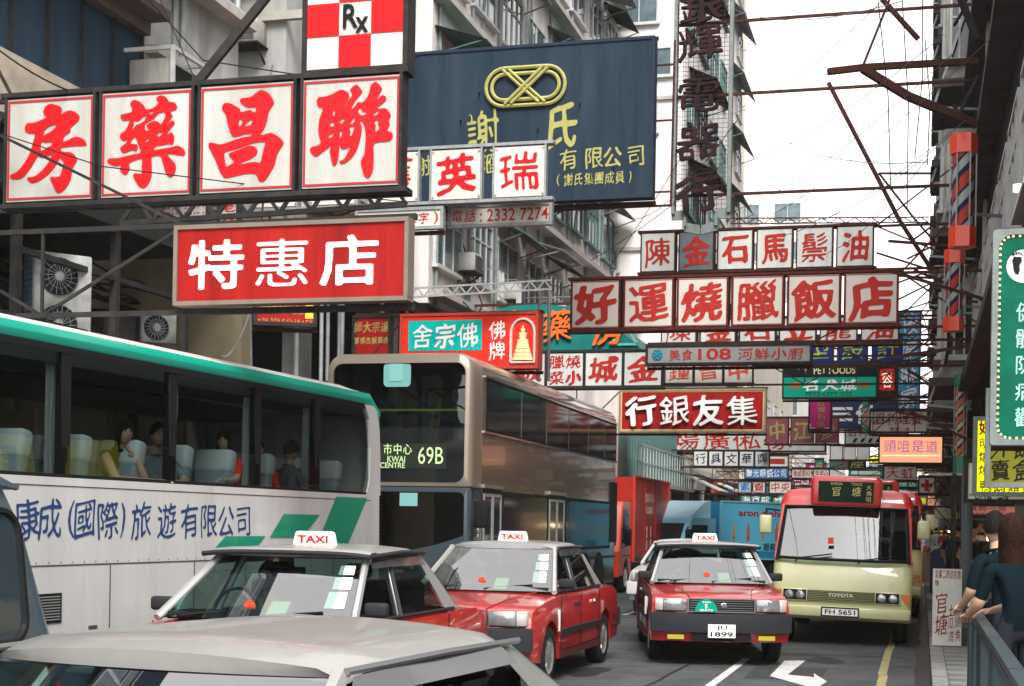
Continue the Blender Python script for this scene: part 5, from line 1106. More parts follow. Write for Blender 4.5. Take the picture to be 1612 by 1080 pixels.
lv = P(1102, 900, 41.5); lorry('light blue box lorry lettered aron alpha behind the white car', 'blue_lorry', (-7.3, 42.0, 0), math.radians(-33), mat('lorry_pale_blue', (.22, .58, .74), .35, coat=.5), mat('lorry_blue', (.02, .25, .48), .45), 5.9, .92, 2.42, 1.95, blue_side, defl=True)
# ------------------------------------------------------------------ grey van at the left edge
def van():
    t = thing('grey_van', 'dark grey blue van cropped by the left picture edge', 'van', (-5.2, 6.95, 0), math.radians(-2))
    m = mat('van_grey_blue', (.09, .125, .155), .28, metal=.3, coat=.7, dirt=.2, scale=2); w, L = .84, 4.6
    prof = [(0, .35), (.02, .9), (-.03, 1.08), (-.20, 1.62), (-.33, 1.88), (-.5, 1.955), (-.8, 1.985), (-2.4, 2.0), (-3.3, 1.95), (-3.6, 1.85), (-4.25, 1.12), (-4.6, .95), (-4.65, .4)]
    bot = [(-4.3, .3)]+[(-3.75+.38*math.cos(math.pi-math.pi*k/8), .33+.38*math.sin(math.pi*k/8)) for k in range(9)]+[(-1.05+.38*math.cos(math.pi-math.pi*k/8), .33+.38*math.sin(math.pi*k/8)) for k in range(9)]+[(-.2, .3)]
    pts = prof+bot; q = MB(); rows = []
    def xsx(s, z): return s*w*(1-.16*max(0, (z-1.0)/1.0)**1.6)
    for s, ins in ((-1, .05), (-.985, .015), (-.93, 0), (-.6, 0), (0, 0), (.6, 0), (.93, 0), (.985, .015), (1, .05)):
        rows.append([(xsx(s, z), y+(-ins if y > -.9 else ins if y < -4 else 0), z-(ins if z > 1.7 else 0)) for y, z in pts])
    q.grid(rows, closed=True); n = len(pts); q.f.append(tuple(range(n-1, -1, -1))); q.f.append(tuple(8*n+i for i in range(n))); q.mi += [0, 0]
    q.build('body', m, t, 40)
    for s in (-1, 1):
        for a, b in ((-.28, -1.35), (-1.45, -2.5), (-2.6, -3.45)):
            o = [(y, z) for y, z in rrect(b, a, 1.06, 1.72, .12)]
            q = MB(); q.add([(xsx(s, z)+s*.012, y, z) for y, z in o], [tuple(range(len(o)))]); q.build('side_window', mat('van_glass', (.02, .035, .045), .05, spec=.9), t)
            q = MB(); q.tube([(xsx(s, z)+s*.012, y, z) for y, z in o]+[(xsx(s, o[0][1])+s*.012, *o[0])], .022, 6); q.build('window_seal', BLK, t)
        q = MB(); q.tube([(xsx(s, 1.84)+s*.02, -.25, 1.84), (xsx(s, 1.9)+s*.02, -.6, 1.885), (xsx(s, 1.9)+s*.02, -3.2, 1.895)], .018, 5); q.build('drip_rail', m, t)
        for y in (-1.05, -3.75): add_wheel(t, s*.74, y, .33)
        MB().box(s*.78, s*.845, -.04, .03, .75, 1.05).build('tail_light', TAIL, t)
    q = MB(); q.prism([(.04, 1.02), (-.02, 1.06), (-.17, 1.6), (-.1, 1.62)], 'x', -.62, .62); q.build('rear_window', BLK, t)
    q = MB(); q.prism([(-.28, 1.93), (-.05, 1.86), (-.07, 1.83), (-.33, 1.9)], 'x', -.6, .6); q.build('rear_spoiler', m, t); return t
van()
# ================================================================== SHOP SIGNS
FX_L, FX_R = -10.5, 1.0
def frame_rect(px0, px1, py0, py1, d):
    c = P((px0+px1)/2, (py0+py1)/2, d); Y = c.y; cy = (py0+py1)/2; cx = (px0+px1)/2
    X0 = onY(px0, cy, Y).x; X1 = onY(px1, cy, Y).x; z1 = onY(cx, py0, Y).z; z0 = onY(cx, py1, Y).z
    return X0, X1, Y, z0, z1
def bracket(t, attach, X0, X1, h, dp, m=None, fx=None, truss=True):
    """steel arms from the sign back to the building face, in the sign's own space"""
    w = X1-X0; xc = (X0+X1)/2; b = MB(); yb = dp+.04
    b.bar((-w/2-.02, yb, h+.05), (w/2+.02, yb, h+.05), .06); b.bar((-w/2-.02, yb, -.05), (w/2+.02, yb, -.05), .06)
    e = None
    if attach == 'L': e = (FX_L if fx is None else fx)-xc; s = -w/2
    if attach == 'R': e = (FX_R if fx is None else fx)-xc; s = w/2
    if e is not None:
        b.bar((s, yb, h+.05), (e, yb, h+.05), .05); b.bar((s, yb, -.05), (e, yb, -.05), .05)
        n = max(1, int(abs(e-s)/1.2))
        for i in range(n):
            a = s+(e-s)*i/n; c = s+(e-s)*(i+1)/n
            if truss: b.bar((a, yb, -.05 if i % 2 else h+.05), (c, yb, h+.05 if i % 2 else -.05), .03)
            b.bar((c, yb, -.05), (c, yb, h+.05), .03)
        b.bar((s, yb, h+.05), (e, yb, h+1.6), .03)
    b.build('bracket', m or STEEL, t)
def board_sign(rect, d, label, face, draw=None, edge=None, depth=.22, attach=None, lip=.04, name='shop_sign', cat='sign', yaw=0, bcol=None, fx=None):
    X0, X1, Y, z0, z1 = frame_rect(*rect, d); w, h = X1-X0, z1-z0
    t = thing(name, label, cat, ((X0+X1)/2, Y, z0), yaw)
    MB().box(-w/2, w/2, .012, depth, 0, h).build('board', face, t)
    f = MB(); l = lip
    for a in ((-w/2-.01, w/2+.01, h-l, h+.012), (-w/2-.01, w/2+.01, -.012, l)): f.box(a[0], a[1], -.012, depth+.01, a[2], a[3])
    for a in ((-w/2-.012, -w/2+l), (w/2-l, w/2+.012)): f.box(a[0], a[1], -.011, depth+.009, l+.001, h-l-.001)
    f.build('edge_frame', edge or DSTEEL, t)
    if draw:
        for m, fn in draw:
            q = MB(); fn(q, w, h); q.build('lettering', m, t)
    if attach: bracket(t, attach, X0, X1, h, depth, bcol, fx)
    return t
def panel_sign(rect, d, label, chars, face, letter, gap=.06, border=None, wt=.03, depth=.2, attach=None, name='panel_sign', frame=None, faces=None, style='brush', fill=.86, N=60, fx=None, bolts=False):
    X0, X1, Y, z0, z1 = frame_rect(*rect, d); w, h = X1-X0, z1-z0; n = len(chars)
    t = thing(name, label, 'sign', ((X0+X1)/2, Y, z0)); pw = w/n; g = pw*gap; fr = MB()
    for i, c in enumerate(chars):
        x0, x1 = -w/2+i*pw+g/2, -w/2+(i+1)*pw-g/2
        fm = faces.get(i, face) if faces else face
        p = MB().box(x0, x1, .01, depth, 0, h).build('sign_panel', fm, t)
        if border:
            bw = border[1]*h; q = MB()
            for a in ((x0+bw*.7, x1-bw*.7, h-bw*1.7, h-bw*.7), (x0+bw*.7, x1-bw*.7, bw*.7, bw*1.7)): q.box(a[0], a[1], .003, .0095, a[2], a[3])
            for a in ((x0+bw*.7, x0+bw*1.7), (x1-bw*1.7, x1-bw*.7)): q.box(a[0], a[1], .004, .0094, bw*1.7, h-bw*1.7)
            q.build('border', border[0], p)
        for bx_ in ((x0+.035, h-.035), (x1-.035, h-.035), (x0+.035, .035), (x1-.035, .035)):
            if bolts: fr.box(bx_[0]-.012, bx_[0]+.012, -.004, .0095, bx_[1]-.012, bx_[1]+.012)
        q = MB(); cw = x1-x0
        if c in _T: put_glyph(q, traced(c), x0, 0, cw, h, .01)
        elif len(c) > 1:
            rows = c.split('/'); rh = h/len(rows)
            for k, r_ in enumerate(rows): cjk(q, r_, (x0+x1)/2, h-rh*(k+.5), cw*.9, rh*.92, .01, style, wt, N=44)
        elif c.strip(): cjk(q, c, (x0+x1)/2, h/2, cw*fill, h*fill, .01, style, wt, N=N)
        if q.v: q.build('lettering', letter, p)
        for a in (x0-.02, x1-.01): fr.box(a, a+.03, -.01, depth+.01, -.02, h+.02)
    fr.box(-w/2-.03, w/2+.03, -.012, depth+.012, h+.021, h+.07); fr.box(-w/2-.03, w/2+.03, -.012, depth+.012, -.07, -.021)
    fr.build('frame', frame or DSTEEL, t)
    if attach: bracket(t, attach, X0, X1, h, depth, frame or STEEL, fx)
    return t
def C(s, cx, cz, cw, ch, **k): return lambda q, w, h: cjk(q, s, (cx-.5)*w, cz*h, cw*w, ch*h, 0.012, **k)
def LT(s, cx, cz, cw, ch, **k): return lambda q, w, h: latin(q, s, (cx-.5)*w, cz*h, cw*w, ch*h, 0.012, **k)
def BX(*bs): return lambda q, w, h: [q.box((a-.5)*w, (b-.5)*w, .006-.0012*i, .0119, c*h, e*h) for i, (a, b, c, e) in enumerate(bs)]
def SC(cx, cz, cw, ch, n): return lambda q, w, h: scribble(q, (cx-.5)*w, cz*h, cw*w, ch*h, .012, n)
def many(*fs):
    def f(q, w, h):
        for g in fs: g(q, w, h)
    return f

# --- the four-panel pharmacy sign with its checked cap panel
panel_sign((4, 636, 137, 304), 15.4, 'four big white panels with red brush characters spelling the pharmacy name', '房藥昌聯', WHITE, CRIM, gap=.075, border=(MARO, .022), depth=.16, attach='L', name='pharmacy_sign', frame=DSTEEL)
def checks(q, w, h):
    for i in range(3):
        for j in range(3):
            if (i+j) % 2 == 1: q.box(-w*.465+w*.31*i, -w*.465+w*.31*(i+1), .004, .0118, h*.035+h*.31*j, h*.035+h*.31*(j+1))
def rim_(q, w, h):
    for a in ((.02, .98, .02, .032), (.02, .98, .968, .98), (.02, .034, .033, .967), (.966, .98, .033, .967)): q.box((a[0]-.5)*w, (a[1]-.5)*w, .003, .0117, a[2]*h, a[3]*h)
def rx(q, w, h):
    latin(q, 'R', -.04*w, .52*h, .15*w, .23*h, .0, th=.006, off=.02); latin(q, 'x', .07*w, .43*h, .13*w, .15*h, -.0, th=.006, off=.02)
board_sign((478, 641, -56, 112), 15.4, 'red and white checked pharmacy sign with Rx mark above the four panels', CREAM, [(CRIM, checks), (MARO, rim_), (BLK, rx)], edge=DSTEEL, depth=.22, name='pharmacy_emblem_sign')
# --- rounded white characters on red
board_sign((275, 641, 350, 475), 14.6, 'large red board with three rounded white characters for a discount shop', RED, [(LETW, C('特惠店', .47, .5, .86, .74, style='round', wt=.036, N=90, fill=.9))], edge=mat('sign_edge_beige', (.20, .16, .13), .5, dirt=.3), depth=.16, attach='L', lip=.03, name='red_shop_sign', bcol=DSTEEL)
# --- navy company billboard
def logo(q, w, h):
    cx, cz = -.5*w+w*((832-600)/428), h*.735; R, r = .33, .085
    for k, off in enumerate((0, .105)):
        q2 = []; RR = R-off
        for s in (1, -1):
            for a in range(-90, 91, 15):
                q2.append((cx+s*(.38+RR*math.cos(math.radians(a))), cz+(s*RR*math.sin(math.radians(a))*1.0)))
        q2.append(q2[0]); q.tube([(x, -.03, z) for x, z in q2], .034, 6)
    for dx in (-.05, .06):
        q.tube([(cx-.36+dx, -.05, cz+.3), (cx+.30+dx, -.05, cz-.3)], .03, 6)
        q.tube([(cx-.30-dx, -.065, cz-.3), (cx+.36-dx, -.065, cz+.3)], .03, 6)
def navy_text(q, w, h):
    u = lambda px: (px-600)/428; vz = lambda py: (322-py)/248
    for s, px, py, wd, hh in (('謝', 765, 208, 54, 72), ('氏', 890, 205, 50, 74)): cjk(q, s, (u(px)-.5)*w, vz(py)*h, wd/428*w, hh/248*h, .012, wt=.034, fill=1.05)
    for s, px in (('謝', 668), ('滙', 778), ('有', 900), ('限', 940), ('公', 968), ('司', 1003)): cjk(q, s, (u(px)-.5)*w, vz(258)*h, 30/428*w, 36/248*h, .012, wt=.02, fill=1.0)
    cjk(q, '(謝氏集團成員)', (u(940)-.5)*w, vz(290)*h, 126/428*w, 22/248*h, .012, wt=.02, N=44)
def pins(q, w, h):
    for i in range(14):
        x, z = random.uniform(-.45, .45)*w, random.uniform(.1, .9)*h; q.bar((x, .01, z), (x+.03, -.12, z+.03), .02)
t = board_sign((600, 1028, 72, 318), 26.0, 'huge weathered navy billboard with yellow interlocked loop emblem and neon tubes', NAVY, [(YEL, logo), (YEL, navy_text), (DSTEEL, pins)], edge=mat('navy_edge', (.02, .03, .05), .5), depth=.25, attach='L', name='navy_billboard')
b = MB()
X0, X1, Y, z0, z1 = frame_rect(600, 1028, 72, 318, 26.0); w, h = X1-X0, z1-z0
for z in (h*.05, h*.5, h*.85): b.bar((w/2, .3, z), (w/2+.28, .3, z), .03)
b.bar((w/2+.28, .3, -.08), (w/2+.3, .3, h), .035); b.bar((-w/2, .3, -.12), (w/2+.3, .3, -.1), .035)
b.build('side_frame', STEEL, t)
# --- nursing home panels in front of it
panel_sign((386, 868, 240, 317), 24.0, 'row of spaced white panels with red characters hanging before the navy billboard', '院老護英瑞', CREAM, CRIM, gap=.2, depth=.1, attach='L', name='nursing_home_sign', bolts=True, frame=GALV, wt=.05)
board_sign((706, 868, 321, 355), 24.0, 'long white board with a red telephone number under the nursing home panels', CREAM, [(DRED, many(C('電話', .15, .5, .25, .62, wt=.02), LT(': 2332 7274', .64, .5, .66, .58)))], edge=GALV, depth=.1, attach=None, name='phone_number_board')
board_sign((560, 697, 328, 361), 24.0, 'short white board ending in a bracket mark left of the telephone number', CREAM, [(DRED, many(LT('(2332', .4, .5, .3, .4), LT('2', .66, .5, .08, .4), C('字', .78, .5, .14, .6, wt=.02), LT(')', .92, .5, .05, .6)))], edge=GALV, depth=.1, attach='L', name='notice_board')
def rows_red(q, w, h):
    for k in range(4): scribble(q, 0, h*(.85-.23*k), w*.9, h*.15, .012, 14)
board_sign((224, 328, 312, 352), 21.5, 'white board crowded with small red print under the pharmacy panels', WHITE, [(CRIM, rows_red)], depth=.08, attach='L', name='notice_board')
board_sign((343, 376, 300, 352), 22.0, 'narrow white upright board with red characters beside the crowded print board', WHITE, [(CRIM, C('英老人', .5, .5, .8, .96, vertical=True, wt=.03, N=44))], depth=.08, name='upright_sign')
board_sign((405, 494, 472, 512), 21.0, 'small red signboard with yellow characters above the coach roof', RED, [(YEL, many(C('佛牌佛飾佛珠請座', .45, .62, .7, .4, wt=.03, N=44), SC(.5, .2, .9, .16, 14))), (mat('sign_gold', (.75, .5, .05), .4), BX((.82, .98, .3, .97)))], depth=.1, attach='L', name='small_red_sign', yaw=math.radians(24), fx=-9)
board_sign((555, 614, 497, 560), 28.5, 'red sign with two rows of yellow characters left of the Buddha sign', RED, [(YEL, many(C('師大宗達', .5, .72, .94, .3, wt=.028, N=48), C('掌擇改解風命', .5, .38, .94, .2, wt=.015, N=40)))], depth=.15, attach='L', name='master_sign', fx=-10)
# Buddha sign
def buddha_arch(q, w, h):
    cx = .5*w-.105*w; outer = [(cx-.085*w, .10*h), (cx-.085*w, .60*h)]
    for a in range(180, -1, -15): outer.append((cx+.085*w*math.cos(math.radians(a)), .62*h+.26*h*math.sin(math.radians(a))))
    outer.append((cx+.085*w, .10*h)); q.tube([(x, 0, z) for x, z in outer+[outer[0]]], .028, 5)
def buddha(q, w, h):
    cx = .5*w-.105*w
    for i, (a, z) in enumerate(((.07, .14), (.062, .21), (.054, .28), (.046, .35), (.04, .41))):
        q.lathe([(0, z*h), (a*w, z*h), (a*w*1.02, (z+.03)*h), (a*w*.9, (z+.062)*h), (0, (z+.062)*h)], 'z', 12, Matrix.Diagonal((1, .12, 1, 1)) @ Matrix.Translation((0, 0, 0)))
    # seated figure: knees, torso, shoulders, head, topknot
    for (rx_, z, rz_) in ((.042, .49, .035), (.026, .56, .06), (.031, .61, .03), (.016, .68, .045), (.008, .735, .03)):
        q.lathe([(0, (z-rz_)*h), (rx_*w*.8, (z-rz_*.6)*h), (rx_*w, z*h), (rx_*w*.75, (z+rz_*.6)*h), (0, (z+rz_)*h)], 'z', 12, Matrix.Diagonal((1, .15, 1, 1)))
def buddha_m(q, w, h):
    s = len(q.v); buddha(q, w, h); cx = .5*w-.105*w; q.v = q.v[:s]+[(v[0]+cx, v[1], v[2]) for v in q.v[s:]]
t = board_sign((630, 846, 493, 580), 27.6, 'bright red signboard with turquoise plate and a seated Buddha figure above the bus roof', mat('sign_bright_red', (.72, .035, .02), .42, dirt=.2), [(mat('turquoise_plate', (.0, .42, .38), .4), BX((.06, .60, .33, .88))), (LETW, lambda q, w, h: cjk(q, '舍宗佛', -.17*w, .6*h, .5*w, .5*h, .004, wt=.028, N=60)), (LETW, C('佛牌', .71, .5, .13, .74, vertical=True, wt=.028)), (CREAM, buddha_arch), (mat('sign_butter', (.80, .66, .33), .4), buddha_m)], depth=.35, attach='L', edge=mat('red_edge', (.4, .05, .03), .5), name='buddha_sign')
# curved teal pharmacy sign
X0, X1, Y, z0, z1 = frame_rect(752, 1010, 478, 551, 34); w, h = X1-X0, z1-z0
t = thing('teal_pharmacy_sign', 'teal sign with rounded hump and orange characters behind the lucky restaurant panels', 'sign', ((X0+X1)/2, Y, z0))
MB().prism([(-w/2, .0), (w/2, .0), (w*.36, h*.45), (w*.3, h*.75), (w*.15, h*.9), (-w*.1, h*1.0), (-w*.3, h*.98), (-w*.42, h*.86), (-w*.44, h*.7), (-w/2, h*.68)], 'y', 0.0, .3).build('board', TEAL, t)
q = MB(); cjk(q, '藥', 0.0*w, .52*h, .19*w, .72*h, -.05, wt=.05, fill=1, th=.04); cjk(q, '房', .3*w, .42*h, .19*w, .7*h, -.05, wt=.05, fill=1, th=.04); cjk(q, '大', -.28*w, .5*h, .19*w, .7*h, -.05, wt=.05, fill=1, th=.04); q.build('lettering', mat('letter_orange', (.80, .15, .02), .45), t)
q = MB()
for a, c in (((w*.32, .1), (w*.40, .55)), ((w*.40, .55), (w*.48, .1)), ((w*.32, .1), (w*.48, .1))): q.bar((a[0], -.03, a[1]), (c[0], -.03, c[1]), .05)
q.build('triangle_trim', mat('teal_trim', (.15, .5, .45), .4), t)
bracket(t, 'L', X0, X1, h, .3)
# the horizontal rows on the right-hand steelwork
LB = mat('panel_rim_red', (.38, .05, .035), .5, dirt=.4)
panel_sign((896, 1417, 436, 512), 28.0, 'long row of six cream panels reading the roast meat restaurant name in red', '好運燒臘飯店', CREAM, DRED, gap=.09, border=(LB, .014), depth=.28, attach='R', name='restaurant_sign', frame=mat('dark_red_steel', (.10, .018, .015), .6, dirt=.5), wt=.056, N=80, fill=.9)
panel_sign((1006, 1378, 362, 422), 32.0, 'upper row of six grey panels with red characters, second panel darker', '陳金石馬鬃油', GREYW, DRED, gap=.12, depth=.25, attach='R', name='oil_shop_sign', frame=STEEL, faces={1: DGREY}, wt=.05, N=66)
panel_sign((1038, 1418, 502, 540), 36.0, 'row of grey panels half hidden behind and below the restaurant row', '陳金石立龍油', GREYW, DRED, gap=.12, depth=.25, attach='R', name='oil_shop_sign', frame=STEEL, wt=.05, N=50)
panel_sign((1105, 1424, 531, 571), 40.0, 'dark blue panels with yellow green characters for a design studio', '髮美髮型設計', mat('panel_deep_blue', (.01, .02, .16), .45), mat('letter_lime', (.36, .48, .08), .45, dirt=.3), gap=.14, depth=.2, attach='R', name='design_studio_sign', wt=.02, N=50)
def flower(q, w, h):
    cx, cz = -.5*w+.07*w, .5*h
    for k in range(6):
        a = k*math.pi/3; c = (cx+.07*h*2*math.cos(a), cz+.07*h*2*math.sin(a)); q.tube([(c[0]+.12*h*math.cos(j*math.pi/4), 0, c[1]+.12*h*math.sin(j*math.pi/4)) for j in range(9)], .012, 4)
board_sign((1017, 1278, 541, 573), 30.0, 'grey lightbox advertising seafood with number 108 and a flower emblem', mat('sign_mid_grey', (.30, .32, .32), .45, dirt=.3, scale=2), [(DRED, many(C('美食', .215, .48, .155, .62, wt=.02), LT('108', .42, .5, .2, .56, off=.02), C('河鮮小廚', .755, .48, .4, .66, wt=.02))), (mat('flower_blue', (.03, .3, .4), .4), flower)], depth=.25, attach='R', name='seafood_lightbox')
panel_sign((800, 1043, 556, 607), 33.0, 'pale hanging panels with red characters between the bus roof and the bank sign', ['飯', '臘燒/菜小', '城', '金'], GREYW, DRED, gap=.05, depth=.2, attach='L', name='goldsmith_sign', frame=DSTEEL, wt=.046)
panel_sign((1046, 1186, 565, 602), 38.0, 'three faded pinkish panels under the seafood lightbox', '鐘曾中', CREAM, REDL, gap=.06, depth=.18, attach='R', name='faded_panel_sign', frame=DSTEEL, wt=.03, fx=.9)
# bank sign
t = board_sign((975, 1205, 613, 680), 40.0, 'red bank signboard with four raised white characters and cream border', RED, [(mat('cream_border', (.70, .52, .30), .5, dirt=.3), BX((.0, 1, .0, .06), (.0, 1, .94, 1), (.0, .018, .06, .94), (.982, 1, .06, .94))), (LETW, lambda q, w, h: cjk(q, '行銀友集', 0, .5*h, .92*w, .78*h, -.05, wt=.034, th=.04, N=72))], depth=.3, attach='L', name='bank_sign', edge=mat('bank_edge', (.32, .26, .15), .6, dirt=.4))
board_sign((1038, 1300, 676, 711), 50.0, 'long grey board with red furniture plaza characters below the bank sign', GREYW, [(DRED, C('場廣俬傢', .44, .5, .74, .98, wt=.026))], depth=.3, attach='L', name='furniture_plaza_sign')
panel_sign((1204, 1322, 659, 697), 47.5, 'plum coloured panels with yellow characters right of the bank sign', '中江參', PLUM, YEL, gap=.12, depth=.2, attach='R', name='ginseng_sign', frame=STEEL, wt=.026)
panel_sign((1091, 1212, 711, 733), 48.8, 'five little white panels with dark characters for a stationery shop', '行具文華興', WHITE2, mat('letter_navy', (.02, .03, .07), .5), gap=.1, depth=.15, attach='L', name='stationery_sign', wt=.02, N=48, fx=-9)
# pet shop sign
def pet_green(q, w, h): q.box(-.49*w, .49*w, -.01, .0118, .04*h, .58*h)
board_sign((1232, 1381, 570, 627), 44.0, 'black and glowing green pet shop lightbox with the words PET FOODS', BLK, [(mat('sign_glow_green', (.0, .20, .13), .4, emit=.10, ecol=(.0, .5, .32)), pet_green), (mat('letter_pale_yellow', (.75, .74, .40), .4), LT('PET FOODS', .55, .77, .44, .20, off=.02)), (LETW, lambda q, w, h: cjk(q, '名犬城', 0.0, .36*h, .6*w, .34*h, -.012, wt=.04)), (BLK, lambda q, w, h: latin(q, 'PETS CITY CO.', 0, .12*h, .5*w, .10*h, -.012)), (mat('sign_tan', (.45, .12, .03), .4), lambda q, w, h: [q.box(x-.05*w, x+.05*w, -.018, -.0101, .28*h, .44*h) for x in (-.36*w, .36*w)]), (LETW, lambda q, w, h: [q.tube([(-.36*w+dx, 0, .92*h-dz) for dx, dz in ((0, 0), (.03*w, .12*h), (.06*w, .0), (.09*w, .13*h), (.12*w, .01*h), (.1*w, .2*h))], .012, 4)])], depth=.3, attach='R', name='pet_shop_sign')
board_sign((1381, 1412, 573, 622), 47.0, 'black square sign with glowing white character haloed in red', BLK, [(mat('halo_red', (.35, .01, .01), .4, emit=.3), BX((.12, .88, .15, .85))), (mat('letter_cream_lit', (.8, .7, .55), .4, emit=.4), lambda q, w, h: cjk(q, '容', 0, .5*h, .62*w, .6*h, .002, wt=.03))], depth=.2, attach='R', name='beauty_sign')
board_sign((1413, 1449, 490, 645), 50.0, 'tall sky blue vertical sign with white characters behind the steel trusses', SKYB, [(LETW, C('按摩麻家', .5, .5, .8, 1.0, vertical=True, wt=.035))], depth=.3, attach='R', name='blue_vertical_sign')
board_sign((1308, 1412, 628, 674), 52.0, 'navy and white striped sign with bold numerals three thousand', mat('sign_stripe_navy', (.015, .035, .12), .5), [(LETW, many(BX((.0, .33, .24, .34), (.03, .30, .45, .53), (.0, .33, .62, .72)), C('仟', .52, .48, .3, .72, style='round', wt=.04)))], depth=.3, attach='R', name='striped_navy_sign')
board_sign((1273, 1309, 626, 677), 46.0, 'magenta upright sign with thin gold characters left of the navy striped sign', PINK, [(YEL, C('紅寶石道', .55, .52, .42, .85, vertical=True, wt=.0, N=44)), (LETW, BX((.06, .3, .05, .07), (.06, .1, .05, .2), (.7, .94, .05, .07)))], depth=.25, attach='R', name='magenta_sign')
board_sign((1369, 1475, 646, 681), 47.0, 'grey barber shop board with dark red characters, nearer of two alike', GREYW, [(mat('letter_brown_red', (.22, .03, .03), .5), many(C('泗利理髮', .42, .62, .76, .62, wt=.028), C('公司', .9, .62, .1, .62, vertical=True, wt=.01, N=40), C('惠登二樓', .45, .16, .3, .18, wt=.01, N=40)))], depth=.25, attach='R', name='barber_board')
board_sign((1330, 1430, 672, 700), 54.0, 'grey barber shop board with a striped arrow, farther of two alike', GREYW, [(mat('letter_brown_red', ()), C('泗利理髮司', .45, .7, .85, .62, wt=.026)), (BLK, lambda q, w, h: [q.prism([(a*w-.5*w, .12*h), (a*w-.5*w+.05*w, .12*h), (a*w-.5*w+.09*w, .36*h), (a*w-.5*w+.04*w, .36*h)], 'y', .004, .0119) for a in (.12, .24, .36, .48, .6, .72)])], depth=.25, attach='R', name='barber_board')
board_sign((1383, 1485, 686, 730), 45.0, 'orange glowing lightbox with violet neon style characters', mat('sign_orange_glow', (.75, .27, .13), .4, emit=.5, ecol=(.9, .38, .2)), [(VIOLET, C('頭咀是道', .5, .62, .86, .5, style='round', wt=.006, N=60)), (mat('tube_pale', (.9, .7, .5), .3, emit=.6), BX((.05, .95, .27, .31)))], depth=.3, attach='R', name='orange_lightbox')
panel_sign((1306, 1370, 703, 723), 62.0, 'three small blank looking white panels below the plum panels', '   ', WHITE2, CRIM, gap=.12, depth=.15, attach='R', name='blank_panel_sign')
SM = [  # small boards far down the street: rect, distance, face, letters, text, attach, label
 ((1336, 1363, 725, 738), 64, BLK, YEL, '座', 'R', 'tiny black sign with one yellow character'),
 ((1172, 1241, 717, 735), 66, WHITE2, DRED, '', 'L', 'white board with a gold square above the blue optical board'),
 ((1172, 1241, 736, 754), 66, BLUE, LETW, '聯光眼鏡公司', 'L', 'blue board with white optical company characters'),
 ((1185, 1205, 758, 776), 70, WHITE2, DRED, '齋', 'L', 'little white square sign with one red character'),
 ((1162, 1183, 758, 776), 70, mat('sign_pale_blue', (.45, .55, .6), .5), BLUE, '素', 'L', 'little pale blue square sign beside the red character one'),
 ((1211, 1246, 757, 777), 72, WHITE2, REDL, '中央', 'L', 'small white sign with a row of bulbs and red line'),
 ((1246, 1306, 738, 753), 68, WHITE2, DRED, '海城眼科醫生中心', 'R', 'white strip board with tiny dark red print'),
 ((1391, 1443, 733, 756), 58, CREAM, DRED, '天虹', 'R', 'cream board headed with two red characters over the minibus'),
 ((1446, 1472, 751, 777), 56, WHITE2, CRIM, '+', 'R', 'white clinic sign with a red cross'),
 ((1336, 1390, 737, 750), 70, GREEN, LETW, '', 'R', 'green and white striped strip sign'),
 ((1384, 1446, 757, 767), 62, GREEN, LETW, '鐵板燒店', 'R', 'green strip board with white characters'),
 ((1424, 1460, 779, 797), 55, mat('sign_frame_white', (.6, .6, .55), .5), YELB, '', 'R', 'white framed sign with a bright yellow plate'),
 ((1164, 1215, 780, 793), 76, TEAL, LETW, '海寶龍', 'L', 'teal board with pale characters above the blue lorry'),
 ((1216, 1262, 770, 797), 80, mat('sign_leaf', (.10, .34, .20), .5), LETW, '中國', 'L', 'leafy green sign left of the minibus roof'),
 ((1100, 1140, 796, 802), 70, TEAL, LETW, '', 'L', 'thin teal awning strip behind the red lorry'),
 ((1052, 1080, 800, 842), 50, GREYW, BLK, '珠寶鐘錶', 'L', 'grey fascia board behind the red lorry'),
 ((1306, 1336, 724, 737), 74, TEAL, CRIM, '十中', 'R', 'small teal sign with red characters above the minibus display'),
 ((1452, 1470, 800, 836), 42, RED, YEL, '錢找', 'R', 'narrow red upright sign near the post'),
 ((1190, 1214, 795, 806), 84, REDL, LETW, '', 'L', 'small red sign low behind the blue lorry')]
for r, d, fm, lm, tx, at, lb in SM:
    dr = []
    if tx == '+': dr = [(lm, BX((.38, .62, .15, .85), (.15, .85, .38, .62)))]
    elif tx and len(tx) > 5: dr = [(lm, C(tx, .5, .5, .94, .8, wt=.015, N=36))]
    elif tx: dr = [(lm, C(tx, .5, .5, .9, .9, wt=.02, N=40))]
    else: dr = [(lm, BX((.08, .92, .25, .72)))] if lm is not WHITE2 else []
    board_sign(r, d, lb, fm, dr, depth=.18, attach=at, lip=.03, name='small_shop_sign')
random.seed(21)
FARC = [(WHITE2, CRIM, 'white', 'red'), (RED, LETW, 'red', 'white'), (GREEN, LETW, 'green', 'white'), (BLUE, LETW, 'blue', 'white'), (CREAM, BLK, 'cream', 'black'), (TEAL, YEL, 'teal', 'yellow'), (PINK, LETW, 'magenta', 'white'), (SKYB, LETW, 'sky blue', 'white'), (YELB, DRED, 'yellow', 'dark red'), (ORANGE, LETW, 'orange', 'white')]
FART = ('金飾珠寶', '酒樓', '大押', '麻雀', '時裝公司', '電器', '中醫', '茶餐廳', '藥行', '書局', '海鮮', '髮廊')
WHERE = ('over the far left pavement', 'left of the minibus roof', 'above the minibus queue', 'near the far post')
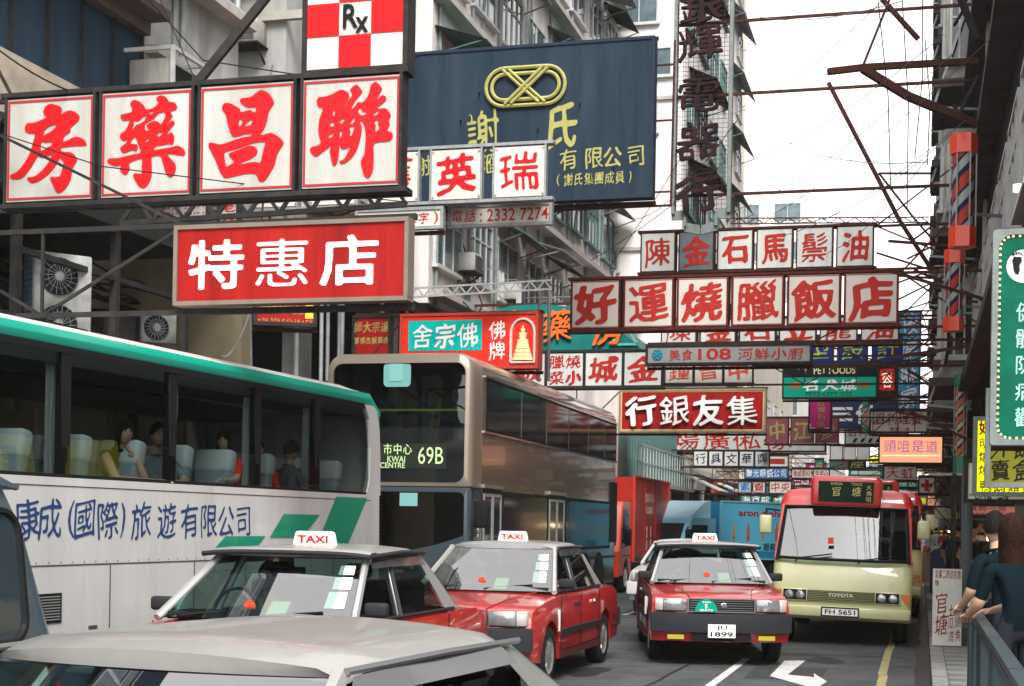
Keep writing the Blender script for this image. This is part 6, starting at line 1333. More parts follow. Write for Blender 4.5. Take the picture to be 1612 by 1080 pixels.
for i in range(58):
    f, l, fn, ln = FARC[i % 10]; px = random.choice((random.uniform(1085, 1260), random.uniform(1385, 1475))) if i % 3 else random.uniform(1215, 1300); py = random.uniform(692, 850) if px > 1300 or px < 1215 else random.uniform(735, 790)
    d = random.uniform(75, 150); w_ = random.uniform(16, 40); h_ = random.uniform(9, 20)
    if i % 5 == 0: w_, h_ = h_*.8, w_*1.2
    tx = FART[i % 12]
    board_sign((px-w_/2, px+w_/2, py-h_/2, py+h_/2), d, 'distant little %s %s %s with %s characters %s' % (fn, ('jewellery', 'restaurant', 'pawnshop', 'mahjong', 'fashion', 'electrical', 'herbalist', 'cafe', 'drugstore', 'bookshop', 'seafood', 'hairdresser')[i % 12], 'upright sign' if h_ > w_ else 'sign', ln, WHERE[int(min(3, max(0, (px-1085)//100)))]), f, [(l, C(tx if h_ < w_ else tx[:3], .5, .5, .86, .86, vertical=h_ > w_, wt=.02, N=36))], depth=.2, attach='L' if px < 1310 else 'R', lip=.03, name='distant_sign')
# ------------------------------------------------------------------ the tall neon character sign with wire grid
X0, X1, Y, z0, z1 = frame_rect(1063, 1151, -160, 335, 30.0); w, h = X1-X0, z1-z0
t = thing('neon_tower_sign', 'tall open steel frame with rusty black characters hung over the road', 'sign', ((X0+X1)/2, Y, z0))
q = MB(); f = GALV
for x in (-w/2, w/2): q.box(x-.035, x+.035, 0, .18, 0, h)
q.box(-w/2-.035, w/2+.035, 0, .18, h, h+.06)
for a, b in (((-w/2-.03, -.02), (-w*.28, -.02)), ((w*.28, -.02), (w/2+.03, -.02))): q.bar((a[0], .09, a[1]), (b[0], .09, b[1]), .06, .18)
for a, b in (((-w*.28, -.02), (-w*.28, -.26)), ((w*.28, -.02), (w*.28, -.26)), ((-w*.28, -.26), (0, -.33)), ((0, -.33), (w*.28, -.26))): q.bar((a[0], .09, a[1]), (b[0], .09, b[1]), .06, .18)
q.build('frame', mat('frame_grey_green', (.20, .23, .22), .5, dirt=.4, scale=6), t)
q = MB(); n = int(h/.09)
for i in range(n): q.box(-w/2, w/2, .10, .106, i*h/n, i*h/n+.008)
for i in range(11): x = -w/2+w*(i+.5)/11; q.box(x-.004, x+.004, .107, .113, 0, h)
g = q.build('wire_grid', STEEL, t); g['kind'] = 'stuff'
vz = lambda py: (335-py)/495*h
for c, py in zip('銀輝電器行', (10, 68, 150, 225, 305)):
    q = MB(); cjk(q, c, -.05*w, vz(py), .84*w, .66*w, .02, wt=.032, fill=1, th=.10, N=60, style='brush'); q.build('lettering', mat('rusted_black', (.008, .008, .010), .7, dirt=.9, scale=5, dirtcol=(.045, .012, .012)), t)
bb = MB()
for py in (18, 135, 296):
    z = onY(1300, py, Y).z-z0; bb.bar((-w/2, .2, z), (FX_R-(X0+X1)/2, .2, z), .055)
bb.build('bracket', STEEL, t)
# ------------------------------------------------------------------ right-hand side signs
# green foot massage sign with bulbs
X0, X1, Y, z0, z1 = frame_rect(1570, 1658, 368, 692, 13.5); w, h = X1-X0, z1-z0
t = thing('foot_massage_sign', 'tall green lightbox with footprints and a chasing row of small bulbs', 'sign', ((X0+X1)/2, Y, z0))
ol = rrect(-w/2, w/2, 0, h, .12); MB().prism(ol, 'y', .03, .16).build('board', mat('sign_glow_jade', (.0, .10, .058), .35, dirt=.5, scale=2, emit=.03, ecol=(0, .4, .27)), t)
q = MB(); q.ring(rrect(-w/2-.05, w/2+.05, -.05, h+.05, .03), rrect(-w/2+.002, w/2-.002, .002, h-.002, .12), 'y', -.0, .18); q.build('edge_frame', mat('frame_grey_green', ()), t)
pts = rrect(-w/2+.015, w/2-.015, .015, h-.015, .11, 4); per = []
for i in range(len(pts)):
    a, b = Vector(pts[i]), Vector(pts[(i+1) % len(pts)]); n = max(1, int((b-a).length/.055)); per += [a.lerp(b, k/n) for k in range(n)]
bulb = MB().lathe([(0, -.012), (.010, -.008), (.012, 0), (.007, .008), (0, .012)], 'z', 6).mesh('bulb', mat('bulb_warm', (.8, .35, .12), .3, emit=.8, ecol=(1, .62, .35)), 80)
for p in per[:260]: put('bulb', bulb, t, (p.x, .018, p.y))
q = MB(); cjk(q, '健髓防病歡', w*.02, h*.365, w*.5, h*.64, .03, style='round', wt=.012, vertical=True, N=56, th=.006, fill=.8); q.build('lettering', mat('letter_mint', (.30, .52, .45), .4, emit=.08), t)
q = MB(); q.lathe([(0, 0), (.15, 0)], 'y', 28, Matrix.Translation((-w*.04, .024, h*.845))); q.build('emblem_disc', LETW, t)
def foot(q, x, z, s):
    q.prism([(x+s*a, z+s*b) for a, b in ((-.04, -.3), (.05, -.32), (.1, -.2), (.08, -.02), (.16, .14), (.14, .28), (-.1, .3), (-.16, .2), (-.13, .0), (-.1, -.18))], 'y', .012, .0235)
    for i, (a, b, r) in enumerate(((-.13, .38, .055), (-.03, .42, .045), (.06, .42, .04), (.13, .39, .035), (.19, .34, .03))): q.lathe([(0, 0), (r*s, 0)], 'y', 8, Matrix.Translation((x+s*a, .0125, z+s*b)))
q = MB(); foot(q, -w*.04-.06, h*.85, .26); foot(q, -w*.04+.06, h*.84, .26); q.build('footprint_print', BLK, t)
bracket(t, None, X0, X1, h, .4)
board_sign((1553, 1690, 612, 766), 15.5, 'olive yellow lightbox for takeaway meal boxes behind the green sign', OLIVE, [(BLK, many(C('外飯', .30, .40, .52, .24, wt=.012), C('賣盒', .30, .17, .52, .24, wt=.012)))], edge=mat('frame_grey_green', ()), depth=.12, name='takeaway_sign')
board_sign((1533, 1680, 657, 780), 18.0, 'acid yellow menu sign with red and orange characters behind the olive one', mat('sign_acid_yellow', (.72, .80, .0), .4, emit=.45, ecol=(.75, .85, .0)), [(DRED, C('好', .12, .87, .15, .2, wt=.035)), (mat('letter_brown', (.35, .14, .01), .5), many(C('明爐燒', .12, .5, .14, .5, vertical=True, wt=.008, N=40), C('鴨鵝雞豬', .36, .12, .6, .18, wt=.008, N=44)))], edge=mat('frame_grey_green', ()), depth=.12, name='yellow_menu_sign')
board_sign((1519, 1680, 724, 791), 19.5, 'grey sign with a street number line under the acid yellow menu sign', GREYW, [(BLK, C('一〇八號 二樓', .24, .18, .4, .3, wt=.03, N=44))], depth=.2, name='number_sign')
board_sign((1519, 1660, 793, 815), 21.0, 'pink red fascia strip with dark red print over the shop door', mat('sign_salmon', (.60, .24, .18), .45, emit=.15), [(DRED, many(C('燒焗一哥 燒鵝', .42, .66, .78, .5, wt=.035, N=44), LT('FRESH CUP', .33, .2, .5, .26, off=.02)))], depth=.2, name='fascia_sign')
board_sign((1519, 1600, 820, 842), 22.5, 'white sign with bold red money changer characters', WHITE, [(CRIM, C('找幣民', .3, .45, .52, .8, wt=.045, N=44))], depth=.2, name='money_changer_sign')
# ------------------------------------------------------------------ barber poles on the right
def barber_pole(px0, px1, ytop, ycap, ycap2, ybot, d, label, m1, m2, capm, caph=1):
    c = P((px0+px1)/2, (ytop+ybot)/2, d); Y = c.y; X0, X1 = onY(px0, (ytop+ybot)/2, Y).x, onY(px1, (ytop+ybot)/2, Y).x; r = (X1-X0)/2
    Z = lambda py: onY((px0+px1)/2, py, Y).z
    t = thing('barber_pole', label, 'barber pole', ((X0+X1)/2, Y, Z(ybot)))
    z0 = Z(ybot); R = r
    MB().lathe([(0, 0), (R, 0), (R, Z(ycap2)-z0), (0, Z(ycap2)-z0)], 'z', 6).build('cap', capm, t)
    MB().lathe([(0, 0), (R, 0), (R, Z(ytop)-Z(ycap)), (0, Z(ytop)-Z(ycap))], 'z', 6, Matrix.Translation((0, 0, Z(ycap)-z0))).build('cap', capm, t)
    za, zb = Z(ycap2)-z0, Z(ycap)-z0; rr = R*.78; n = 20; H = zb-za; tw = 2.2*math.pi*2*H/ (rr*2*3.6); ks = 40
    mb = MB(); rows = []
    for i in range(ks+1): rows.append([(rr*math.cos(k*2*math.pi/n+i/ks*tw*.5), rr*math.sin(k*2*math.pi/n+i/ks*tw*.5), za+H*i/ks) for k in range(n)])
    mb.grid(rows, closed=True); pat = (0, 0, 1, 1, 2, 2, 1, 0, 0, 1, 1, 2, 2, 1, 0, 0, 1, 2, 2, 1)
    mb.mi = [(0, 0, 0, 0, 1, 2, 2, 2, 1, 1)[(i % n) % 10] for i in range(len(mb.f))]
    mb.build('striped_drum', [m1, mat('pole_dark', (.02, .025, .07), .4), m2], t, 60)
    q = MB()
    for a in range(6): x, y = R*.93*math.cos(a*math.pi/3), R*.93*math.sin(a*math.pi/3); q.bar((x, y, za), (x, y, zb), .02)
    q.bar((R*.3, R, H*.5), (FX_R-(X0+X1)/2+.1, R+.3, H*.5), .04); q.build('cage', GALV, t)
CAPR = mat('cap_red_orange', (.80, .055, .01), .35, coat=.4)
barber_pole(1494, 1538, 213, 243, 358, 390, 20.5, 'upper red capped barber pole with diagonal stripes on the right facade', mat('pole_red', (.45, .05, .03), .35), mat('pole_grey', (.35, .38, .38), .35), CAPR)
barber_pole(1485, 1519, 393, 415, 500, 522, 27.0, 'second red capped barber pole hanging just under the biggest one', mat('pole_red', ()), mat('pole_grey', ()), CAPR)
barber_pole(1501, 1522, 590, 610, 718, 746, 30.0, 'slim green capped barber pole striped orange green and cream', mat('pole_orange', (.65, .18, .03), .35), mat('pole_cream', (.62, .58, .40), .35), GREENP)
barber_pole(1357, 1369, 627, 642, 672, 684, 50.0, 'small teal capped barber pole in front of the navy striped sign', mat('pole_orange', ()), mat('pole_grey', ()), GREENP)
# ================================================================== PEOPLE
SKIN = mat('skin', (.50, .31, .22), .55, dirt=.15, scale=8); HAIR = mat('hair_black', (.010, .009, .008), .5, bump=.6, bscale=90); HAIRB = mat('hair_brown', (.030, .013, .009), .48, dirt=.6, scale=40, bump=.8, bscale=80)
LIP = mat('lip', (.35, .12, .10), .5); EYE = mat('eye_dark', (.01, .008, .006), .3); EYEW = mat('eye_white', (.65, .62, .58), .4)
def skin_mesh(joints, edges, mats, regions, sub=2):
    """one continuous skinned surface. joints: name -> (pos, radius); regions: list (material index, set of edges)"""
    names = list(joints); me = bpy.data.meshes.new('b'); me.from_pydata([joints[n][0] for n in names], [(names.index(a), names.index(b)) for a, b in edges], [])
    o = bpy.data.objects.new('b', me); COL.objects.link(o); md = o.modifiers.new('s', 'SKIN'); md.use_smooth_shade = True; md.branch_smoothing = .5
    for i, n in enumerate(names):
        r = joints[n][1]; r = r if isinstance(r, tuple) else (r, r); me.skin_vertices[0].data[i].radius = r; me.skin_vertices[0].data[i].use_root = (i == 0)
    sb = o.modifiers.new('u', 'SUBSURF'); sb.levels = sub
    dg = bpy.context.evaluated_depsgraph_get(); dg.update(); out = bpy.data.meshes.new_from_object(o.evaluated_get(dg)); bpy.data.objects.remove(o)
    for m in mats: out.materials.append(m)
    segs = [(Vector(joints[a][0]), Vector(joints[b][0]), regions(a, b)) for a, b in edges]
    for p in out.polygons:
        c = p.center; best = 1e9; k = 0
        for a, b, r in segs:
            d = b-a; t = max(0, min(1, (c-a).dot(d)/max(d.length_squared, 1e-9))); q = (c-a-d*t).length
            if q < best-1e-5: best = q; k = r(t) if callable(r) else r
        p.material_index = k; p.use_smooth = True
    return out
def head_mesh(sc=1.):
    bm = bmesh.new(); bmesh.ops.create_uvsphere(bm, u_segments=28, v_segments=22, radius=1)
    for v in bm.verts:
        x, y, z = v.co; fx = math.exp(-((x)/.16)**2); front = max(0, -y)
        nx = x*.073*(1-.16*max(0, -z)**1.5); ny = y*.094*(1-.10*max(0, -z)); nz = z*.118
        if z < -.2: ny -= .010*front*(-z)        # chin
        nn = math.exp(-((x)/.17)**2-((z+.12)/.20)**2)*front**3; ny -= .024*nn       # nose
        ny += .010*math.exp(-((abs(x)-.36)/.16)**2-((z-.10)/.13)**2)*front**2           # eye sockets
        ny -= .005*math.exp(-((z-.26)/.09)**2)*front**3                                  # brow
        ny -= .006*math.exp(-((x)/.28)**2-((z+.45)/.07)**2)*front**3                      # lips
        nx += math.copysign(.014, x)*math.exp(-((y-.1)/.12)**2-((z-.0)/.24)**2)*(1 if abs(x) > .8 else 0)   # ears
        v.co = (nx*sc, ny*sc, nz*sc)
    me = bpy.data.meshes.new('h'); bm.to_mesh(me); bm.free(); me.polygons.foreach_set('use_smooth', [True]*len(me.polygons)); return me
def hair_mb(kind, sc=1.):
    q = MB(); rows = []; K = 72; rnd = random.Random(len(kind)*7)
    amp = [rnd.uniform(-1, 1) for _ in range(K)]
    for i in range(17):
        th = math.pi*i/16*(.60 if kind == 'short' else .66); row = []
        for k in range(K):
            a = 2*math.pi*k/K; fr = max(0, -math.sin(a))      # a=-90deg is the face
            lim = th*(1-(.42 if kind == 'short' else .36)*fr**1.5)
            if kind == 'short': lim *= 1-.13*math.exp(-((abs(math.cos(a))-1)/.12)**2)
            if i == 16: lim *= 1+.05*amp[k]
            x, y, z = math.sin(lim)*math.cos(a), math.sin(lim)*math.sin(a), math.cos(lim); n = 1.10+(.022*math.sin(k*2.3)+.018*amp[k])*(i/16)**.6+.01*math.sin(k*.9+i)
            row.append((x*.075*n*sc, (y*.096*n+.006)*sc, (z*.120*n+.004)*sc))
        rows.append(row)
    if kind != 'short':
        base = rows[-1]; drop = .27 if kind == 'long' else .12
        for j in range(1, 8):
            f = j/7; rr = []
            for k, p in enumerate(base):
                back = math.sin(2*math.pi*k/K) > -.72; g = 1+.16*f-.10*f*f+.035*math.sin(k*2.3)*f+.03*amp[k]*f
                rr.append((p[0]*g+.006*math.sin(j*1.1+k*.3)*f, p[1]*(1+.10*f+.03*amp[k]*f) if p[1] > -.03*sc else p[1]+.03*f*sc, p[2]-drop*f*sc*(1 if back else 0)*(1+.10*amp[k]*f)))
            rows.append(rr)
    q.grid(rows, closed=True); return q
def person(label, loc, rz, pose, shirt, trousers, hair=HAIR, hk='short', head_rot=(0, 0, 0), group=None, glasses=False, collar=True, hscale=1., sleeve=.5, fem=False):
    """pose: joint positions in metres; origin at the feet or seat, facing -y"""
    t = thing('person', label, 'person', loc, rz, group); J = dict(pose); wsc = .93 if fem else 1.
    R = dict(pelvis=(.15*wsc, .11), waist=(.135*wsc, .10), chest=(.165*wsc, .11), neck0=(.085, .065), neck=(.052, .052), head0=(.05, .05))
    for s in 'LR': R.update({'sh'+s: .062, 'el'+s: .043, 'wr'+s: .029, 'pa'+s: (.036, .022), 'hip'+s: .09, 'kn'+s: .06, 'an'+s: .042, 'to'+s: (.045, .03)})
    for s in 'LR':
        if 'wr'+s in J and 'pa'+s in J:
            w_, p_ = Vector(J['wr'+s]), Vector(J['pa'+s]); d = (p_-w_).normalized(); up = Vector(J.get('up'+s, (0, 0, 1))); sd = d.cross(up).normalized(); nrm = sd.cross(d)
            for i, (off, ln) in enumerate(((-.030, .060), (-.010, .072), (.010, .068), (.029, .052))):
                b = p_+sd*off+d*.02; m = b+d*ln*.55-nrm*.008; e = m+d*ln*.4-nrm*.028
                J[f'f{s}{i}a'] = tuple(b); J[f'f{s}{i}b'] = tuple(m); J[f'f{s}{i}c'] = tuple(e); R[f'f{s}{i}a'] = .0095; R[f'f{s}{i}b'] = .0088; R[f'f{s}{i}c'] = .0075
            th = w_.lerp(p_, .5)-sd*.03; J[f't{s}a'] = tuple(th-nrm*.005); J[f't{s}b'] = tuple(th-sd*.022+d*.035-nrm*.012); R[f't{s}a'] = .012; R[f't{s}b'] = .009
    for s in 'LR': J.pop('up'+s, None)
    E_ = [('pelvis', 'waist'), ('waist', 'chest'), ('chest', 'neck0'), ('neck0', 'neck'), ('neck', 'head0')]
    for s in 'LR':
        for a, b in (('chest', 'sh'), ('sh', 'el'), ('el', 'wr'), ('wr', 'pa'), ('pelvis', 'hip'), ('hip', 'kn'), ('kn', 'an'), ('an', 'to')):
            a2 = a if a in ('chest', 'pelvis') else a+s; b2 = b+s
            if a2 in J and b2 in J: E_.append((a2, b2))
        for i in range(4):
            if f'f{s}{i}a' in J: E_ += [('pa'+s, f'f{s}{i}a'), (f'f{s}{i}a', f'f{s}{i}b'), (f'f{s}{i}b', f'f{s}{i}c')]
        if f't{s}a' in J: E_ += [('wr'+s, f't{s}a'), (f't{s}a', f't{s}b')]
    def reg(a, b):
        if b[:2] == 'el': return (lambda u: 1 if u < sleeve*1.6 else 0) if sleeve < .62 else 1
        if b[:2] == 'wr': return 1 if sleeve > 1 else 0
        if b[:2] == 'sh' or b in ('waist', 'chest', 'neck0'): return 1
        if b in ('neck', 'head0'): return (lambda u: 0)
        if b[:2] in ('hi', 'kn', 'an'): return 2
        if b[:2] == 'to': return 3
        return 0
    joints = {n: (J[n], R[n]) for n in J}
    joints = {n: joints[n] for n in ['pelvis']+[k for k in joints if k != 'pelvis']}
    me = skin_mesh(joints, E_, [SKIN, shirt, trousers, BLK], reg)
    hm = head_mesh(hscale); hc = Vector(J['head0'])+Vector((0, -.012, .075)); M = Matrix.Translation(hc) @ Euler(head_rot).to_matrix().to_4x4(); hm.transform(M)
    bm = bmesh.new(); bm.from_mesh(me); bm.from_mesh(hm); bm.to_mesh(me); bm.free(); me.polygons.foreach_set('use_smooth', [True]*len(me.polygons))
    b = put('body', me, t)
    h = put('hair', hair_mb(hk, hscale).mesh('hair', hair, 80), t); h.matrix_local = M
    q = MB()
    for s in (-1, 1): q.lathe([(0, -.006), (.009, -.004), (.012, .0)], 'y', 10, Matrix.Translation((s*.027, -.083, .012)) @ Matrix.Diagonal((1, 1, .55, 1)))
    e = q.build('eye', EYE, t); e.matrix_local = M
    q = MB(); q.lathe([(0, -.003), (.020, -.001), (.022, .002)], 'y', 12, Matrix.Translation((0, -.101, -.053)) @ Matrix.Diagonal((1, 1, .28, 1))); e = q.build('mouth', LIP, t); e.matrix_local = M
    q = MB()
    for s in (-1, 1): q.tube([(s*.012, -.096, .033), (s*.03, -.094, .038), (s*.044, -.084, .033)], .0035, 4)
    e = q.build('eyebrow', HAIR, t); e.matrix_local = M
    if glasses:
        q = MB()
        for s in (-1, 1): q.tube([(s*.03+.022*math.cos(k*math.pi/6), -.106, .010+.016*math.sin(k*math.pi/6)) for k in range(13)], .0018, 4); q.tube([(s*.052, -.104, .014), (s*.074, -.02, .016)], .0018, 4)
        e = q.build('glasses', GALV, t); e.matrix_local = M
    if collar:
        q = MB(); n0 = Vector(J['neck0']); n1 = Vector(J['neck']); q.tube([n0.lerp(n1, .35)+Vector((.068*math.cos(a*math.pi/8), .06*math.sin(a*math.pi/8), .012*math.sin(a*math.pi/8))) for a in range(17)], .014, 6); q.build('collar', shirt, t, 60)
    return t
def sit(leg=0, **k):      # seated, origin on the seat surface; leg turns the thighs and shins about the hips
    d = dict(pelvis=(0, .05, .10), waist=(0, .05, .25), chest=(0, .04, .43), neck0=(0, .03, .53), neck=(0, .02, .58), head0=(0, .0, .64),
             shL=(.17, .03, .50), shR=(-.17, .03, .50), elL=(.23, -.02, .25), elR=(-.23, -.02, .25), wrL=(.15, -.24, .18), wrR=(-.15, -.24, .18), paL=(.12, -.31, .17), paR=(-.12, -.31, .17),
             hipL=(.09, -.02, .08), hipR=(-.09, -.02, .08), knL=(.11, -.42, .09), knR=(-.11, -.42, .09), anL=(.11, -.46, -.32), anR=(-.11, -.46, -.32), toL=(.12, -.60, -.36), toR=(-.12, -.60, -.36)); d.update(k)
    if leg:
        Mz = Matrix.Translation((0, .03, 0)) @ Matrix.Rotation(math.radians(leg), 4, 'Z') @ Matrix.Translation((0, -.03, 0))
        for j in ('hip', 'kn', 'an', 'to'):
            for s in 'LR': d[j+s] = tuple(Mz @ Vector(d[j+s]))
    return d
def stand(**k):
    d = dict(pelvis=(0, 0, .94), waist=(0, 0, 1.08), chest=(0, 0, 1.28), neck0=(0, .01, 1.42), neck=(0, .01, 1.47), head0=(0, 0, 1.53),
             shL=(.185, 0, 1.38), shR=(-.185, 0, 1.38), elL=(.23, .02, 1.10), elR=(-.23, .02, 1.10), wrL=(.22, -.08, .87), wrR=(-.22, -.08, .87), paL=(.21, -.11, .80), paR=(-.21, -.11, .80),
             hipL=(.095, 0, .88), hipR=(-.095, 0, .88), knL=(.11, -.01, .50), knR=(-.11, -.01, .50), anL=(.12, .02, .10), anR=(-.12, .02, .10), toL=(.13, -.12, .04), toR=(-.13, -.12, .04)); d.update(k); return d
def cloth(name, c, dirt=.25): return mat(name, c, .85, dirt=dirt, scale=10)
TEALS = cloth('shirt_dark_teal', (.004, .010, .014)); TROU = cloth('trousers_dark', (.02, .022, .03))
cM = coach_t.matrix_world if False else (Matrix.Translation((-6.52, 17.55, 0)) @ Matrix.Rotation(math.radians(-4.0), 4, 'Z'))
def in_coach(px, x=-.36, zseat=1.98):
    inv = cM.inverted(); a = inv @ CAM; b = inv.to_3x3() @ ray(px, 720); tt = (x-a.x)/b.x; y = a.y+b.y*tt; return cM @ Vector((x, y, zseat))
RZC = math.radians(-4)
# the couple: she leans on the sill, chin on hand, both look out of the window
person('young long haired woman resting her chin on her hand at the coach window', in_coach(190, -.34, 1.78), RZC+math.radians(72), sit(leg=-72, elL=(.10, -.23, .27), wrL=(.045, -.17, .47), paL=(.03, -.135, .53), upL=(0, -1, 0), elR=(-.20, -.20, .26), wrR=(.02, -.27, .26), paR=(.08, -.27, .27), head0=(0, -.04, .63), neck=(0, -.01, .58)), cloth('vest_black', (.015, .014, .016)), TROU, hk='long', head_rot=(.05, .06, -.25), fem=True, sleeve=.05)
person('man in a pale patterned shirt smiling beside the woman at the coach window', in_coach(246, -.36, 1.78), RZC+math.radians(62), sit(leg=-62, elL=(.22, -.18, .26), wrL=(.05, -.30, .26), paL=(-.02, -.32, .27), elR=(-.24, -.15, .26), wrR=(-.18, -.32, .26), paR=(-.13, -.38, .27), head0=(0, -.02, .64)), cloth('shirt_pale_leaf', (.20, .30, .32), .7), TROU, glasses=True, head_rot=(.02, 0, -.15))
person('child in a red dress with long dark hair by the coach window', in_coach(352, -.32, 1.80), RZC+math.radians(20), sit(leg=-20, elL=(.16, -.16, .3), wrL=(.1, -.28, .3), paL=(.05, -.32, .3)), cloth('dress_red', (.65, .03, .02)), cloth('dress_red', ()), hk='bob', fem=True, hscale=.92)
person('dark haired passenger seen from behind in a grey checked shirt', in_coach(458, -.32, 1.76), RZC+math.radians(160), sit(leg=-160), cloth('shirt_grey_check', (.12, .15, .17), .6), TROU, hscale=1.)
person('passenger in a red jacket low between the coach seats', in_coach(404, -.32, 1.74), RZC+math.radians(30), sit(leg=-30), cloth('jacket_red', (.55, .03, .02), .5), TROU)
# drivers
def in_car(t, p, rz=0):
    return Matrix.Translation(t.location) @ Matrix.Rotation(t.rotation_euler[2], 4, 'Z') @ Vector(p)
person('taxi driver in a yellow green shirt inside the taxi behind the champagne saloon', in_car(tx2, (-.36, .05, .52)), 0, sit(elL=(.24, -.16, .30), wrL=(.12, -.42, .42), paL=(.08, -.48, .45), elR=(-.24, -.16, .30), wrR=(-.16, -.42, .42), paR=(-.14, -.48, .45)), cloth('shirt_lime', (.35, .42, .02)), TROU)
person('taxi driver in a red shirt inside the plain silver roofed taxi', in_car(tx3, (-.36, .05, .52)), 0, sit(elL=(.24, -.16, .30), wrL=(.12, -.42, .42), paL=(.08, -.48, .45), elR=(-.24, -.16, .30), wrR=(-.16, -.42, .42), paR=(-.14, -.48, .45)), cloth('shirt_maroon', (.30, .04, .04)), TROU)
person('driver of the JU 1899 taxi in a pale shirt', in_car(tx4, (-.36, .05, .52)), tx4.rotation_euler[2], sit(elL=(.24, -.16, .30), wrL=(.12, -.42, .42), paL=(.08, -.48, .45), elR=(-.24, -.16, .30), wrR=(-.16, -.42, .42), paR=(-.14, -.48, .45)), cloth('shirt_grey', (.25, .26, .27)), TROU)
person('minibus driver in dark clothes at the wheel of the FH 5651 minibus', in_car(mb1, (.42, .95, 1.22)), 0, sit(elL=(.24, -.16, .30), wrL=(.12, -.42, .36), paL=(.08, -.48, .38), elR=(-.24, -.16, .30), wrR=(-.16, -.42, .36), paR=(-.14, -.48, .38)), cloth('shirt_charcoal', (.02, .022, .025)), TROU)
# two people leaning on the railing
pm = P(1590, 900, 8.3); pw = P(1602, 900, 7.3)
person('man in a dark teal polo shirt leaning on the railing with hands clasped', (.60, 12.0, .13), math.radians(-138), stand(pelvis=(0, .10, .92), waist=(0, .06, 1.06), chest=(0, 0, 1.26), neck0=(0, -.04, 1.41), neck=(0, -.055, 1.46), head0=(0, -.07, 1.52), shL=(.20, -.02, 1.37), shR=(-.20, -.02, 1.37), elL=(.29, -.02, 1.12), elR=(-.20, -.20, 1.12), wrL=(.23, -.17, .99), wrR=(.06, -.27, 1.02), paL=(.20, -.23, .97), paR=(.13, -.27, 1.0), hipL=(.095, .10, .88), hipR=(-.095, .10, .88), knL=(.11, .06, .5), knR=(-.11, .1, .5)), TEALS, TROU, head_rot=(0, 0, math.radians(-40)), hscale=1.05, sleeve=.6)
person('woman with long brown hair and dark teal top beside the man at the railing', (.63, 10.7, .13), math.radians(-152), stand(pelvis=(0, .10, .88), waist=(0, .07, 1.02), chest=(0, 0, 1.22), neck0=(0, -.03, 1.37), neck=(0, -.04, 1.42), head0=(0, -.05, 1.48), shL=(.175, -.02, 1.33), shR=(-.175, -.02, 1.33), elL=(.25, -.05, 1.08), elR=(-.22, -.14, 1.10), wrL=(.22, -.22, 1.0), wrR=(.02, -.28, 1.02), paL=(.20, -.28, .985), paR=(.09, -.29, 1.01)), TEALS, TROU, hair=HAIRB, hk='long', head_rot=(0, 0, math.radians(-10)), fem=True, hscale=1.1, sleeve=.55)
PED = [(1528, 850, 21.5, 95, 'dark haired pedestrian in black behind the lamp post', (.012, .013, .016), 'short'), (1548, 862, 24, 60, 'pedestrian in a dark jacket under the warm stall bulb', (.02, .02, .022), 'short'),
 (1463, 872, 52, -60, 'woman in a pale grey vest at the tan street stall', (.35, .42, .46), 'bob'), (1488, 868, 48, 20, 'pedestrian in a red shirt beyond the navy post box', (.45, .04, .06), 'bob'), (1478, 868, 60, 170, 'pedestrian in a white shirt farther along the pavement', (.5, .5, .48), 'short'),
 (1500, 862, 33, 150, 'pedestrian in dark blue beyond the white notice board', (.03, .04, .08), 'short'), (1575, 856, 19, -20, 'dark shopper standing at the lit shop front', (.02, .02, .02), 'bob'),
 (1540, 858, 29, 170, 'pedestrian in a grey shirt walking away under the salmon fascia', (.12, .12, .13), 'short'), (1562, 860, 31, 10, 'pedestrian in a white blouse by the money changer sign', (.5, .48, .45), 'bob'),
 (1508, 862, 41, 175, 'pedestrian in olive clothes beyond the thin post', (.10, .10, .04), 'short'), (1524, 862, 36, 15, 'pedestrian in a pink top walking towards the camera beside the post', (.5, .2, .25), 'bob'),
 (1473, 868, 70, 170, 'tiny pedestrian in light blue far down the pavement', (.2, .35, .5), 'short'), (1491, 866, 78, 0, 'tiny pedestrian in yellow far down the pavement', (.5, .45, .1), 'bob')]
for px, py, d, a, lb, c, hk in PED:
    v = P(px, py, d); person(lb, (v.x, v.y, .13), math.radians(a), stand(), cloth('shirt_%d' % px, c), TROU, hk=hk, collar=False)
# ================================================================== STREET FURNITURE
RAILM = mat('railing_teal_grey', (.018, .036, .045), .45, dirt=.35, scale=8, coat=.2)
def railing(y0, y1, label, x=.42):
    t = thing('pedestrian_railing', label, 'railing', (x, y0, .13), 0, 'railings along the right kerb'); L = y1-y0
    for y in (.04, L-.04): MB().bar((0, y, 0), (0, y, .92), .055).build('post', RAILM, t)
    MB().box(-.035, .035, 0, L, 0.922, .96).build('top_rail', RAILM, t); MB().box(-.018, .018, .07, L-.07, .86, .885).build('rail', RAILM, t); MB().box(-.018, .018, .07, L-.07, .12, .15).build('rail', RAILM, t)
    n = int((L-.1)/.125); b = MB().box(-.011, .011, -.011, .011, .15, .86).mesh('bar', RAILM)
    for i in range(n): put('bar', b, t, (0, .07+(L-.14)*(i+.5)/n, 0))
for i, nm in enumerate(('railing panel the woman leans on', 'railing panel under the clasped hands of the man', 'railing panel just beyond the leaning man', 'last railing panel before the notice board')):
    railing(5.0+i*2.05+.0, 5.0+i*2.05+2.0, nm)
railing(2.9, 4.95, 'railing panel closest to the camera at the picture corner')
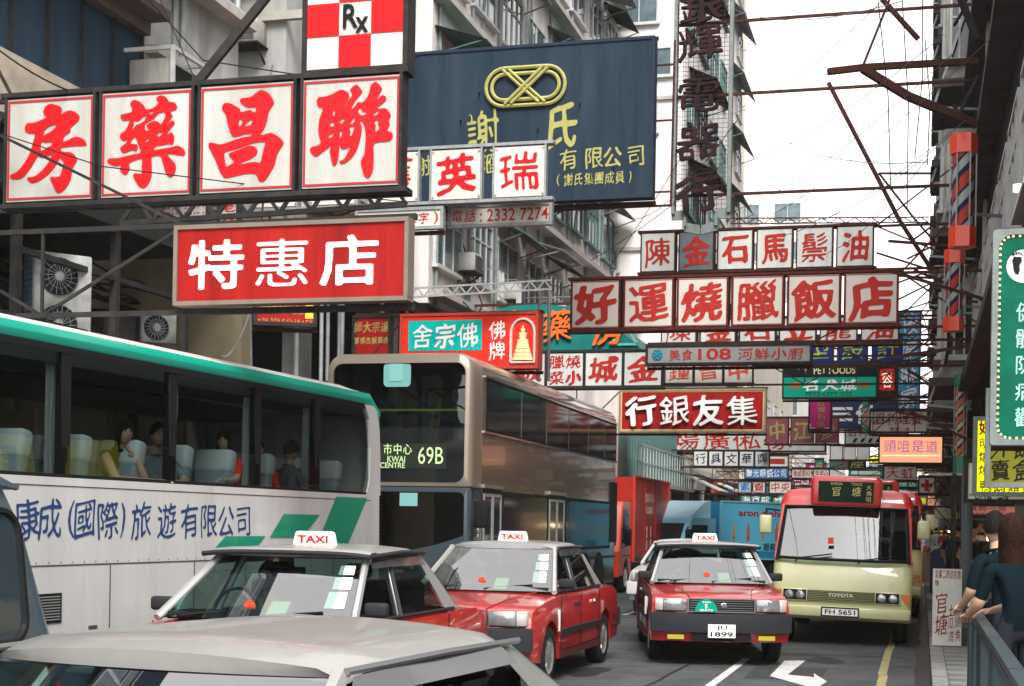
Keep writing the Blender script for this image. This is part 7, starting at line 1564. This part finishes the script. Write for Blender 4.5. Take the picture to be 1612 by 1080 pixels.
# lamp post beside the notice board
pp = P(1519, 1010, 21.0)
def post(px_b, py_b, d, py_t, r, label, m, name='signal_post'):
    v = onZ(px_b, py_b, .13) if False else P(px_b, py_b, d); H = onY(px_b, py_t, v.y).z
    t = thing(name, label, 'post', (v.x, v.y, .13)); MB().tube([(0, 0, 0), (0, 0, H-.13)], r, 12).build('shaft', m, t); MB().lathe([(r*1.7, 0), (r*1.7, .25), (r, .3)], 'z', 12).build('base', m, t); return t, v, H
t, v, H = post(1519, 1008, 20.6, 733, .075, 'grey steel post standing right behind the white notice board', mat('post_grey', (.10, .12, .13), .5, dirt=.3))
t2, v2, H2 = post(1499, 930, 27, 745, .045, 'thinner dark post with a cross arm on the right pavement', DSTEEL)
MB().bar((-.45, 0, H2-.15), (.3, 0, H2-.15), .05).build('arm', GALV, t2)
# route notice board leaning on the post
a, b_ = P(1467, 1008, 20.2), P(1514, 1012, 20.2); w = (b_-a).length
X0, X1, Y, z0, z1 = frame_rect(1468, 1514, 924, 1010, 20.2); w, h = X1-X0, z1-z0
t = thing('route_notice_board', 'white hand painted notice board with brown red route characters leaning on the post', 'notice board', ((X0+X1)/2, Y, .13)); t.rotation_euler = (math.radians(-5), 0, math.radians(2))
h = 1.06; MB().box(-w/2, w/2, 0, .03, 0.02, h).build('board', mat('board_white', (.60, .60, .58), .6, dirt=.3), t)
q = MB(); BR = mat('letter_brown_paint', (.22, .035, .02), .7)
cjk(q, '官塘', -.19*w, .42*h, .44*w, .56*h, 0, wt=.03, vertical=True, th=.003, fill=1.05); cjk(q, '土瓜湾', .14*w, .30*h, .24*w, .50*h, 0, wt=.02, vertical=True, th=.003); cjk(q, '牛頭角', .38*w, .32*h, .22*w, .50*h, 0, wt=.02, vertical=True, th=.003); cjk(q, '凌晨二時從佐敦', .02*w, .93*h, .92*w, .13*h, 0, wt=.012, N=44, th=.003); cjk(q, '後', -.36*w, .82*h, .18*w, .1*h, 0, wt=.01, N=44, th=.003)
q.build('lettering', BR, t)
# navy bin / post box
v = P(1483, 930, 37.5)
t = thing('litter_bin', 'domed navy litter bin with a pink round mark beyond the notice board', 'litter bin', (v.x, v.y, .13)); NB = mat('bin_navy', (.02, .025, .09), .35, coat=.4)
MB().prism(rrect(-.30, .30, 0, .95, .05), 'y', -.22, .22).build('body', NB, t); q = MB(); rows = [[(.32*c, y, .95+.2*s) for c, s in [(math.cos(k*math.pi/10), math.sin(k*math.pi/10)) for k in range(11)]] for y in (-.25, .25)]; q.grid(rows); q.f += [tuple(range(11)), tuple(range(21, 10, -1))]; q.mi += [0, 0]; q.build('lid', NB, t)
MB().lathe([(0, 0), (.055, 0)], 'y', 18, Matrix.Translation((0, -.252, .98))).build('round_mark', mat('mark_pink', (.6, .2, .3), .5), t)
# tan street stall
v = P(1461, 925, 46)
t = thing('street_stall', 'tan wooden street stall with a cluttered top beside the minibus queue', 'stall', (v.x+.1, v.y, .0)); 
pl = MB().box(-.7, .7, -.02, 0, 0, .16).mesh('plank', mat('stall_tan', (.33, .27, .16), .8, dirt=.4))
for i in range(5): o = put('plank', pl, t, (0, 0, .13+i*.17)); o.rotation_euler[1] = random.uniform(-.01, .01)
MB().box(-.75, .75, 0, 1.2, .98, 1.02).build('counter_top', mat('stall_tan', ()), t)
for i, (x, s) in enumerate(((-.5, .13), (-.2, .1), (.1, .15), (.42, .12))): q = MB().lathe([(0, 0), (s, 0), (s*1.1, .1), (s*.6, .2), (0, .22)], 'z', 9, Matrix.Translation((x, .3, 1.021))); q.build('goods', mat('goods_%d' % i, ((.2, .3, .4), (.4, .1, .1), (.35, .38, .35), (.15, .2, .3))[i], .7), t)
# striped umbrella at the far pavement
v = P(1478, 838, 55); t = thing('stall_umbrella', 'faded pale umbrella over the far pavement stalls', 'umbrella', (v.x, v.y, .13))
q = MB(); q.lathe([(0, 2.5), (.5, 2.35), (1.0, 2.05), (.98, 2.03), (.5, 2.3)], 'z', 10).build('canopy', mat('umbrella_pale', (.45, .40, .30), .8), t); MB().tube([(0, 0, 0), (0, 0, 2.45)], .025, 6).build('pole', GALV, t)
# ------------------------------------------------------------------ trusses and struts
def beam(label, pts, w=.07, m=None, name='steel_strut'):
    p0 = Vector(pts[0]); t = tag(put(name, MBb([Vector(p)-p0 for p in pts], w).mesh(name, m or STEEL), None, p0), label, 'steel beam'); return t
def MBb(pts, w):
    q = MB()
    for a, b in zip(pts[:-1], pts[1:]): q.bar(a, b, w)
    return q
beam('long diagonal dark strut rising over the pharmacy panels', [P(303, 140, 16.9), P(440, -30, 16.9)], .09, DSTEEL)
beam('rusty strut sloping down from the sky to the right trusses', [P(1304, 130, 30), P(1415, 345, 30), P(1470, 430, 30)], .07)
beam('pair of rusty arms jutting from the right facade, ragged at the tip', [P(1303, 113, 22), P(1362, 106, 22), P(1540, 96, 22)], .09)
beam('thick brace running under the pair of rusty arms', [P(1358, 108, 22), P(1430, 152, 22), P(1538, 196, 22)], .11)
beam('thin hanging rod above the ragged arm', [P(1358, 105, 22), P(1400, 0, 22), P(1404, -20, 22)], .035)
beam('rusty diagonal strut at the top edge of the sky', [P(1388, -2, 25), P(1446, 62, 25)], .07)
beam('dark diagonal strut against the upper right facade', [P(1510, -8, 18), P(1538, 62, 18)], .07, DSTEEL)
beam('slim branch strut below the long sloping one', [P(1383, 272, 30), P(1440, 345, 30), P(1475, 385, 30)], .035)
beam('short level rod between the sloping strut and the facade', [P(1383, 273, 30), P(1470, 273, 30)], .04)
random.seed(5)
for i in range(16):
    d = random.uniform(24, 50); y0 = random.uniform(360, 660); x0 = random.uniform(1380, 1440); y1 = y0+random.uniform(-60, 60)
    a = P(x0, y0, d); bx = onY(1500, y1, a.y); bx.x = 1.0
    beam('rusty truss member of the steelwork crossing to the right facade, number %s from its top' % ['one', 'two', 'three', 'four', 'five', 'six', 'seven', 'eight', 'nine', 'ten', 'eleven', 'twelve', 'thirteen', 'fourteen', 'fifteen', 'sixteen'][i], [a, bx], .05).update_tag()
tr = [o for o in COL.objects if str(o.get('label', '')).startswith('rusty truss member')]
ORD = 'topmost second third fourth fifth sixth seventh eighth ninth tenth eleventh twelfth thirteenth fourteenth fifteenth sixteenth'.split()
tr.sort(key=lambda o: -((o.location.z-1.7)/o.location.y))
for i, o in enumerate(tr): o['label'] = 'rusty truss member running to the right facade, %s of sixteen counted downwards' % ORD[i]; o['group'] = 'truss members at the right facade'
# truss under the pharmacy panels and below the nursing sign
def truss(label, a, b, h, n, w=.045, m=None):
    a, b = Vector(a), Vector(b); t = thing('steel_truss', label, 'truss', a); d = b-a; up = Vector((0, 0, h)); q = MB()
    q.bar((0, 0, 0), d, w*1.3); q.bar(up, d+up, w*1.3)
    for i in range(n): p, r = d*i/n, d*(i+1)/n; q.bar(p, r+up if i % 2 else r, w) if False else q.bar(p+(up if i % 2 else Vector()), r+(Vector() if i % 2 else up), w)
    q.build('lattice', m or DSTEEL, t); return t
truss('lattice truss running below the pharmacy panels', P(190, 352, 17.6), P(640, 322, 17.6), .28, 18)
truss('thin lattice truss under the telephone number board', P(645, 468, 27), P(868, 455, 27), .16, 20, .025, GALV)
truss('lattice walkway beam above the pink far signs', P(1150, 352, 34), P(1462, 350, 34), .0+.12, 24, .02, STEEL)
for i, (px, d) in enumerate(((505, 25), (515, 25.5), (533, 26), (848, 29), (863, 29.5))):
    a = P(px, 600, d); b = P(px+2, 452, d); t = tag(put('scaffold_pole', MB().tube([(0, 0, 0), b-a], .035, 8).mesh('scaffold_pole', GALV), None, a), ('left pole of the three upright galvanised poles above the bus nose', 'middle pole of the three upright galvanised poles above the bus nose', 'right pole of the three upright galvanised poles above the bus nose', 'galvanised pole before the Buddha sign edge', 'second galvanised pole before the Buddha sign edge')[i], 'pole')
# clusters of cables, lamps and fittings clinging to the right facade edge
random.seed(11)
q = MB()
for i in range(90):
    Y = random.uniform(24, 58); z = 1.7+random.uniform(3.2, 15.5)*Y/42; x = 1.0-random.uniform(0, .55); L = random.uniform(.2, .9); d = Vector((random.uniform(-.5, .5), random.uniform(-.3, .3), random.uniform(-1, 1))).normalized()*L
    q.bar((x, Y, z), Vector((x, Y, z))+d, random.uniform(.02, .07))
tag(q.build('facade_clutter', DSTEEL), kind='stuff')
def wire(label, pts, r=.008, sag=.0, m=None, group=None, name='cable'):
    P0 = Vector(pts[0]); out = []
    for a, b in zip(pts[:-1], pts[1:]):
        a, b = Vector(a), Vector(b)
        for k in range(9): u = k/8; out.append(a.lerp(b, u)-Vector((0, 0, sag*4*u*(1-u)))-P0)
    return tag(put(name, MB().tube([p for i, p in enumerate(out) if i == 0 or (p-out[i-1]).length > 1e-4], r, 4).mesh(name, m or BLK), None, P0), label, 'cable', group)
WL = [(1150, 180, 1420, -30), (1150, 262, 1480, 60), (1160, 330, 1500, 85), (1180, 355, 1560, 60), (1215, 375, 1520, 190), (1262, 350, 1500, 210), (1290, 400, 1460, 250), (1150, 12, 1420, 2), (1212, 205, 1460, 255), (1000, 345, 1160, 190)]
for i, (a, b, c, d) in enumerate(WL): wire('thin cable crossing the white sky, number %s of ten by its left end' % 'one two three four five six seven eight nine ten'.split()[sorted(range(10), key=lambda j: WL[j][0]*1000+WL[j][1]).index(i)], [P(a, b, 34), P(c, d, 17)], .007, .25, mat('cable_grey', (.12, .12, .12), .6), 'thin cables crossing the sky')
for i, (a, b, c, d) in enumerate(((1420, -5, 1428, 330), (1452, -5, 1440, 250), (1456, 60, 1460, 260), (1382, 0, 1402, 300))): wire('slack cable dropping before the sky, %s one near the right facade' % ('third', 'shortest bay side', 'lowest ending', 'leftmost')[i], [P(a, b, 26), P((a+c)/2+6, (b+d)/2, 26), P(c, d, 26)], .01, 0, BLK, 'slack cables near the right facade')
wire('cable running across the navy billboard and pharmacy panels', [P(0, 210, 15), P(160, 262, 15), P(470, 300, 15.4), P(640, 318, 16)], .006, .0, BLK)
wire('upper guy wire over the grey concrete wall', [P(230, -5, 18), P(320, 95, 18), P(470, 118, 18)], .008, .0, BLK)
wire('guy wire from the top edge down to the pharmacy panels', [P(250, -5, 18), P(310, 132, 17)], .008, .0, BLK)
wire('sagging wire before the blue sheet cladding', [P(0, 80, 15), P(130, 150, 16), P(145, 145, 16)], .01, .05, BLK)
wire('pale cable hanging below the discount shop board', [P(398, 475, 16), P(372, 540, 16), P(350, 560, 17)], .012, .05, GALV)
wire('second pale cable hanging straight below the discount shop board', [P(394, 480, 16), P(396, 580, 17)], .012, 0, GALV)
wire('thin wire falling from the billboard corner to the restaurant row', [P(1120, 165, 30), P(960, 420, 30)], .007, .1, BLK)
wire('wire between the restaurant row and the tall neon frame', [P(930, 410, 28), P(1140, 255, 30)], .007, .1, BLK)
# warm white street haze
HZ = bpy.data.materials.new('haze'); HZ.use_nodes = True; tt = HZ.node_tree
for n in list(tt.nodes):
    if n.type != 'OUTPUT_MATERIAL': tt.nodes.remove(n)
pv_ = tt.nodes.new('ShaderNodeVolumePrincipled'); pv_.inputs['Color'].default_value = (.95, .95, .96, 1); pv_.inputs['Density'].default_value = .0004; pv_.inputs['Anisotropy'].default_value = .2
tt.links.new(pv_.outputs[0], [n for n in tt.nodes if n.type == 'OUTPUT_MATERIAL'][0].inputs['Volume'])
USE_HAZE = True
if USE_HAZE: tag(MB().box(-420, 420, -70, 720, -2.4, 60).build('haze', HZ), kind='stuff')
